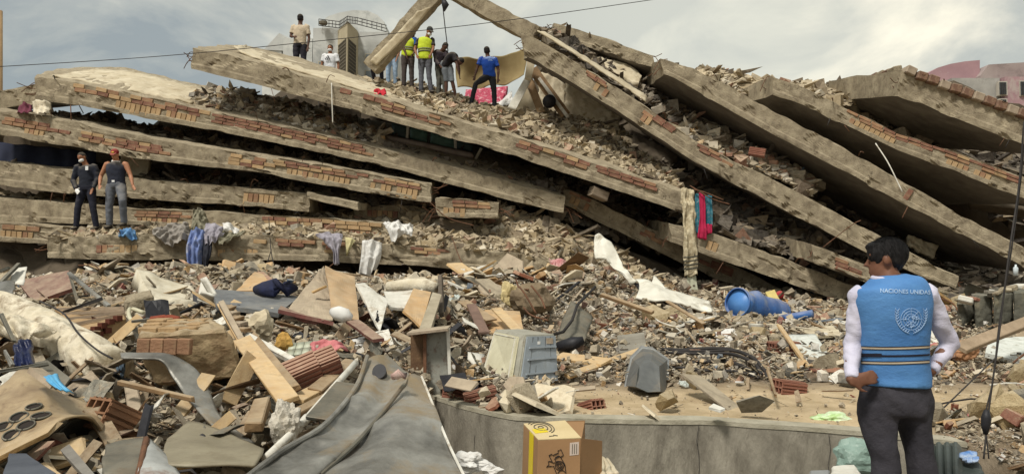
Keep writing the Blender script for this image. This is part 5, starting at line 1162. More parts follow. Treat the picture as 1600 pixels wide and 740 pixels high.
# plaster lump etc
def lump(name, label, cat, px, py, d, r, m, sq=(1, 1, 1), seed=0.0, n=3, amp=.35):
    bm = bmesh.new(); bmesh.ops.create_icosphere(bm, subdivisions=n, radius=1)
    c = P(px, py, d)
    for v in bm.verts:
        k = 1 + amp * nz3(v.co, 1.3, seed) + amp * .5 * nz3(v.co, 3.2, seed + 3) + amp * .2 * nz3(v.co, 8, seed)
        v.co = Vector((v.co.x * sq[0], v.co.y * sq[1], v.co.z * sq[2])) * r * k + c
    V = [v.co.copy() for v in bm.verts]; F = [tuple(x.index for x in f.verts) for f in bm.faces]; bm.free()
    return tag(mk(name, V, F, m), label, cat)
lump('plaster_lump', 'knobbly white plaster lump beside the white pipe', 'plaster lump', 447, 662, 4.5, .105, mat('rough_white_plaster', lin(216, 210, 198), lin(180, 172, 156), scale=8, bump=1, bscale=30), (.75, .8, 1.1), 4, 4, .5)
lump('plaster_lump', 'pale plaster chunk standing at the top of the broken pallet', 'plaster lump', 405, 513, 7.0, .13, PLAST, (1, .6, .95), 9, 3, .6)
lump('mortar_lump', 'round brown lump wrapped in wires in the middle of the field', 'lump', 830, 469, 10.8, .26, mat('brown_lump', lin(134, 118, 94), lin(104, 90, 72), scale=5, bump=1, bscale=14), (1.05, .8, .85), 12, 3, .35)
lump('mortar_lump', 'yellowish plaster chunk left of the round brown lump', 'lump', 797, 460, 11, .14, mat('yellow_plaster', lin(214, 198, 150), lin(180, 162, 116), bump=.5), (.9, .5, 1.1), 15, 3, .6)
lump('mortar_lump', 'small ochre lump near the pale green tiles', 'lump', 444, 533, 6.6, .07, mat('ochre', lin(196, 158, 84), lin(160, 124, 66), bump=.5), (1, .6, 1), 17, 3, .5)
for i, pp in enumerate(([(812, 448, 10.5), (822, 462, 10.4), (838, 490, 10.3)], [(830, 446, 10.5), (845, 465, 10.4), (852, 482, 10.2)], [(818, 480, 10.4), (830, 492, 10.3), (856, 500, 10)], [(806, 436, 10.9), (812, 450, 10.8), (826, 452, 10.6)])):
    tag(wire('wire', pp, .012, RUST, 14), ('bent wire over the left side of the round brown lump', 'bent wire over the right side of the round brown lump', 'bent wire at the foot of the round brown lump', 'bent wire at the top of the round brown lump')[i], 'wire')
fabric('pink_cloth', 'pink cloth lying in the rubble above the ridged red blocks', 'cloth', [[(484, 538, 6.6), (505, 531, 6.6), (532, 533, 6.6)], [(487, 550, 6.3), (508, 550, 6.2), (545, 542, 6.4)]], mat('rose_cloth', lin(206, 134, 134), lin(170, 96, 100), scale=6, bump=.5), crumple=.07, nu=20, nv=12)
# pale tiles
tp = empty('tile_panel', P(478, 555, 6.5), 'panel of pale green wall tiles lying left of the pink cloth', 'tiles')
for r in range(2):
    for c_ in range(4):
        x = 453 + c_ * 12 - r * 3; y = 536 + r * 10 - c_ * 1.4
        patch('tile', [[(x, y, 6.7 - r * .25), (x + 11, y - 1.4, 6.7 - r * .25)], [(x - 3, y + 9, 6.5 - r * .25), (x + 8, y + 7.6, 6.5 - r * .25)]], mat('pale_green_tile', lin(188, 192, 172), lin(160, 164, 144), scale=4, bump=.1, rough=.4, rand=.15), .012, 3, 3, straight=True, parent=tp)
# ridged red hollow blocks
def hollow_block(label, px, py, d, yaw=0, tilt=0, s=1.0, L=.33, W=.2, H=.16, m=TERRA, roll=0):
    M = (Matrix.Rotation(R(yaw), 3, 'Z') @ Matrix.Rotation(R(tilt), 3, 'Y') @ Matrix.Rotation(R(roll), 3, 'X'))
    c = P(px, py, d / NEAR if px > 700 else d); r = empty('hollow_block', c, label, 'hollow block')
    L, W, H = L * s, W * s, H * s; t = .012 * s
    mb = MB()
    for z in (-H / 2 + t / 2, 0, H / 2 - t / 2): V, F = boxV((0, 0, z), L, W, t); mb.add(V, F)
    for y in (-W / 2 + t / 2, -W / 6, W / 6, W / 2 - t / 2): V, F = boxV((0, y, 0), L - .004, t, H - .004); mb.add(V, F)
    mb.V = [M @ v + c for v in mb.V]; mb.build('shell', m, r)
    for k in range(4):       # ribs on the faces
        for sg in (-1, 1):
            V, F = boxV((0, (k - 1.5) * W / 4.4, sg * (H / 2 + .003)), L - .01, W / 9, .012); mk('rib', [M @ v + c for v in V], F, m, r)
            V, F = boxV((0, sg * (W / 2 + .003), (k - 1.5) * H / 4.4), L - .01, .012, H / 9); mk('rib', [M @ v + c for v in V], F, m, r)
    return r
hollow_block('ridged red hollow block left of its twin below the pink cloth', 463, 586, 5.7, 20, -22, 1.0, roll=25)
hollow_block('ridged red hollow block right of its twin below the pink cloth', 492, 577, 5.8, 24, -20, 1.05, roll=20)
hollow_block('red ridged hollow block lying alone on the bare earth by the wall', 924, 637, 5.75, 120, 18, .62)
hollow_block('large red hollow block near the cable bundle and the white mottled board', 1233, 606, 6.35, 15, 8, .75)
hollow_block('red hollow block under the pine strip of the white mottled board', 1224, 545, 8.6, 10, 0, 1.0)
hollow_block('small bright red hollow block right of the large one on the earth', 1280, 583, 7.0, 25, -5, .6)
hollow_block('broken red hollow block nearest the rusty metal cabinet', 722, 612, 6.1, -15, 10, .85)
hollow_block('broken red hollow block second from the rusty metal cabinet', 750, 620, 5.95, 12, -12, .8)
hollow_block('open ended hollow block between the cooker top and grey offcut', 176, 655, 4.75, 62, 30, 1.0, L=.26, m=mat('brown_clay', lin(150, 112, 84), lin(116, 84, 62), bump=.5))
hollow_block('hollow block leaning behind the rubble near the steep slab', 1183, 238, 16.2, -20, 12, 1.05)
hollow_block('dusty hollow block hanging under the longest slab', 935, 255 + 48, 16.3, 20, 20, 1.2, m=GREYB)

NEAR = 1.0
# ------------------------------------------------------------------ big things on the field (centre and right)
mc = empty('metal_cabinet', P(672, 615, 6.3), 'rusty metal cabinet standing at the end of the low wall', 'cabinet')
pbox('side', 641, 520, 664, 640, 6.35, .5, mat('brown_metal', lin(124, 98, 72), lin(92, 70, 52), scale=5, rough=.7, bump=.4, stain=lin(76, 52, 40), sscale=5), mc)
mcd = patch('door', [[(666, 516, 6.25), (700, 512, 6.25)], [(664, 620, 6.2), (703, 620, 6.2)]], mat('speckled_grey_metal', lin(158, 158, 148), lin(128, 128, 120), scale=4, rough=.6, bump=.2, stain=lin(96, 66, 52), sscale=9, samt=.9), .03, 8, 12, .006, parent=mc)
for (a, b) in (((700, 512, 6.2), (704, 620, 6.15)), ((664, 516, 6.2), (664, 620, 6.15))):
    V, F = plankV(P(*a), P(*b), .025, .03, (0, -1, 0)); mk('edge_strip', V, F, RUST if a[0] < 690 else WPAINT, mc)
V, F = plankV(P(640, 519, 6.25), P(702, 512, 6.25), .35, .02, (0, 0, 1)); mk('top_plate', V, F, GREYB, mc)
NEAR = .94
# washing machine
wmx = empty('washing_machine', P(815, 603, 6.9), 'overturned washing machine with a cream panel and a grey ribbed back', 'washing machine')
c0 = [P(773, 514, 7.6), P(820, 523, 6.95), P(808, 604, 6.75), P(752, 584, 7.35)]        # left cream face
c1 = [P(820, 523, 6.95), P(868, 522, 7.25), P(872, 596, 7.05), P(808, 604, 6.75)]
bk0 = P(824, 512, 8.1); bk1 = P(800, 575, 7.8)
def solid(name, pts, F, m, parent, bev=0):
    o = mk(name, pts, F, m, parent)
    if bev: bevel_obj(o, bev, 2)
    return o
back = (c0[0] - c0[1]) ; depthv = c1[1] - c1[0]
V = [c0[0], c0[1], c0[2], c0[3], c0[0] + depthv, c0[1] + depthv, c0[2] + depthv, c0[3] + depthv]
solid('casing', V, [(0, 3, 2, 1), (4, 5, 6, 7), (0, 1, 5, 4), (2, 3, 7, 6), (1, 2, 6, 5), (0, 4, 7, 3)], mat('worn_white_metal', lin(180, 178, 164), lin(144, 142, 130), scale=4, rough=.5, bump=.15, stain=lin(120, 108, 88), sscale=4), wmx, .012)
def on_face(cn, u, v, off):
    p = cn[0].lerp(cn[1], u).lerp(cn[3].lerp(cn[2], u), v)
    n = (cn[1] - cn[0]).cross(cn[3] - cn[0]).normalized()
    if n.y > 0: n = -n
    return p + n * off
def face_panel(name, cn, u0, u1, v0, v1, off, th, m, parent):
    A = [on_face(cn, u, v, off) for u, v in ((u0, v0), (u1, v0), (u1, v1), (u0, v1))]; B = [on_face(cn, u, v, off - th) for u, v in ((u0, v0), (u1, v0), (u1, v1), (u0, v1))]
    return mk(name, A + B, [(0, 1, 2, 3), (7, 6, 5, 4), (0, 4, 5, 1), (1, 5, 6, 2), (2, 6, 7, 3), (3, 7, 4, 0)], m, parent)
b = face_panel('cream_panel', c0, .05, .86, .06, .95, .02, .03, CREAMP, wmx); bevel_obj(b, .012, 2)
for (a0, a1, b0, b1) in ((.1, .8, .1, .115), (.1, .8, .89, .905), (.1, .115, .1, .9), (.785, .8, .1, .9)): face_panel('panel_rim', c0, a0, a1, b0, b1, .026, .008, WPAINT, wmx)
face_panel('grey_back', c1, .06, .97, .03, .97, .012, .02, mat('blue_grey_plastic', lin(150, 158, 164), lin(124, 132, 138), scale=4, bump=.1, rough=.5, stain=lin(110, 108, 100), sscale=4), wmx)
for u in (.22, .38, .62, .78): face_panel('rib', c1, u, u + .012, .05, .95, .018, .008, PLD, wmx)
for v in (.25, .48, .76): face_panel('rail', c1, .14, .93, v, v + .035, .032, .02, _mats['blue_grey_plastic'], wmx)
face_panel('outlet', c1, .66, .86, .08, .2, .02, .01, GREYB, wmx); face_panel('outlet', c1, .14, .26, .85, .91, .02, .01, BLACK, wmx)
face_panel('label_spot', c1, .38, .46, .14, .2, .02, .01, WHITEF, wmx); face_panel('label_spot', c1, .38, .47, .28, .42, .02, .01, WHITEF, wmx)
NEAR = 1.0
# crt monitor
mo = empty('monitor', P(1012, 612, 6.7), 'grey tube monitor lying face down on the bare earth', 'monitor')
V = [P(980, 590, 6.6), P(988, 560, 6.9), P(1004, 544, 7.1), P(1020, 546, 7.1), P(1043, 562, 7.0), P(1040, 614, 6.4), P(1010, 613, 6.3), P(978, 602, 6.4)]
V2 = [P(996, 582, 6.25), P(999, 572, 6.4), P(1007, 563, 6.5), P(1018, 563, 6.5), P(1030, 572, 6.45), P(1032, 611, 6.2), P(1012, 612, 6.1), P(994, 604, 6.15)]
V = V + V2; mk('back_shell', V, [(i, (i + 1) % 8, 8 + (i + 1) % 8, 8 + i) for i in range(8)] + [tuple(range(8, 16)), tuple(range(7, -1, -1))], PLD, mo)
V = [P(976, 594, 6.75), P(985, 560, 7.05), P(1003, 542, 7.25), P(1021, 544, 7.25), P(1046, 562, 7.15), P(1043, 616, 6.5), P(1010, 616, 6.45), P(975, 606, 6.5)]
mk('front_bezel', V + [v + Vector((.02, .16, 0)) for v in V], [tuple(range(8)), tuple(range(15, 7, -1))] + [(i, 8 + i, 8 + (i + 1) % 8, (i + 1) % 8) for i in range(8)], PLG, mo)
NEAR = .95
# small open white box
ob = empty('open_box', P(748, 575, 7.3), 'small open white box left of the washing machine', 'box')
for q in ([(731, 549, 7.6), (757, 553, 7.6), (752, 573, 7.4), (736, 570, 7.4)], [(731, 549, 7.3), (750, 568, 7.1), (748, 580, 7.1), (731, 560, 7.2)]): patch('side', [[q[0], q[1]], [q[3], q[2]]], WPAINT, .015, 4, 4, .003, parent=ob)
NEAR = .95
# hood of grey steel + hardboard
tag(patch('metal_hood', [[(892, 470, 9.6), (906, 478, 9.4), (926, 498, 9.2)], [(876, 506, 9.0), (896, 510, 8.8), (918, 520, 8.7)], [(868, 542, 8.4), (890, 544, 8.2), (912, 536, 8.3)]], STEELD, .012, 16, 16, .05, 4), 'bent grey metal hood behind the washing machine', 'metal hood')
tag(tube('black_hose', [P(866, 522, 8.6), P(880, 518, 8.4), P(894, 500, 8.6), P(902, 476, 9.2), P(930, 448, 10)], [.017] * 5, WIREM, 10), 'black hose curving over the bent metal hood', 'hose')
board('hardboard', 'tan hardboard sheet behind the washing machine', 'board', [(757, 483, 10), (812, 486, 10), (818, 516, 9.0), (762, 520, 9.0)], PLY, .02)
tag(tube('crushed_pot', [P(872, 541, 8.2), P(896, 536, 8.1), P(912, 531, 8.1)], [.05, .07, .04], BLACK, 12), 'crushed dark pot at the foot of the metal hood', 'pot')
# concrete plate
board('concrete_plate', 'flat grey concrete plate lying in the rubble above the pine plank', 'concrete plate', [(964, 524, 9.0), (1006, 518, 9.1), (1010, 540, 8.4), (968, 552, 8.2)], CONC_G, .05)
# white plastic sheet
pls = empty('plastic_sheeting', P(1010, 470, 14), 'torn white sheeting twisting down from the rubble slide to the blue barrel', 'sheeting')
WPL = mat('white_sheeting', lin(226, 224, 212), lin(196, 192, 178), scale=2.6, rough=.5, bump=.4, bscale=10, stain=lin(140, 130, 108), sscale=2.4, samt=.8)
patch('upright_piece', [[(930, 366, 14.6), (940, 364, 14.5), (956, 378, 14.5)], [(930, 400, 14.3), (950, 400, 14.2), (968, 398, 14.2)], [(946, 402, 14.2), (962, 416, 14.0), (976, 420, 14.0)], [(984, 444, 13.8), (988, 444, 13.8), (994, 440, 13.8)]], WPL, .03, 20, 30, .08, 3, parent=pls)
patch('long_piece', [[(992, 436, 13.9), (1010, 437, 13.8), (1040, 448, 13.7), (1080, 462, 13.5), (1112, 470, 13.3)], [(1000, 446, 13.6), (1020, 450, 13.4), (1050, 458, 13.3), (1084, 472, 13.1), (1114, 482, 13.0)], [(994, 464, 13.1), (1020, 468, 13.0), (1050, 470, 13.0), (1084, 480, 12.9), (1112, 486, 12.9)]], WPL, .03, 40, 14, .06, 3, parent=pls)
patch('black_underside', [[(988, 440, 13.95), (1006, 444, 13.7)], [(1000, 456, 13.6), (1014, 452, 13.5)]], BLACK, .02, 6, 5, .01, parent=pls)
patch('torn_flap', [[(1022, 430, 13.9), (1026, 432, 13.9)], [(1018, 442, 13.7), (1044, 455, 13.5)]], WPL, .02, 8, 8, .02, parent=pls)
# blue barrel
br = empty('barrel', P(1180, 500, 13.2), 'blue plastic barrel on its side at the foot of the slabs', 'barrel')
ax = [P(1152, 472, 13.0), P(1157, 473, 13.05), P(1180, 479, 13.3), P(1204, 487, 13.6), P(1216, 491, 13.8), P(1219, 492, 13.85)]
V, F = tubeV([Vector(p) for p in catmull(ax, 26)], [.24 + .012 * math.sin(i * 1.6) if i < 20 else .24 - .028 * (i - 20) for i in range(26)], 36, cap=False, ref=(0, 0, 1)); V = [v + Vector((0, .06, .5)) * .16 * nz3(v, 3.2, 6) if i_ > 140 else v for i_, v in enumerate(V)]; mk('body', V, F, BLUEP, br, True)
V, F = tubeV([ax[0] + (ax[2] - ax[0]).normalized() * .04, ax[0] + (ax[2] - ax[0]).normalized() * .06], .235, 36, ref=(0, 0, 1)); mk('lid', V, F, mat('pale_blue_plastic', lin(96, 146, 206), lin(76, 126, 190), bump=.1, rough=.4, scale=4), br, True)
dn_ = (ax[2] - ax[0]).normalized(); Mx = frame(dn_, (0, 0, 1))
V, F = tubeV([ax[0] + Mx @ Vector((0, .24 * math.cos(a), .24 * math.sin(a))) for a in np.linspace(0, 2 * math.pi, 33)], .014, 6, cap=False); mk('rim', V, F, BLUEP, br, True)
tag(tube('blue_pipe', [P(1214, 500, 13.2), P(1240, 495, 13.0), P(1270, 489, 12.8)], [.075, .07, .06], BLUEP, 14), 'blue plastic pipe stub beyond the blue barrel', 'pipe')
block_ = block_from_top('stone_block', [(1136, 494, 12.6), (1190, 490, 12.8), (1194, 500, 12.2), (1140, 504, 12.0)], .2, CONC, rough=.02); tag(block_, 'dusty concrete block in front of the blue barrel', 'concrete block')
pot = empty('white_bowl', P(1182, 517, 10.8), 'white ceramic bowl in front of the blue barrel', 'bowl')
V, F = tubeV([P(1181, 518, 10.7), P(1181, 512, 10.7), P(1181, 506, 10.7)], [.06, .09, .1], 20, cap=False); mk('bowl_wall', V, F, WPAINT, pot, True); V, F = tubeV([P(1181, 517, 10.7), P(1181, 515, 10.7)], [.07, .075], 20); mk('bowl_base', V, F, WPAINT, pot)
board('yellow_board', 'yellow plywood scrap behind the blue barrel', 'board', [(1196, 456, 14), (1210, 452, 14), (1222, 474, 13.6), (1206, 472, 13.6)], mat('yellow_ply', lin(206, 188, 120), bump=.2), .03)
NEAR = .97
# white mottled board
wm_ = tag(patch('mottled_board', [[(1232, 522, 9.4), (1274, 521, 9.4)], [(1260, 569, 7.8), (1304, 566, 7.9)]], mat('mottled_white', lin(218, 220, 214), lin(186, 190, 182), scale=9, bump=.2, stain=lin(150, 150, 136), sscale=8, samt=.8), .06, 14, 12, .02, straight=True), 'white mottled board tilted on the rubble left of the man in the vest', 'board')
board('plaster_sheet', 'cream plasterboard piece behind the white mottled board', 'plasterboard', [(1244, 512, 10.8), (1300, 508, 10.8), (1316, 522, 9.9), (1270, 526, 9.7)], PLAST, .03, crumple=.03)
for pp, r_, lb in (([(1034, 545, 8.3), (1070, 546, 8.2), (1130, 544, 8.1), (1172, 556, 7.7), (1196, 580, 7.1)], .02, 'uppermost black cable of the bundle right of the monitor'), ([(1040, 550, 8.1), (1090, 552, 8.0), (1140, 552, 7.8), (1176, 566, 7.4), (1190, 584, 7.0)], .018, 'second black cable of the bundle right of the monitor'),
                   ([(1044, 562, 7.8), (1080, 566, 7.6), (1130, 564, 7.6), (1160, 572, 7.3), (1180, 584, 7.0)], .02, 'third black cable of the bundle right of the monitor'), ([(1048, 572, 7.5), (1100, 578, 7.3), (1150, 580, 7.2), (1186, 590, 6.9)], .016, 'lowest black cable of the bundle right of the monitor'),
                   ([(1050, 548, 8.2), (1100, 548, 8.1), (1150, 548, 7.9), (1184, 566, 7.5), (1200, 590, 6.9)], .014, 'thin looping cable over the bundle right of the monitor')):
    tag(wire('cable', pp, r_, WIREM, 30), lb, 'cable')
for i in range(7):
    a = (905 + i * 3, 440 + i * 5, 12.6); b = (862 + i * 7, 474 + i * 8, 11.2); 
    tag(plank('metal_strip', a, b, .04, .02, (BLACK, STEELD, GREYB)[i % 3], up=(0, -.5, .8)), ('first', 'second', 'third', 'fourth', 'fifth', 'sixth', 'last')[i] + (' black', ' steel', ' grey')[i % 3] + ' strip of the fanned bundle, counted from the left', 'metal strip', 'fanned bundle of metal strips')
NEAR = 1.0
# plastic bag with greens
lump('plastic_bag', 'clear plastic bag of green leaves lying on the earth by the wall', 'plastic bag', 1300, 655, 5.35, .09, mat('bag_of_greens', lin(232, 238, 226), lin(150, 190, 92), scale=7, rough=.3, bump=.6, bscale=10), (1.6, 1, .55), 21, 4, .4)
fabric('red_cloth_strip', 'red cloth strip on the earth right of the man in the vest', 'cloth', [[(1462, 602, 7.0), (1490, 600, 7.0), (1520, 602, 7.0), (1546, 604, 7.0)], [(1462, 611, 6.7), (1490, 612, 6.6), (1520, 611, 6.6), (1544, 612, 6.6)]], mat('scarlet_cloth', lin(190, 44, 44), lin(150, 30, 34), scale=6, bump=.5), crumple=.06, nu=30, nv=10)
board('speckled_board', 'white speckled panel lying at the right edge', 'panel', [(1545, 530, 8.4), (1640, 522, 8.6), (1640, 574, 7.2), (1540, 550, 7.8)], _mats['mottled_white'], .05, crumple=.02)
lump('cloth_bundle', 'tan cloth bundle just right of the elbow of the man in the vest', 'bundle', 1506, 548, 7.6, .12, mat('tan_bundle', lin(196, 150, 112), lin(160, 116, 84), scale=5, bump=.6, bscale=10), (1.2, .8, .9), 24, 4, .3)
# ruined wall of tall blocks
rw = empty('ruined_wall', P(1550, 530, 11.5), 'stub of a weathered wall of tall grey blocks at the right edge', 'wall')
for (x0, x1, y0, y1, d) in ((1496, 1522, 474, 530, 11.6), (1523, 1550, 462, 528, 11.3), (1552, 1582, 458, 524, 11.1), (1584, 1640, 456, 516, 10.9)):
    A = P(x0, y0, d); B = P(x1, y1 + 12, d); V = [Vector((A.x, d, A.z)), Vector((B.x - .02, d, A.z)), Vector((B.x - .02, d + .5, A.z)), Vector((A.x, d + .5, A.z))]
    o = block_from_top('block', [(x0, y0 - 5, d + .5), (x1, y0 - 5, d + .5), (x1 - 1, y0, d), (x0, y0, d)], A.z - B.z, mat('dark_weathered_block', lin(112, 110, 98), lin(76, 76, 68), scale=3, bump=.8, bscale=12, stain=lin(140, 130, 104), sscale=3), rw, rough=.02, sub=8)
for i in range(26):
    x = random.uniform(1500, 1640); y = 470 - (x - 1500) * .14 - random.uniform(0, 10) * (x > 1530)
    s = random.uniform(.06, .2); V, F = boxV(P(x, y, 11.2 + random.uniform(-.1, .5)), s * 1.5, s, s * .45, Matrix.Rotation(random.uniform(-.4, .4), 3, 'Y') @ Matrix.Rotation(random.uniform(0, 3), 3, 'Z'))
    o = mk('broken_block', V, F, random.choice([CONC, CONC_G, PLAST, TERRA, WPAINT]), rw); bevel_obj(o, s * .08)
bo = empty('plastic_bottle', P(1587, 430, 11.2), 'clear plastic bottle standing on top of the ruined wall', 'bottle')
tube('bottle_body', [P(1587, 430, 11.2), P(1587, 418, 11.2), P(1587, 416, 11.2), P(1587, 413, 11.2)], [.034, .034, .015, .013], mat('clear_bottle', lin(214, 222, 226), lin(180, 190, 196), rough=.2, bump=0), 14, bo)
# foreground below the wall
bx = empty('cardboard_box', P(880, 760, 3.75), 'open cardboard box with yellow tape and black print in front of the low wall', 'box')
CBOX = mat('box_cardboard', lin(158, 124, 88), lin(142, 110, 78), scale=2, bump=.06, bscale=60)
CTOP = mat('box_top_liner', lin(206, 188, 146), lin(190, 170, 128), scale=3, bump=.05)  # cardboard painted lighter to carry the light on the box top
d1 = 3.72; f0 = [P(841, 687, d1), P(908, 684, d1), P(906, 790, d1 - .02), P(838, 790, d1 - .02)]
l0 = [P(818, 662, 4.02), P(841, 687, d1), P(838, 790, d1 - .02), P(814, 790, 4.0)]
t_ = [P(818, 662, 4.02), P(883, 657, 4.04), P(908, 684, d1), P(841, 687, d1)]
V = t_ + [P(814, 790, 4.0), P(883, 790, 4.0), P(906, 790, d1 - .02), P(838, 790, d1 - .02)]
o = mk('carton', V, [(0, 1, 2, 3), (7, 6, 5, 4), (0, 4, 5, 1), (1, 5, 6, 2), (2, 6, 7, 3), (3, 7, 4, 0)], CBOX, bx); bevel_obj(o, .003)
face_panel('top_flap', [t_[0], t_[1], t_[2], t_[3]], .0, 1.0, .0, 1.0, 0, .0, CTOP, bx)
def quadplate(name, pts, off, th, m, parent):
    n = (pts[1] - pts[0]).cross(pts[3] - pts[0]).normalized()
    if n.y > 0 and n.z < .3: n = -n
    if n.z < -.3: n = -n
    A = [p + n * off for p in pts]; B = [p + n * (off - th) for p in pts]
    o = mk(name, A + B, [(0, 1, 2, 3), (7, 6, 5, 4), (0, 4, 5, 1), (1, 5, 6, 2), (2, 6, 7, 3), (3, 7, 4, 0)], m, parent); return o
bpy.data.objects.remove([o for o in COL.objects if o.name.startswith('top_flap')][-1])
quadplate('top_flap', t_, .004, .004, CTOP, bx)
quadplate('back_flap', [P(884, 657, 4.05), P(914, 656, 4.1), P(914, 684, 4.08), P(909, 684, 3.95)], 0, .004, CBOX, bx)
quadplate('side_flap', [P(908, 684, d1), P(941, 688, 3.86), P(940, 790, 3.84), P(906, 790, d1)], 0, .004, CBOX, bx)
YEL = mat('yellow_tape', lin(222, 200, 40), lin(206, 184, 30), bump=0, rough=.4)
def uvp(q, u, v, off=.0):
    n = (q[1] - q[0]).cross(q[3] - q[0]).normalized(); n = -n if (n.y > 0 and abs(n.z) < .5) or n.z < -.5 else n
    return q[0].lerp(q[1], u).lerp(q[3].lerp(q[2], u), v) + n * off
quadplate('tape', [uvp(l0, u, v) for u, v in ((.46, .0), (.72, .0), (.72, 1), (.46, 1))], .003, .002, YEL, bx)
quadplate('tape', [uvp(t_, u, v) for u, v in ((.06, .42), (.36, .38), (.38, .62), (.06, .66))], .0065, .002, YEL, bx)
INK = mat('black_ink', lin(40, 34, 32), lin(34, 30, 28), bump=0, rough=.8)
INKG = mat('grey_ink', lin(110, 104, 90), bump=0)
STK = mat('sticker_paper', lin(206, 190, 178), bump=0)
stk = quadplate('sticker', [uvp(f0, u, v) for u, v in ((.74, .06), (.95, .05), (.95, .24), (.74, .25))], .002, .0015, STK, bx)
for i in range(3):
    u = .79 + i * .05; quadplate('sticker_print', [uvp(f0, a, b_) for a, b_ in ((u, .08), (u + .018, .08), (u + .018, .225), (u, .225))], .003, .001, INKG, stk)
def ink(q, pts, r, parent, m=INK, off=.003):
    """flat line of print on a face, pts in face (u,v)"""
    P3 = [uvp(q, u, v, off) for u, v in pts]
    V, F = tubeV(P3, r, 5); o = mk('print', V, F, m, parent); return o
# outlined lettering standing on its side with a round eye in the O
S = lambda x, y: ((x - 300 + 4) / 520, (y - 330) / 800)     # from a close look at the face
L1 = [(430, 520), (470, 505), (478, 518), (540, 490), (535, 470), (575, 450), (610, 520), (575, 540), (565, 525), (500, 560), (505, 580)]
L1 = [(430, 518), (466, 504), (474, 520), (545, 490), (536, 468), (572, 450), (604, 520), (572, 545), (560, 530), (500, 562)]
ink(f0, [S(*p) for p in L1], .0022, bx); ink(f0, [S(*p) for p in [(430, 518), (480, 612), (540, 590), (590, 600), (628, 650), (640, 745)]], .0022, bx)
ink(f0, [S(*p) for p in [(498, 562), (520, 600)]], .0018, bx); ink(f0, [S(*p) for p in [(560, 530), (600, 590), (628, 640)]], .002, bx)
ink(f0, [S(*p) for p in [(470, 600), (440, 588), (425, 590), (432, 630), (402, 655), (450, 650), (490, 648), (510, 700), (530, 745)]], .0022, bx)
for r_ in (18, 34, 52): ink(f0, [S(560 + r_ * math.cos(a), 645 + r_ * math.sin(a)) for a in np.linspace(0, 2 * math.pi, 18)], .0018, bx)
ink(f0, [S(*p) for p in [(505, 545), (548, 525)]], .0018, bx)
ink(f0, [S(*p) for p in [(540, 735), (560, 710), (600, 700), (625, 720)]], .002, bx)
for r_, u1 in ((.05, 1.0), (.13, 1.0), (.2, .62), (.25, .62)):
    n = 26; ink(t_, [(.3 + r_ * 1.15 * math.cos(a), .34 + r_ * 1.5 * math.sin(a)) for a in np.linspace(-2.4 if u1 < 1 else 0, 1.1 if u1 < 1 else 2 * math.pi, n)], .0028, bx, INKG, .006)
ink(t_, [(.3, .88), (.42, .86), (.42, .82), (.5, .87)], .003, bx, INKG, .006)
fabric('carton_scraps', 'crumpled pale wrapping behind the cardboard box', 'wrapping', [[(938, 712, 4.2), (948, 716, 4.2)], [(938, 745, 3.8), (966, 745, 3.8)]], PLAST, crumple=.03, nu=10, nv=10)
cw = lump('crumpled_packaging', 'crumpled white and brown packaging between the steel sheet and the wall', 'packaging', 730, 722, 4.2, .1, WHITEF, (1.1, .8, .5), 31, 4, .6)
lump('crumpled_packaging', 'small white paper ball beside the crumpled packaging near the wall', 'packaging', 768, 735, 4.1, .045, WHITEF, (1.2, .8, .7), 33, 3, .6)
# things at the man's feet
lump('green_bag', 'pale green plastic bag left of the legs of the man in the vest', 'bag', 1346, 716, 4.3, .13, mat('green_film', lin(150, 172, 162), lin(112, 134, 124), scale=5, rough=.3, bump=.7, bscale=12), (1.2, .8, .85), 35, 4, .3)
fc = block_from_top('foam_container', [(1300, 728, 4.1), (1336, 724, 4.15), (1348, 742, 3.9), (1296, 746, 3.85)], .08, WPAINT, rough=.01); tag(fc, 'white foam food container at the bottom edge beside the pale green bag', 'container')
fc2 = block_from_top('plastic_tray', [(1266, 735, 4.1), (1296, 733, 4.1), (1296, 744, 4.0), (1264, 744, 4.0)], .05, PLG, rough=.008); tag(fc2, 'grey plastic tray left of the white foam container', 'tray')
kc = empty('black_crate', P(1500, 745, 3.95), 'black plastic crate on its side right of the legs of the man in the vest', 'crate')
KM = mat('dark_green_grey_plastic', lin(74, 82, 78), lin(54, 60, 58), scale=3, bump=.1, rough=.45, stain=lin(110, 108, 96), sscale=3)
o = block_from_top('shell', [(1450, 694, 4.35), (1498, 690, 4.35), (1506, 722, 4.1), (1452, 730, 4.05)], (.02, -.05, -.28), KM, kc, rough=.012, sub=8)
for i in range(4):
    x = 1456 + i * 13; V, F = plankV(P(x, 695, 4.28), P(x + 2, 750, 3.85), .05, .03, (0, -1, .3)); b = mk('rib', V, F, KM, kc); bevel_obj(b, .008)
o = block_from_top('front_part', [(1484, 722, 4.1), (1524, 712, 4.2), (1540, 738, 3.95), (1490, 745, 3.85)], .1, KM, kc, rough=.012)
fabric('blue_straps', 'crumpled blue straps lying in the black crate', 'straps', [[(1500, 706, 4.15), (1515, 703, 4.15), (1526, 708, 4.15)], [(1502, 718, 4.02), (1514, 722, 4.0), (1528, 718, 4.02)]], mat('strap_blue', lin(60, 120, 190), lin(190, 200, 210), scale=14, bump=.6), crumple=.03, nu=14, nv=10, fold=.01)
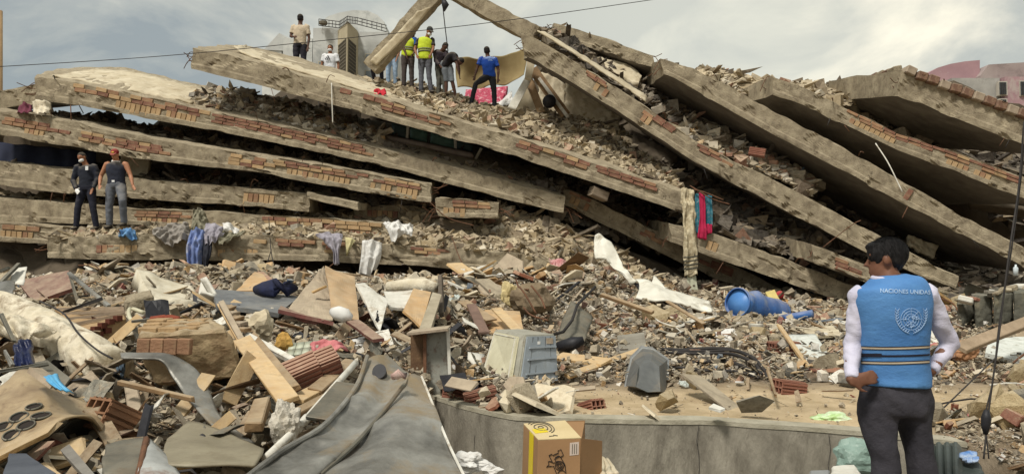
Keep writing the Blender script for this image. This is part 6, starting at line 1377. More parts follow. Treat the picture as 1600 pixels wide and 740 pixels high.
# ------------------------------------------------------------------ medium debris, one object each
def hull_mesh(kind, seed):
    r = random.Random(seed); bm = bmesh.new()
    if kind == 'chunk':
        for _ in range(13): bm.verts.new(Vector((r.gauss(0, 1), r.gauss(0, 1), r.gauss(0, 1))).normalized() * r.uniform(.42, .55))
        bmesh.ops.convex_hull(bm, input=bm.verts)
    elif kind == 'slabbit':
        n = r.randint(5, 7); a0 = r.random() * 6
        pts = [(math.cos(a0 + i * 6.283 / n) * r.uniform(.35, .6), math.sin(a0 + i * 6.283 / n) * r.uniform(.25, .5)) for i in range(n)]
        vs = [bm.verts.new((x, y, -.08)) for x, y in pts] + [bm.verts.new((x * r.uniform(.85, 1), y * r.uniform(.85, 1), .08 + r.uniform(-.02, .02))) for x, y in pts]
        bmesh.ops.convex_hull(bm, input=vs)
    elif kind == 'board':
        V, F = boxV((0, 0, 0), 1, r.uniform(.16, .32), .035); V = [v + Vector((r.uniform(-.06, .06), r.uniform(-.02, .02), 0)) for v in V]
        vs = [bm.verts.new(v) for v in V]; [bm.faces.new([vs[i] for i in f]) for f in F]
        bmesh.ops.subdivide_edges(bm, edges=[e for e in bm.edges if e.calc_length() > .7], cuts=4)
        k = r.uniform(-.1, .1)
        for v in bm.verts: v.co.z += k * v.co.x ** 2
    elif kind == 'sheet':
        g = 7; vs = {}
        for s in (0, 1):
            for i in range(g):
                for j in range(g):
                    x, y = i / (g - 1) - .5, (j / (g - 1) - .5) * .7
                    vs[s, i, j] = bm.verts.new((x, y, .14 * nz3((x, y, seed), 2.2, seed) + .05 * nz3((x, y, seed), 6, 1) + s * .012))
        for i in range(g - 1):
            for j in range(g - 1):
                bm.faces.new([vs[1, i, j], vs[1, i + 1, j], vs[1, i + 1, j + 1], vs[1, i, j + 1]]); bm.faces.new([vs[0, i, j + 1], vs[0, i + 1, j + 1], vs[0, i + 1, j], vs[0, i, j]])
        bmesh.ops.holes_fill(bm, edges=bm.edges)
        bd = [e for e in bm.edges if e.is_boundary]; bmesh.ops.bridge_loops(bm, edges=bd)
    elif kind == 'rag':
        bmesh.ops.create_icosphere(bm, subdivisions=3, radius=.5)
        for v in bm.verts:
            k = 1 + .5 * nz3(v.co, 3, seed) + .35 * nz3(v.co, 7, seed); v.co = Vector((v.co.x * k * 1.2, v.co.y * k, v.co.z * k * .5))
    elif kind == 'brickbit':
        V, F = boxV((0, 0, 0), r.uniform(.6, 1), .5, .3); V = [v + Vector([r.uniform(-.05, .05) for _ in range(3)]) for v in V]
        vs = [bm.verts.new(v) for v in V]; [bm.faces.new([vs[i] for i in f]) for f in F]
        bmesh.ops.bevel(bm, geom=list(bm.edges), offset=.03, segments=1, affect='EDGES')
    elif kind == 'wirebit':
        pts = catmull([(-.5, 0, 0), (-.2, r.uniform(-.2, .2), r.uniform(0, .3)), (.2, r.uniform(-.2, .2), r.uniform(0, .25)), (.5, r.uniform(-.2, .2), 0)], 10)
        V, F = tubeV([Vector(p) for p in pts], .012, 5); vs = [bm.verts.new(v) for v in V]; [bm.faces.new([vs[i] for i in f]) for f in F]
    bmesh.ops.recalc_face_normals(bm, faces=bm.faces)
    me = bpy.data.meshes.new(kind); bm.to_mesh(me); bm.free(); return me
LANDM = [(90, 535, 'rolled soiled mattress'), (70, 640, 'stained cooker top'), (66, 448, 'maroon board'), (140, 500, 'hollow block slab'), (290, 540, 'brick masonry lump'), (270, 445, 'white foam mattress'),
  (390, 468, 'slate grey panel'), (432, 448, 'navy clothes bundle'), (530, 455, 'tan carton sheet'), (580, 480, 'white peeling board'), (655, 480, 'orange tan board'), (400, 560, 'broken pallet'), (478, 585, 'ridged red blocks'),
  (300, 600, 'curved metal strip'), (340, 700, 'khaki metal panel'), (447, 662, 'white plaster lump'), (480, 650, 'white pipe'), (560, 640, 'crumpled steel sheet'), (672, 560, 'rusty metal cabinet'), (735, 615, 'broken red blocks'),
  (785, 560, 'washing machine'), (785, 500, 'tan hardboard'), (830, 470, 'round brown lump'), (895, 505, 'bent metal hood'), (945, 565, 'pine plank'), (1012, 580, 'grey tube monitor'), (988, 534, 'grey concrete plate'), (1120, 565, 'black cable bundle'),
  (900, 450, 'fanned metal strips'), (1040, 460, 'white sheeting'), (1175, 480, 'blue barrel'), (1165, 498, 'concrete block'), (1268, 545, 'white mottled board'), (1233, 606, 'large red hollow block'), (1300, 655, 'bag of green leaves'), (1395, 560, 'man in the blue vest'),
  (1505, 606, 'red cloth strip'), (1545, 490, 'ruined block wall'), (1560, 545, 'dusty slanting plank'), (1542, 665, 'hanging cables'), (1500, 715, 'black crate'), (1240, 500, 'blue pipe'), (500, 700, 'steel sheet fold'), (620, 440, 'cream rolled padding')]
HEROES = [(0, 468, 190, 600), (-20, 577, 168, 700), (25, 424, 112, 470), (88, 478, 200, 532), (212, 497, 378, 592), (212, 420, 335, 478), (335, 452, 468, 488), (400, 440, 468, 462), (440, 416, 560, 505), (556, 440, 692, 516),
  (343, 476, 462, 630), (398, 490, 430, 530), (440, 566, 512, 606), (455, 530, 550, 562), (195, 548, 400, 692), (260, 664, 412, 735), (425, 636, 470, 692), (392, 555, 662, 740), (590, 510, 735, 740), (702, 600, 775, 628), (752, 514, 872, 606),
  (757, 482, 820, 520), (806, 450, 852, 492), (868, 468, 928, 545), (875, 540, 1012, 600), (978, 543, 1048, 618), (964, 520, 1010, 550), (1040, 544, 1200, 590), (930, 366, 1116, 488), (1126, 446, 1272, 520), (1232, 520, 1306, 570), (1200, 596, 1262, 616),
  (1265, 640, 1340, 668), (905, 625, 945, 650), (1460, 598, 1548, 614), (1440, 680, 1600, 760), (1494, 520, 1600, 580), (1062, 290, 1116, 470), (220, 680, 290, 745), (160, 640, 230, 690)]
def scat(name, kind, cat, entries, count, sz, tilt, group, seed0, py_bias=1.0, zoff=.25, xr=(-60, 1660), dr=(3.2, 15.5), okf=None, scr=.8, zs=1.0, tight=False):
    """entries: list of (material, label adjective, weight)"""
    r = random.Random(seed0); protos = {}
    ws = [e[2] for e in entries]; made = 0; tries = 0
    while made < count and tries < count * 30:
        tries += 1
        a = r.uniform(*xr); d = dr[0] * (dr[1] / dr[0]) ** r.random()
        x = (a - CXP) / FPX * d; z = terr(x, d)
        if z < .03: continue
        qx, qy = proj((x, d, z)); b = bare(qx, qy)
        if r.random() < b * .96: continue
        if okf and not okf(qx, qy): continue
        s = sz[0] * (sz[1] / sz[0]) ** (r.random() ** 1.7); s *= (d / 7) ** .45
        hs_ = s * FPX / d * .5
        if tight:
            if any(x0 + (x1 - x0) * .28 < qx < x1 - (x1 - x0) * .28 and y0 + (y1 - y0) * .2 < qy < y1 - (y1 - y0) * .2 for x0, y0, x1, y1 in HEROES): continue
        elif any(x0 - hs_ * .8 < qx < x1 + hs_ * .8 and y0 - hs_ * .3 < qy < y1 + hs_ * .55 for x0, y0, x1, y1 in HEROES): continue
        k = r.choices(range(len(entries)), ws)[0]; m, adj, _ = entries[k]
        v = r.randrange(5)
        if (k, v) not in protos:
            me = hull_mesh(kind, seed0 * 10 + v + k * 50); me.materials.append(m); protos[k, v] = me
        o = bpy.data.objects.new(name, protos[k, v]); COL.objects.link(o)
        o.scale = (s, s * r.uniform(.8, 1.1), s * r.uniform(.8, 1.15) * zs)
        o.rotation_euler = (r.uniform(-tilt, tilt), r.uniform(-tilt, tilt), r.uniform(0, 6.28))
        o.location = (x, d, z + s * zoff * r.uniform(.3, 1.3) + ((.05 + .07 * r.random()) if tight else .02))
        lx, ly, ln_ = min(LANDM, key=lambda L: (L[0] - qx) ** 2 + ((L[1] - qy) * 1.6) ** 2)
        dx, dy = qx - lx, (qy - ly) * 1.6
        rel = ('left of' if dx < 0 else 'right of') if abs(dx) > abs(dy) else ('behind' if dy < 0 else 'in front of')
        sw = 'small' if s * FPX / d < 18 else ('large' if s * FPX / d > 42 else 'mid-sized')
        tag(o, '%s %s %s the %s' % (sw, adj, rel, ln_), cat, group); made += 1
RB1 = [mat('loose_concrete', lin(164, 154, 132), lin(128, 116, 96), dust=.55, scale=7, bump=.8, bscale=24, rand=.3, stain=lin(110, 94, 74), sscale=6, samt=.6),
       mat('loose_mortar', lin(186, 168, 130), lin(148, 128, 94), dust=.55, scale=7, bump=.9, bscale=24, rand=.3), mat('loose_grey', lin(140, 138, 130), lin(106, 102, 94), dust=.55, scale=7, bump=.7, bscale=24, rand=.3)]
PLB = mat('loose_plaster', lin(216, 206, 184), lin(186, 174, 148), dust=.55, scale=6, bump=.3, rand=.2, stain=lin(150, 130, 100), sscale=5, samt=.6)
WD = [mat('loose_pine', lin(198, 168, 120), lin(162, 130, 88), dust=.55, scale=5, bump=.4, rand=.3), mat('loose_brown_wood', lin(132, 106, 78), lin(98, 76, 56), dust=.55, scale=5, bump=.4, rand=.3), mat('loose_grey_wood', lin(146, 136, 120), lin(112, 102, 88), dust=.55, scale=5, bump=.5, rand=.3), mat('loose_maroon_wood', lin(120, 82, 70), lin(90, 60, 52), dust=.55, scale=5, bump=.3, rand=.3)]
BRB = [mat('loose_yellow_brick', lin(196, 158, 112), lin(160, 124, 84), dust=.55, scale=8, bump=.6, rand=.25), mat('loose_red_brick', lin(160, 104, 80), lin(124, 76, 58), dust=.55, scale=8, bump=.6, rand=.25)]
scat('masonry_chunk', 'chunk', 'masonry chunk', [(RB1[0], 'tan concrete chunk', 5), (RB1[1], 'yellowish mortar chunk', 3), (RB1[2], 'grey concrete chunk', 2.5), (PLB, 'cream plaster chunk', 1.2)], 290, (.06, .3), 3, 'loose masonry chunks', 11)
scat('masonry_slab', 'slabbit', 'masonry slab', [(RB1[0], 'flat tan concrete shard', 4), (RB1[1], 'flat yellowish render shard', 4), (PLB, 'flat cream plaster shard', 4), (RB1[2], 'flat grey concrete shard', 2), (BRB[1], 'flat red tile shard', 1.5)], 290, (.1, .46), .7, 'loose flat shards', 12, zoff=.2, zs=.7)
scat('wood_piece', 'board', 'board', [(WD[0], 'pale splintered board', 4), (WD[1], 'brown splintered board', 4), (WD[2], 'grey weathered board', 4), (WD[3], 'maroon board', 1.2), (WPAINT, 'white painted board', 1.5)], 290, (.18, .9), .5, 'loose boards', 13, zoff=.16)
scat('brick_fragment', 'brickbit', 'brick', [(BRB[0], 'yellow brick fragment', 3), (BRB[1], 'red brick fragment', 3)], 220, (.08, .24), 1.5, 'loose bricks', 14)
scat('crumpled_sheet', 'sheet', 'sheet', [(STEELD, 'bent dark metal sheet', 2), (STEEL, 'bent bright metal sheet', 1.5), (GREYB, 'dusty grey board sheet', 2), (CARD, 'torn carton sheet', 1.4), (WPAINT, 'white plastic sheet scrap', 2), (PLG, 'grey plastic sheet scrap', 1)], 150, (.14, .55), .7, 'loose crumpled sheets', 15, zoff=.3)
scat('rag', 'rag', 'rag', [(WHITEF, 'crumpled white rag or paper', 6), (GLASSY, 'clear plastic scrap', 2), (_mats['lilac_cloth'], 'crumpled lilac rag', 1), (_mats['sky_cloth'], 'crumpled light blue rag', .8), (_mats['rose_cloth'], 'crumpled pink rag', .8), (_mats['scarlet_cloth'], 'crumpled scarlet rag', .5), (_mats['black_cloth'], 'crumpled black rag', 1.2)], 130, (.05, .2), .5, 'loose rags and paper', 16, zoff=.4)
scat('lath', 'board', 'lath', [(WD[1], 'brown lath', 4), (WD[2], 'grey lath', 3), (WD[0], 'pale lath', 3), (WD[3], 'maroon lath', 1), (BLACK, 'black trim piece', 1.4)], 290, (.16, .5), .9, 'loose laths left of the wall', 25, zoff=.2, xr=(-60, 760), dr=(3.6, 10), tight=True)
scat('torn_sheet', 'sheet', 'sheet', [(STEELD, 'dark torn metal sheet', 3), (GREYB, 'dusty torn board', 2), (BLACK, 'black plastic sheet', 1.5), (WPAINT, 'white torn sheet', 1.5), (MAROON, 'maroon torn sheet', 1)], 170, (.14, .4), 1.1, 'torn sheets left of the wall', 26, zoff=.25, xr=(-60, 760), dr=(3.6, 10), tight=True)
scat('rubble_block', 'chunk', 'rubble block', [(RB1[0], 'rough tan block', 3), (RB1[2], 'rough grey block', 3), (PLB, 'rough cream block', 2)], 110, (.07, .2), 3, 'rough blocks left of the wall', 27, zoff=.25, xr=(-60, 760), dr=(3.6, 9), tight=True)
scat('paper_scrap', 'slabbit', 'scrap', [(WHITEF, 'flat white scrap', 5), (PLB, 'flat cream scrap', 3), (GLASSY, 'clear film scrap', 1)], 170, (.05, .16), .6, 'loose white scraps', 18, zoff=.5, xr=(700, 1640), dr=(6, 14))
scat('wire_piece', 'wirebit', 'wire', [(WIREM, 'short piece of dark wire', 3), (RUST, 'short piece of rusty rod', 3), (WPAINT, 'short piece of white cord', 1)], 150, (.3, 1.3), .6, 'loose wires and rods', 17, zoff=.12)

scat('broken_block', 'chunk', 'masonry block', [(RB1[0], 'tan concrete block', 4), (RB1[1], 'yellowish masonry block', 3), (RB1[2], 'grey concrete block', 2)], 90, (.22, .44), 3, 'big loose blocks', 21, zoff=.2, dr=(3.6, 15))
scat('timber', 'board', 'timber', [(WD[0], 'long pale timber', 5), (WD[1], 'long brown timber', 3), (WD[2], 'long grey timber', 4), (WPAINT, 'long white painted timber', 2)], 170, (.5, 1.15), .5,  'long loose timbers', 22, zoff=.14, zs=.75, dr=(3.6, 15), okf=lambda x, y: x < 1200)
scat('plasterboard', 'slabbit', 'plasterboard', [(PLB, 'broad cream plaster sheet', 4), (RB1[2], 'broad grey slab piece', 2), (PLY, 'broad tan board piece', 2), (GREYB, 'broad dusty board piece', 2)], 170, (.3, .62), .8, 'broad loose sheets', 23, zoff=.22, zs=.4, dr=(3.8, 15), okf=lambda x, y: x < 1260)
scat('clay_block', 'brickbit', 'clay block', [(TERRA, 'dusty red clay block', 3), (BRB[0], 'dusty yellow clay block', 2)], 50, (.18, .27), .8, 'loose clay blocks', 24, zoff=.3, dr=(3.8, 15))
# wires and bars dangling from the slab edges
SN = {'S1': 'second slab on the left', 'S2': 'third slab on the left', 'S3': 'slab behind the two men', 'S4': 'slab at the knees of the men', 'S5': 'lowest left slab', 'S6': 'longest slab', 'S7': 'steep slab', 'S9': 'rough edged steep slab', 'S10': 'red striped slab', 'S11': 'highest right slab', 'S12': 'buckled shaded slab', 'S13': 'slab behind the hanging cloths'}
rw_ = random.Random(31)
for key, short in SN.items():
    _o, st, dd, _b = SLABS[key]
    for q in range(5):
        x = rw_.uniform(st[0][0] + 20, min(st[-1][0], 1590) - 10); d = float(np.interp(x, [st[0][0], st[-1][0]], dd)); yt, yb = interp_st(st, x)
        top = q % 2 == 0; y = yt if top else yb; L_ = rw_.uniform(8, 26); dx = rw_.uniform(-14, 14)
        pp = [(x, y, d + .05), (x + dx * .4, y + (-L_ * .5 if top else L_ * .4), d - .12), (x + dx, y + (-L_ * .4 if top else L_), d - .1)]
        tag(wire('wire', pp, rw_.choice([.006, .008, .012]), RUST if q % 3 else WIREM, 12), '%s wire %s the %s, %s' % (('rusty' if q % 3 else 'dark'), 'sticking up from' if top else 'dangling under', short, ('left end', 'left part', 'middle', 'right part', 'right end')[min(4, int(5 * (x - st[0][0]) / (st[-1][0] - st[0][0])))]), 'wire', 'wires along the slab edges')
# pieces that read alike near the same landmark are told apart by their place, left to right
_by = {}
for o_ in list(COL.objects):
    if o_.parent is None and o_.get('label') and o_.get('group'): _by.setdefault(o_['label'], []).append(o_)
_ord = ['leftmost', 'second from the left', 'third from the left', 'fourth from the left', 'fifth from the left', 'sixth from the left', 'seventh from the left', 'eighth from the left', 'ninth from the left', 'tenth from the left', 'eleventh from the left', 'twelfth from the left', 'thirteenth from the left', 'fourteenth from the left', 'fifteenth from the left', 'sixteenth from the left', 'seventeenth from the left', 'eighteenth from the left', 'nineteenth from the left', 'twentieth from the left', 'twentyfirst from the left', 'twentysecond from the left', 'twentythird from the left', 'twentyfourth from the left']
for lb_, os_ in _by.items():
    if len(os_) < 2: continue
    os_.sort(key=lambda q: proj(wloc(q))[0])
    for i_, q in enumerate(os_):
        w_ = 'rightmost' if i_ == len(os_) - 1 else _ord[min(i_, 23)]
        q['label'] = '%s, %s' % (lb_, w_) if len(lb_.split()) + len(w_.split()) <= 16 else '%s, %s' % (lb_, w_.split()[0])

# ------------------------------------------------------------------ people
SKIN = {}
def skinm(k, a, b): SKIN[k] = mat('skin_' + k, lin(*a), lin(*b), scale=12, bump=.05, rough=.55); return SKIN[k]
skinm('dark', (92, 64, 50), (74, 50, 40)); skinm('brown', (150, 104, 76), (128, 86, 62)); skinm('tan', (178, 128, 98), (154, 106, 80))
def remesh(name, parts, vox, m, parent, smooth_it=4, disp=None):
    """union closed lofts into one continuous surface"""
    V = []; F = []
    for pv, pf in parts:
        o = len(V); V += list(pv); F += [tuple(i + o for i in f) for f in pf]
    me = bpy.data.meshes.new('tmp'); me.from_pydata([tuple(v) for v in V], [], F)
    bm = bmesh.new(); bm.from_mesh(me); bmesh.ops.recalc_face_normals(bm, faces=bm.faces); bm.to_mesh(me); bm.free()
    ob = bpy.data.objects.new('tmp', me); COL.objects.link(ob)
    md = ob.modifiers.new('r', 'REMESH'); md.mode = 'VOXEL'; md.voxel_size = vox; md.use_smooth_shade = True
    ms = ob.modifiers.new('s', 'SMOOTH'); ms.iterations = smooth_it; ms.factor = .5
    dg = bpy.context.evaluated_depsgraph_get(); ev = ob.evaluated_get(dg); em = ev.to_mesh()
    n = len(em.vertices); co = np.empty(n * 3); em.vertices.foreach_get('co', co); co = co.reshape(-1, 3)
    nr = np.empty(n * 3); em.vertices.foreach_get('normal', nr); nr = nr.reshape(-1, 3)
    FF = [tuple(p.vertices) for p in em.polygons]
    if disp:
        for i in range(n): co[i] += nr[i] * disp(co[i])
    ev.to_mesh_clear(); bpy.data.objects.remove(ob); bpy.data.meshes.remove(me)
    return mk(name, co, FF, m, parent, True)
def ell(c, r, M=None, n=12):
    bm = bmesh.new(); bmesh.ops.create_uvsphere(bm, u_segments=n * 2, v_segments=n, radius=1)
    V = [Vector((v.co.x * r[0], v.co.y * r[1], v.co.z * r[2])) for v in bm.verts]
    if M is not None: V = [M @ v for v in V]
    V = [v + Vector(c) for v in V]; F = [tuple(x.index for x in f.verts) for f in bm.faces]; bm.free(); return V, F
def wrinkle(s, a, k=1):
    return lambda p: a * nz3((p[0], p[1], p[2] * 1.8), s, k) + a * .5 * nz3(p, s * 2.6, k + 3)
def hand(parts, wr, d, pal, s=1.0, curl=.3, thumb=None, spread=.35):
    """wr wrist point, d direction of the fingers, pal palm normal; five fingers on a palm"""
    d = Vector(d).normalized(); pal = Vector(pal); pal = (pal - d * pal.dot(d)).normalized(); side = d.cross(pal)
    e = wr + d * .085 * s
    parts.append(tubeV([wr - d * .01, wr + d * .03 * s, wr + d * .065 * s, e], [(.025 * s, .017 * s), (.037 * s, .015 * s), (.040 * s, .014 * s), (.034 * s, .012 * s)], 12, ref=side))
    for i, (off, ln) in enumerate(((-.030, .066), (-.010, .076), (.010, .071), (.029, .056))):
        b = wr + d * .075 * s + side * off * s; fd = (d + side * off * 8 * spread * .5).normalized()
        p1 = b + fd * ln * .45 * s; dd2 = (fd + pal * curl).normalized(); p2 = p1 + dd2 * ln * .32 * s; d3 = (fd + pal * curl * 2).normalized(); p3 = p2 + d3 * ln * .28 * s
        parts.append(tubeV([b, p1, p2, p3], [.0095 * s, .009 * s, .0082 * s, .0065 * s], 8))
    t = side * (thumb or -1); b = wr + d * .02 * s + t * .025 * s
    parts.append(tubeV([b, b + (d * .6 + t).normalized() * .035 * s, b + (d * .6 + t).normalized() * .035 * s + (d + t * .45 + pal * .3).normalized() * .034 * s], [.013 * s, .0105 * s, .008 * s], 8))
def person(label, J, skin, shirt=None, trousers=None, shoes=None, hair=None, fwd=(0, -1, 0), look=None, S=1.0, vox=.016, sleeve='short', build=1.0, hips=None, shirt_len=.0, extra=None, wr_amp=.008, coverarms=1.0, handd=None, legs=True, tuck=False, cat='person', group=None, palm=None, headS=1.0, top_scale=1.0, shirt_w=1.0, hand_s=1.0):
    """J: joints in world space: head neck chest waist pelvis shL elL wrL shR elR wrR hiL knL anL hiR knR anR (L = image left)"""
    J = {k: Vector(v) for k, v in J.items()}
    fwd = Vector(fwd).normalized(); look = Vector(look or fwd).normalized()
    base = Vector(((J['anL'].x + J['anR'].x) / 2, (J['anL'].y + J['anR'].y) / 2, min(J['anL'].z, J['anR'].z) - .08 * S))
    root = empty('person', base, label, cat, group)
    ax = (J['shR'] - J['shL']).normalized(); b = S * build
    hax = (J['hiR'] - J['hiL']).normalized()
    # head frame
    up = (J['head'] - J['neck']).normalized(); lk = (look - up * look.dot(up) * .6).normalized(); rt = lk.cross(up).normalized(); up2 = rt.cross(lk)
    HM = Matrix((rt, lk, up2)).transposed(); h = S * headS; hc = J['head']
    hp = lambda x, y, z: hc + HM @ Vector((x, y, z)) * h
    body = [ell(hp(0, -.008, .02), (.074 * h, .094 * h, .096 * h), HM), ell(hp(0, .018, -.045), (.058 * h, .068 * h, .068 * h), HM), ell(hp(0, .062, -.088), (.026 * h, .022 * h, .022 * h), HM),
            tubeV([hp(0, .082, .02), hp(0, .098, -.012), hp(0, .108, -.03)], [.007 * h, .012 * h, .014 * h], 8), ell(hp(0, .082, -.062), (.024 * h, .012 * h, .010 * h), HM, 8),
            ell(hp(.076, -.008, -.008), (.012 * h, .020 * h, .032 * h), HM, 8), ell(hp(-.076, -.008, -.008), (.012 * h, .020 * h, .032 * h), HM, 8),
            ell(hp(0, .07, .035), (.055 * h, .022 * h, .012 * h), HM, 8)]
    body.append(tubeV([hp(0, -.02, -.06), J['neck'].lerp(hc, .25), J['neck'], J['neck'] - (J['neck'] - J['chest']) * .3], [.056 * h, .056 * b, .062 * b, .08 * b], 14))
    tors = [J['pelvis'] + (J['pelvis'] - J['waist']).normalized() * .06 * S, J['pelvis'], J['waist'], J['chest'], J['neck'].lerp(J['chest'], .42), J['neck'].lerp(J['chest'], .12)]
    def torso(g, w=1.0):
        return tubeV([Vector(p) for p in catmull(tors, 16)], [((x * b + g) * w, (y * b + g) * w) for x, y in catmull([(.155, .10), (.165, .112), (.148, .105), (.178, .118), (.165, .10), (.075, .065)], 16)], 24, ref=ax)
    body.append(torso(-.012))
    arms = {}
    for s in 'LR':
        sh, el, wr = J['sh' + s], J['el' + s], J['wr' + s]
        arms[s] = (sh, el, wr)
        inn = sh.lerp(J['chest'] + (sh - J['chest']).project(up) if False else J['neck'], .3)
        body.append(tubeV([inn, sh, sh.lerp(el, .35), sh.lerp(el, .7), el, el.lerp(wr, .3), el.lerp(wr, .75), wr], [k_ * b * (.62 if sleeve == 'long' and q_ < 5 else 1) for q_, k_ in enumerate((.05, .058, .050, .043, .038, .039, .029, .024))], 12))
        dd = (handd or {}).get(s) or (wr - el).normalized()
        hand(body, wr, dd, (palm or {}).get(s) or fwd, S * hand_s, .35, 1 if s == 'R' else -1)
    if legs:
        for s in 'LR':
            hi, kn, an = J['hi' + s], J['kn' + s], J['an' + s]
            body.append(tubeV([hi, hi.lerp(kn, .5), kn, kn.lerp(an, .35), an], [.08 * b, .07 * b, .052 * b, .054 * b, .035 * b], 12))
    bo = remesh('body', body, vox, skin, root, 3)
    if extra: extra(root, hp, HM, J, b, torso, ax)
    # eyes and brows
    for x in (-.03, .03):
        V, F = ell(hp(x, .083, .012), (.012 * h, .006 * h, .006 * h), HM, 6); mk('eye', V, F, mat('eye_dark', lin(40, 32, 28), bump=0, rough=.3), root, True)
    if shirt:
        m = shirt; g = .014 * top_scale
        tp = [torso(g, shirt_w)] if not shirt_len else [tubeV([Vector(p) for p in catmull([J['pelvis'] + (J['pelvis'] - J['waist']).normalized() * shirt_len] + tors[1:], 18)], [(x * b + g + .006, y * b + g + .006) for x, y in catmull([(.172, .12), (.168, .118), (.156, .112), (.182, .12), (.166, .10), (.082, .07)], 18)], 24, ref=ax)]
        if sleeve != 'none':
            for s in 'LR':
                sh, el, wr = arms[s]; inn = sh.lerp(J['neck'], .35 if shirt_w == 1 else .06)
                if sleeve == 'short': tp.append(tubeV([inn, sh, sh.lerp(el, .35), sh.lerp(el, .68)], [.060 * b, .066 * b, .062 * b, .066 * b], 14))
                else: tp.append(tubeV([inn, sh, sh.lerp(el, .4), el.lerp(sh, .12), el, el.lerp(wr, .35), el.lerp(wr, .93)], [k_ * b * (.82 if shirt_w < 1 else 1) for k_ in (.062, .076, .067, .06, .062, .054, .042)], 14))
        remesh('shirt', tp, vox, m, root, 3, (lambda p: .016 * max(0, nz3((p[0], p[1], p[2] * .8), 10, 3)) + .007 * nz3((p[0] + p[2], p[1], p[2]), 22, 5) - .004) if shirt_w < 1 else wrinkle(7 / S, wr_amp))
    if trousers:
        tp = [tubeV([J['waist'].lerp(J['pelvis'], .55), J['pelvis'], J['pelvis'] + (J['pelvis'] - J['waist']).normalized() * .07 * S], [(.158 * b, .115 * b), (.174 * b, .128 * b), (.168 * b, .12 * b)], 22, ref=hax)]
        for s in 'LR':
            hi, kn, an = J['hi' + s], J['kn' + s], J['an' + s]
            end = an + (an - kn).normalized() * .01
            if (trousers_len := J.get('tlen')) is not None: end = kn.lerp(an, trousers_len.x)
            q = [hi + (hi - kn).normalized() * .03, hi.lerp(kn, .25), hi.lerp(kn, .65), kn, kn.lerp(end, .5), end]
            tp.append(tubeV(q, [.098 * b, .098 * b, .080 * b, .070 * b, .066 * b, .060 * b], 14))
        remesh('trousers', tp, vox, trousers, root, 3, wrinkle(8 / S, wr_amp * .9, 4))
    if shoes:
        for s in 'LR':
            an = J['an' + s]; f = Vector((fwd.x, fwd.y, 0)).normalized() if Vector((fwd.x, fwd.y, 0)).length > .1 else Vector((0, -1, 0))
            V, F = tubeV([an + Vector((0, 0, -.035)) * S - f * .06 * S, an + Vector((0, 0, -.03)) * S, an + f * .09 * S + Vector((0, 0, -.048)) * S, an + f * .17 * S + Vector((0, 0, -.058)) * S, an + f * .2 * S + Vector((0, 0, -.062)) * S], [(.035 * S, .04 * S), (.045 * S, .05 * S), (.048 * S, .036 * S), (.044 * S, .026 * S), (.02 * S, .014 * S)], 12, ref=(f.y, -f.x, 0)); mk('shoe', V, F, shoes, root, True)
    if hair:
        kind, m = hair
        if kind == 'short': hs = [ell(hp(0, -.02, .042), (.081 * h, .092 * h, .088 * h), HM), ell(hp(0, -.046, .0), (.072 * h, .062 * h, .075 * h), HM)]
        else: hs = [ell(hp(0, -.018, .048), (.083 * h, .096 * h, .084 * h), HM)]
        if kind == 'cap': hs.append(tubeV([hp(0, .05, .05), hp(0, .11, .042), hp(0, .155, .03)], [(.07 * h, .012 * h), (.066 * h, .008 * h), (.04 * h, .006 * h)], 16, ref=rt))
        remesh('cap' if kind == 'cap' else 'hair', hs, vox * .7, m, root, 2, (lambda p: .004 * nz3(p, 40, 1)) if kind != 'cap' else None)
    return root, hp, HM, J, bo
def stand(px, py, d, H=1.75, ov=None, pitch=None):
    """standing template: feet centre at pixel (px,py), depth d; ov overrides joints with (x, z, y) metres"""
    o = P(px, py, d); S = H / 1.75
    T = dict(head=(0, 1.63, 0), neck=(0, 1.49, .01), chest=(0, 1.3, .01), waist=(0, 1.1, 0), pelvis=(0, .97, .01),
             shL=(-.185, 1.43, .01), elL=(-.24, 1.15, .02), wrL=(-.25, .9, -.04), shR=(.185, 1.43, .01), elR=(.24, 1.15, .02), wrR=(.25, .9, -.04),
             hiL=(-.09, .92, .01), knL=(-.1, .5, 0), anL=(-.11, .09, .02), hiR=(.09, .92, .01), knR=(.1, .5, 0), anR=(.11, .09, .02))
    T.update(ov or {})
    return {k: (o + Vector((v[0], v[2], v[1])) * S if k != 'tlen' else Vector((v[0], 0, 0))) for k, v in T.items()}, S
def cl(name, c, k=.72, **kw): return mat(name, lin(*c), tuple(v * k for v in lin(*c)[:3]) + (1,), scale=5, bump=.6, bscale=22, rough=.9, dust=.25, **kw)
BLK = cl('black_hair', (34, 30, 30)); SHOE = cl('dark_shoe', (54, 50, 48)); MASK = cl('white_mask', (226, 228, 228), .9)
def mask_part(hp, HM, h, root, m=MASK):
    V, F = ell(hp(0, .050, -.052), (.060 * h, .058 * h, .044 * h), HM, 10); mk('face_mask', V, F, m, root, True)

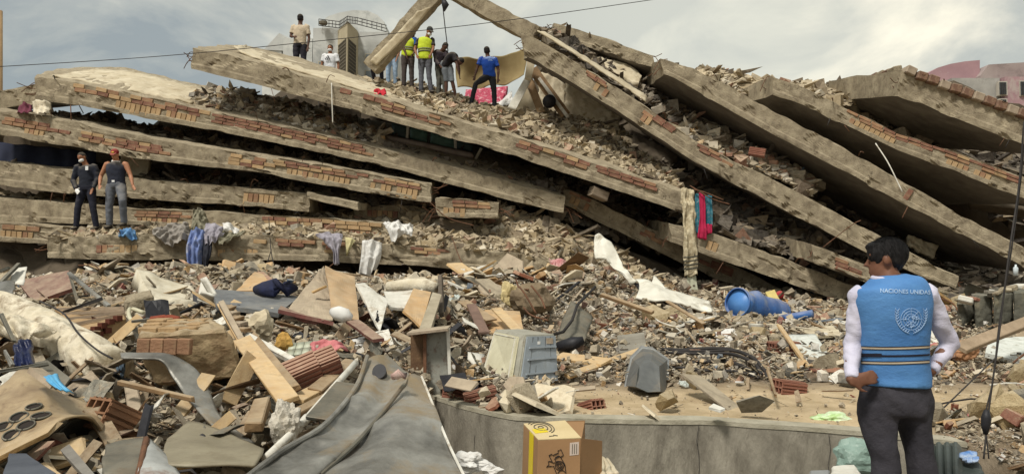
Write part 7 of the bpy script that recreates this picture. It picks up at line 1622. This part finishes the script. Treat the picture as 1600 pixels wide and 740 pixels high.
# 1 beige shirt man on top
J, S = stand(468, 126, 20.4, 1.86, dict(elL=(-.24, 1.16, -.02), wrL=(-.12, 1.12, -.14), elR=(.23, 1.13, .02), wrR=(.22, .88, -.04), head=(.0, 1.64, .02)))
person('man in a beige T-shirt with his back turned atop the longest slab', J, SKIN['dark'], cl('beige_tee', (204, 188, 164)), cl('charcoal_trousers', (48, 46, 54)), SHOE, ('short', BLK), fwd=(0, 1, 0), S=S)
J, S = stand(515, 162, 20.6, 1.68, dict(elL=(-.24, 1.15, 0), wrL=(-.3, .93, -.05)))
def p2x(root, hp, HM, J, b, torso, ax):
    mask_part(hp, HM, S, root); c = J['chest'] + Vector((.0, -.155, 0))
    for i, (hgt, x) in enumerate(((.045, -.05), (.085, .0), (.125, .05))):   # three slanting bars
        V, F = plankV(c + Vector((x - .055, 0, -.04 + i * .004)), c + Vector((x - .055 - hgt * .45 + .0, 0, -.04 + hgt)), .03, .012, (0, -1, 0)); V = [v + Vector((.03, 0, -.01)) for v in V]
        M = Matrix.Identity(3); mk('print_bar', V, F, BLACK, root)
person('young man in a white T-shirt with black bars printed on it and a mask', J, SKIN['brown'], cl('white_tee', (226, 228, 232), .9), cl('charcoal_trousers', (48, 46, 54)), SHOE, ('short', BLK), S=S, extra=p2x)
# 3 teal shirt bending
J, S = stand(612, 136, 20.8, 1.7, dict(head=(.06, 1.2, -.3), neck=(.05, 1.2, -.15), chest=(.02, 1.14, -.05), waist=(0, 1.02, .02), pelvis=(0, .92, .06), shL=(-.14, 1.19, -.1), shR=(.22, 1.17, -.14), elL=(-.2, .95, -.25), wrL=(-.14, .78, -.4), elR=(.24, .92, -.25), wrR=(.2, .75, -.35), hiL=(-.09, .88, .06), hiR=(.09, .88, .06)))
person('person in a teal top and pale jeans bending forward behind the leaning beam', J, SKIN['brown'], cl('teal_top', (34, 116, 128)), cl('pale_jeans', (150, 172, 196)), SHOE, ('short', BLK), fwd=(0, -.3, -1), look=(0, -.6, -.8), S=S)
J, S = stand(592, 134, 21.2, 1.6, dict(head=(0, 1.15, -.1), neck=(0, 1.02, 0), chest=(0, .9, 0), waist=(0, .75, 0), pelvis=(0, .62, 0), shL=(-.18, .98, 0), shR=(.18, .98, 0), elL=(-.22, .75, 0), wrL=(-.2, .55, -.1), elR=(.22, .75, 0), wrR=(.2, .55, -.1), hiL=(-.09, .55, 0), hiR=(.09, .55, 0), knL=(-.14, .42, -.35), knR=(.14, .42, -.35), anL=(-.11, .09, -.1), anR=(.11, .09, -.1)))
person('crouching person in blue and white, mostly hidden behind the foot of the leaning beam', J, SKIN['brown'], cl('blue_white_top', (80, 124, 190), stain=lin(226, 228, 230), sscale=6), cl('dark_trousers_m', (44, 44, 56)), SHOE, ('short', BLK), S=S)
HV = mat('hi_vis_yellow', lin(206, 222, 60), lin(176, 196, 40), scale=5, bump=.2, rough=.7)
RFL = mat('reflective_strip', lin(120, 122, 96), lin(92, 94, 72), bump=0)
def vestx(dark=False):
    def f(root, hp, HM, J, b, torso, ax):
        tp = [torso(.030)]
        v = remesh('safety_vest', tp, .016, HV, root, 2, wrinkle(7, .006))
        for t in (.28, .5):
            c = J['waist'].lerp(J['chest'], t * 1.3 - .35); n = (J['chest'] - J['waist']).normalized()
            V, F = tubeV([c - n * .02, c + n * .02], [(.19 * b, .143 * b)] * 2, 24, ref=ax); mk('reflective_band', V, F, RFL, root, True)
    return f
J, S = stand(637, 140, 20.0, 1.75, dict(head=(.14, 1.53, -.1), neck=(.06, 1.44, -.02), chest=(.02, 1.27, .0), waist=(0, 1.08, 0), shL=(-.14, 1.4, .02), shR=(.2, 1.38, -.06), elL=(-.1, 1.12, -.1), wrL=(-.02, .9, -.16), elR=(.24, 1.12, -.06), wrR=(.16, .92, -.16)))
person('man in a yellow safety vest over a blue shirt looking down', J, SKIN['dark'], cl('royal_blue_tee', (40, 92, 176)), cl('grey_brown_trousers', (76, 68, 66)), SHOE, ('short', BLK), fwd=(.8, -.5, 0), look=(.8, -.5, -.5), S=S, extra=vestx())
J, S = stand(664, 147, 19.8, 1.82, dict(head=(.12, 1.62, -.08), neck=(.06, 1.5, -.01), shL=(-.17, 1.42, .02), elL=(-.27, 1.18, -.02), wrL=(-.2, .98, -.12), elR=(.22, 1.18, -.06), wrR=(.16, .98, -.16), anL=(-.1, .09, 0), anR=(.16, .09, 0)))
def p5x(root, hp, HM, J, b, torso, ax): vestx()(root, hp, HM, J, b, torso, ax); mask_part(hp, HM, S, root)
person('man in a yellow safety vest over a black shirt with a dark cap and mask', J, SKIN['brown'], cl('black_tee', (44, 42, 46)), cl('grey_jeans', (98, 100, 108)), SHOE, ('cap', cl('dark_cap', (52, 56, 58))), fwd=(.4, -.8, 0), look=(.5, -.7, -.45), S=S, extra=p5x)
J, S = stand(691, 152, 19.9, 1.7, dict(head=(.08, 1.38, -.14), neck=(.0, 1.3, -.08), chest=(-.06, 1.18, 0), waist=(-.06, 1.02, .04), pelvis=(-.04, .9, .05), shL=(-.2, 1.28, -.02), shR=(.1, 1.24, -.08), elL=(-.18, 1.0, -.1), wrL=(-.06, .85, -.2), elR=(.16, 1.0, -.15), wrR=(.1, .82, -.22), hiL=(-.12, .86, .05), hiR=(.05, .86, .05), knL=(-.1, .48, 0), knR=(.06, .48, 0), anL=(-.1, .09, 0), anR=(.08, .09, 0)))
person('man in dark clothes stooping just right of the two in safety vests', J, SKIN['dark'], cl('charcoal_shirt', (58, 50, 58)), cl('dull_green_trousers', (92, 92, 84)), SHOE, ('short', BLK), fwd=(.3, -.6, -.5), look=(.4, -.7, -.6), S=S, sleeve='long')
J, S = stand(703, 156, 19.7, 1.75, dict(head=(.27, .99, -.16), neck=(.18, 1.08, -.12), chest=(.08, 1.14, -.06), waist=(-.04, 1.08, 0), pelvis=(-.1, .96, .04), shL=(.12, 1.15, -.2), shR=(.16, 1.12, .06), elL=(.2, .9, -.24), wrL=(.24, .7, -.28), elR=(.24, .86, .0), wrR=(.26, .66, -.06), hiL=(-.14, .9, .0), hiR=(-.02, .9, .04), knL=(-.1, .5, -.02), knR=(.06, .5, -.04), anL=(-.1, .09, .0), anR=(.16, .09, .0), tlen=(.05, 0, 0)))
person('man in a black shirt and grey shorts bent right over beside the tarpaulin', J, SKIN['dark'], cl('black_tee', (44, 42, 46)), cl('grey_denim_shorts', (112, 118, 124)), SHOE, ('short', BLK), fwd=(.4, -.2, -1), look=(.5, -.3, -.9), S=S)
# 8 blue T-shirt
J, S = stand(762, 174, 19.4, 1.76, dict(head=(-.02, 1.6, .02), neck=(0, 1.46, .01), chest=(.02, 1.28, 0), waist=(.03, 1.08, 0), pelvis=(.04, .95, .02), shL=(-.18, 1.4, 0), shR=(.2, 1.38, 0), elL=(-.28, 1.14, -.02), wrL=(-.33, .92, -.08), elR=(.28, 1.1, .02), wrR=(.27, .86, -.02), hiL=(-.05, .9, .0), hiR=(.12, .9, .02), knL=(-.32, .74, .06), anL=(-.44, .24, .1), knR=(.17, .52, .02), anR=(.18, .09, .02)))
p8 = person('man in a royal blue T-shirt with white back print, one foot raised on the rubble', J, SKIN['dark'], cl('bright_blue_tee', (34, 78, 172)), cl('black_tracksuit', (46, 48, 54)), SHOE, ('short', BLK), fwd=(0, 1, 0), S=S)
# 9-10 two men left
J, S = stand(134, 360, 16.0, 1.72, dict(head=(-.1, 1.60, -.04), neck=(-.04, 1.46, .0), shL=(-.22, 1.4, .0), elL=(-.29, 1.1, -.02), wrL=(-.14, .88, -.16), shR=(.16, 1.41, .01), elR=(.24, 1.14, .0), wrR=(.2, .9, -.12), knL=(-.16, .5, -.05), anL=(-.2, .09, -.02), knR=(.16, .5, -.02), anR=(.22, .09, .02)))
DUN = cl('dark_uniform', (36, 40, 52))
def p9x(root, hp, HM, J, b, torso, ax):
    mask_part(hp, HM, S, root)
    V, F = boxV(J['chest'] + Vector((.07, -.15, .06)), .06, .012, .085); mk('badge', V, F, MASK, root)
    V, F = ell(J['shL'] + Vector((-.055, -.045, -.08)), (.02, .03, .035), None, 8); mk('arm_patch', V, F, cl('grey_patch', (120, 126, 130)), root)
person('man in a dark uniform with a white face mask and white glove', J, SKIN['brown'], DUN, cl('dark_navy_trousers', (38, 40, 54)), SHOE, ('short', BLK), look=(-.25, -1, -.25), S=S, sleeve='long', extra=p9x, handd={'L': (.7, -.5, -.5)}, wr_amp=.007)
_pn = [o for o in COL.objects if o.name.startswith('person')][-1]
gpart = []; hand(gpart, J['wrL'] + Vector((.0, -.002, 0)), (.7, -.5, -.5), (0, -1, 0), 1.22, .35, -1); g_ = remesh('glove', gpart, .01, MASK, _pn, 1)
J, S = stand(180, 358, 15.8, 1.74, dict(head=(.0, 1.6, -.08), neck=(.0, 1.47, -.02), chest=(-.01, 1.28, .0), shL=(-.21, 1.4, .0), elL=(-.35, 1.14, .02), wrL=(-.27, .92, -.16), shR=(.2, 1.4, .0), elR=(.32, 1.16, -.03), wrR=(.43, .93, -.14), hiL=(-.1, .92, 0), knL=(-.12, .52, -.04), anL=(-.12, .09, .0), hiR=(.1, .92, 0), knR=(.25, .6, -.2), anR=(.22, .14, -.06)))
def p10x(root, hp, HM, J, b, torso, ax):
    remesh('tank_top', [torso(.014)], .014, cl('navy_tank', (44, 48, 62)), root, 3, wrinkle(7, .006))
    V, F = tubeV([J['neck'] + Vector((.085 * math.cos(a), .07 * math.sin(a) - .01, .02 - .035 * (a > 3.14))) for a in np.linspace(0, 6.28, 18)], .011, 6, cap=False); mk('lowered_mask', V, F, MASK, root, True)
    V, F = boxV(J['pelvis'] + Vector((0, -.13, .055)), .06, .02, .04); mk('buckle', V, F, MASK, root)
    V, F = ell(hp(.0, .075, .075), (.03, .02, .02), HM, 8); mk('cap_badge', V, F, cl('yellow_patch', (216, 180, 80)), root)
    for s, sg in (('L', -1), ('R', 1)):
        pass
person('man in a navy tank top, grey trousers and red cap standing on the lowest slab', J, SKIN['tan'], None, cl('grey_cargo', (104, 108, 116)), SHOE, ('cap', cl('red_cap', (140, 34, 38))), look=(.1, -1, -.45), S=S, build=1.12, extra=p10x, handd={'R': (.5, -.3, -.7), 'L': (.3, -.5, -.6)}, wr_amp=.008)
# crouching helper by the barrel
J, S = stand(1226, 505, 15.2, 1.7, dict(head=(-.14, .56, -.1), neck=(-.04, .46, 0), chest=(.02, .36, .02), waist=(.1, .24, .06), pelvis=(.16, .16, .1), shL=(-.1, .44, -.12), shR=(.1, .44, .12), elL=(-.2, .24, -.25), wrL=(-.26, .1, -.3), elR=(.2, .22, -.1), wrR=(.1, .08, -.25), hiL=(.1, .15, .0), hiR=(.24, .15, .1), knL=(-.08, .28, -.3), knR=(.2, .3, -.3), anL=(0, .05, -.1), anR=(.24, .05, -.1)))
person('crouching person with a red cap and ochre jacket in the shade behind the blue pipe', J, SKIN['dark'], cl('ochre_jacket', (176, 128, 52)), cl('dark_trousers_m', (44, 44, 56)), SHOE, ('cap', cl('red_cap2', (180, 44, 56))), fwd=(-1, -.3, -.3), S=S, sleeve='long')

# main figure: man in the blue vest, seen from behind
d0 = 3.47; o = P(1395, 955, d0); o.z = 0.0
def mj(px, py, dy=0.0): p = P(px, py, d0 + dy); return p
J = dict(head=mj(1384, 407, .02), neck=mj(1391, 440, .0), chest=mj(1396, 500, .01), waist=mj(1399, 566, .02), pelvis=mj(1398, 618, .03),
         shL=mj(1345, 459, .02), elL=mj(1332, 540, .05), wrL=mj(1330, 596, -.075), shR=mj(1447, 457, .01), elR=mj(1484, 537, .07), wrR=mj(1453, 582, .02),
         hiL=mj(1369, 636, .02), knL=mj(1385, 770, .0), anL=mj(1392, 900, .03), hiR=mj(1427, 636, .02), knR=mj(1434, 770, .02), anR=mj(1440, 900, .05))
VB = mat('vest_blue', lin(88, 138, 192), lin(66, 114, 172), scale=3, bump=.45, bscale=6, bdist=.02, stretch=(1, 1, 1.8), rough=.7)
LAV = mat('pale_lavender_shirt', lin(206, 204, 220), lin(182, 180, 200), scale=3, bump=.35, bscale=7, bdist=.03, stretch=(1, 1, 1.6), rough=.85)
PANT = mat('charcoal_denim', lin(62, 60, 66), lin(42, 41, 48), scale=6, bump=.8, bdist=.02, bscale=9, rough=.9)
def fine_wr(a, s, k):
    def f(p):
        q = nz3((p[0] * 1.0, p[1], p[2] * .55), s, k); q2 = nz3((p[0] + p[2] * .5, p[1], p[2]), s * 2.2, k + 2)
        return a * (1 - abs(q) * 3.2) * .55 + a * .5 * q2
    return f
mx_root = None
def p0x(root, hp, HM, J, b, torso, ax):
    global vest_o
    tp = [tubeV([Vector(p) for p in catmull([mj(1398, 601, .03), mj(1398, 584, .03), mj(1398, 560, .02), mj(1396, 510, .01), mj(1395, 470, .0), mj(1394, 447, .0), mj(1392, 436, .0), mj(1391, 430, 0)], 30)],
                 [(x, y) for x, y in catmull([(.160, .136), (.160, .134), (.152, .128), (.160, .132), (.174, .128), (.162, .116), (.110, .09), (.07, .07)], 30)], 36, ref=(1, 0, 0))]
    vest_o = remesh('vest', tp, .008, VB, root, 4, fine_wr(.006, 5, 2))
main = person('man seen from behind in a bright blue printed vest, hands on hips', J, skinm('deep_brown', (122, 84, 64), (100, 66, 50)), LAV, None, None, None, fwd=(0, 1, 0), look=(-.85, .5, .12), S=1.0, vox=.0085, sleeve='long', build=.93, extra=p0x, handd={'L': (.9, -.06, .22), 'R': (-.3, .8, -.1)}, palm={'L': (.25, 1, -.1)}, wr_amp=.008, headS=.84, shirt_w=.8, hand_s=.86, legs=False)
root, hp, HM, JJ, bo = main
# trousers of the main figure
tp = [tubeV([mj(1398, 592, .03), mj(1398, 610, .03), mj(1398, 634, .04), mj(1398, 652, .03)], [(.150, .118), (.158, .128), (.170, .140), (.168, .125)], 30)]
tp.append(tubeV([Vector(p) for p in catmull([mj(1373, 630, .03), mj(1374, 668, .02), mj(1381, 712, .0), mj(1385, 760, -.01), mj(1390, 840, .03), mj(1393, 905, .05)], 20)], [(.088, .108)] + [(max(.062, .090 - .0046 * i), max(.070, .103 - .0044 * i)) for i in range(19)], 24))
tp.append(tubeV([Vector(p) for p in catmull([mj(1424, 630, .03), mj(1431, 668, .02), mj(1439, 712, .01), mj(1442, 760, .01), mj(1439, 840, .05), mj(1442, 905, .07)], 20)], [(.086, .108)] + [(max(.058, .082 - .0042 * i), max(.068, .101 - .0044 * i)) for i in range(19)], 24))
tr = remesh('trousers', tp, .009, PANT, root, 2, fine_wr(.011, 8, 5))
for s in 'LR':
    an = JJ['an' + s]; V, F = tubeV([an + Vector((0, -.08, -.04)), an + Vector((0, 0, -.02)), an + Vector((0, .1, -.05)), an + Vector((0, .18, -.06))], [(.04, .05), (.05, .06), (.05, .04), (.02, .02)], 14); mk('shoe', V, F, SHOE, root, True)
# hair with cropped nape and layered tufts
hs = [ell(hp(0, -.012, .040), (.070, .088, .080), HM, 16), ell(hp(0, -.040, .004), (.060, .048, .058), HM, 14), ell(hp(0, .04, .082), (.05, .05, .026), HM, 10)]
hr = remesh('hair', hs, .006, mat('glossy_black_hair', lin(24, 21, 22), lin(12, 11, 12), scale=30, bump=.5, bscale=90, rough=.6, spec=.25, stretch=(1, 1, .35)), root, 2, lambda p: .005 * nz3((p[0] * 1.6, p[1], p[2] * .5), 48, 1) + .004 * nz3(p, 18, 2))
bmh = MB(); rr = random.Random(4)
for _ in range(2600):
    th, ph = rr.uniform(0, 6.283), rr.uniform(-.7, 1.45)
    dv = Vector((math.cos(th) * math.cos(ph), math.sin(th) * math.cos(ph), math.sin(ph)))
    if dv.y > .35 and dv.z < .45: continue
    b0 = Vector((dv.x * .084, dv.y * .103 - .014, dv.z * .094 + .044)) * .99; 
    if dv.z < -.35 : b0.z = max(b0.z, -.05)
    down = Vector((0, -.25, -1)) + Vector((dv.x, 0, 0)) * .3
    tdir = (down - dv * down.dot(dv)).normalized() * .028 + dv * .004 + Vector((rr.uniform(-.006, .006), 0, 0))
    a, bb = b0, b0 + tdir; sd = tdir.cross(dv).normalized() * .0016
    bmh.add([hp(*(a - sd)), hp(*(a + sd)), hp(*bb)], [(0, 1, 2)])
bmh.build('hair_strands', _mats['glossy_black_hair'], hr); tag([o for o in COL.objects if o.name.startswith('hair_strands')][-1], kind='stuff')
# shirt collar, vest armhole bindings, stripes
V, F = tubeV([JJ['neck'] + Vector((.076 * math.cos(a), .066 * math.sin(a) - .004, .016 + .006 * math.sin(a))) for a in np.linspace(0, 6.283, 30)], .012, 8, cap=False); mk('collar', V, F, LAV, root, True)
bm_v = bmesh.new(); bm_v.from_mesh(vest_o.data); bm_v.transform(Matrix.Translation(wloc(vest_o))); vbvh = BVHTree.FromBMesh(bm_v); bm_v.free()
camp = Vector((0, 0, CAMZ))
def onto(bvh, px, py, off=.0015):
    t = P(px, py, 3.0); dr = (t - camp).normalized(); h = bvh.ray_cast(camp, dr)
    return (h[0] + h[1] * off) if h[0] is not None else None
def band(name, pxs_, fy, w, m, off=.002, par=vest_o):
    a = []; b_ = []
    for x in pxs_:
        p = onto(vbvh, x, fy(x), off); q = onto(vbvh, x, fy(x) + w, off)
        if p is None or q is None: continue
        a.append(p); b_.append(q)
    n = len(a); back = Vector((0, .0015, 0)); V = a + b_ + [v + back for v in a] + [v + back for v in b_]
    F = []
    for i in range(n - 1): F += [(i, n + i, n + i + 1, i + 1), (i, i + 1, 2 * n + i + 1, 2 * n + i), (n + i, 3 * n + i, 3 * n + i + 1, n + i + 1)]
    return mk(name, V, F, m, par)
DK = mat('dark_braid', lin(34, 34, 48), bump=0); BG = mat('beige_braid', lin(196, 182, 160), bump=0)
xs_ = np.linspace(1346, 1452, 50)
for y0, kind in ((540, 2), (553, 1), (563, 2)):
    f = lambda x, y0=y0: y0 - (x - 1346) * .012 * (1 if y0 != 553 else .6) + 1.5 * math.sin((x - 1346) / 106 * 3.14)
    band('dark_band', xs_, f, 1.6 if kind == 2 else 3.0, DK)
    if kind == 2: band('reflective_band', xs_, lambda x: f(x) + 1.6, 2.6, BG, .0022); band('dark_band', xs_, lambda x: f(x) + 4.2, 1.3, DK)
band('strap', np.linspace(1347, 1378, 14), lambda x: 551.5, 5.5, DK, .004)
WPR = mat('white_print', lin(180, 204, 230), lin(140, 174, 214), scale=30, bump=0)
def text_on(txt, place, size, m, parent, th=.0008, name='lettering', space=1.0, font_bold=False):
    cu = bpy.data.curves.new('t', 'FONT'); cu.body = txt; cu.size = 1; cu.align_x = 'CENTER'; cu.align_y = 'CENTER'; cu.space_character = space; cu.resolution_u = 3; cu.offset = .012
    to = bpy.data.objects.new('t', cu); COL.objects.link(to)
    me = bpy.data.meshes.new_from_object(to.evaluated_get(bpy.context.evaluated_depsgraph_get()))
    bpy.data.objects.remove(to)
    bm = bmesh.new(); bm.from_mesh(me)
    bmesh.ops.triangulate(bm, faces=bm.faces)
    V = [place(v.co.x * size, v.co.y * size) for v in bm.verts]; F = [tuple(x.index for x in f.verts) for f in bm.faces]; bm.free()
    ok = [v is not None for v in V]; F = [f for f in F if all(ok[i] for i in f)]; V = [v if v is not None else Vector((0, 0, 0)) for v in V]
    used = sorted({i for f in F for i in f}); mp_ = {u: k for k, u in enumerate(used)}
    if not used: return None
    return mk(name, [V[i] for i in used], [tuple(mp_[i] for i in f) for f in F], m, parent)
text_on('NACIONES UNIDAS', lambda x, y: onto(vbvh, 1414 + x, 455.5 + x * .035 - y, .0032), 8.8, WPR, vest_o)
# world-map-in-wreath emblem
ex, ey = 1423, 501
def line_on(pts, w, name='emblem_line', off=.0035):
    P3 = [onto(vbvh, x, y, off) for x, y in pts]; P3 = [p for p in P3 if p is not None]
    if len(P3) < 2: return
    V, F = tubeV(P3, w, 4); mk(name, V, F, WPR, emb)
emb = empty('emblem', onto(vbvh, ex, ey)); emb.parent = vest_o; emb.location = onto(vbvh, ex, ey) - wloc(vest_o)
for r_ in (4, 8, 12, 16): line_on([(ex + r_ * math.cos(a), ey - 3 + r_ * 1.05 * math.sin(a)) for a in np.linspace(0, 6.283, 30)], .0009)
for k in range(8): a = k * math.pi / 4; line_on([(ex + r_ * math.cos(a), ey - 3 + r_ * 1.05 * math.sin(a)) for r_ in (3, 9, 16)], .0008)
rr = random.Random(8)
for k in range(9):   # land masses
    a = rr.uniform(0, 6.28); r_ = rr.uniform(3, 12); cx_, cy_ = ex + r_ * math.cos(a), ey - 3 + r_ * math.sin(a)
    line_on([(cx_ + rr.uniform(-3, 3), cy_ + rr.uniform(-3, 3)) for _ in range(6)], .0019, 'map_shape')
for sg in (-1, 1):
    st_ = [(ex + sg * (3 + 19.5 * math.sin(t)), ey + 19 - 20.5 * (1 - math.cos(t)) * 1.0 - t * 4) for t in np.linspace(0, 1.9, 12)]
    line_on(st_, .001, 'wreath_stem')
    for i in range(1, 12):
        x, y = st_[i]; line_on([(x, y), (x + sg * 2.4, y - 2.6), (x + sg * 2.6, y - 4.6)], .0013, 'wreath_leaf'); line_on([(x, y), (x - sg * 2.6, y - 2.2), (x - sg * 3.4, y - 4)], .0012, 'wreath_leaf')
# wording on the blue T-shirt man
r8, hp8, HM8, J8, _b = p8
sh8 = [c for c in r8.children if c.name.startswith('shirt')][0]
bm_v = bmesh.new(); bm_v.from_mesh(sh8.data); bm_v.transform(Matrix.Translation(wloc(sh8))); b8 = BVHTree.FromBMesh(bm_v); bm_v.free()
def onto8(x, y):
    t = P(x, y, 3.0); dr = (t - camp).normalized(); h = b8.ray_cast(camp, dr); return (h[0] + h[1] * .004) if h[0] is not None else None
text_on('DEFENSA', lambda x, y: onto8(765 + x, 90.5 - y), 4.2, WPR, sh8); text_on('CIVIL', lambda x, y: onto8(766 + x, 94.2 - y), 3.2, WPR, sh8)
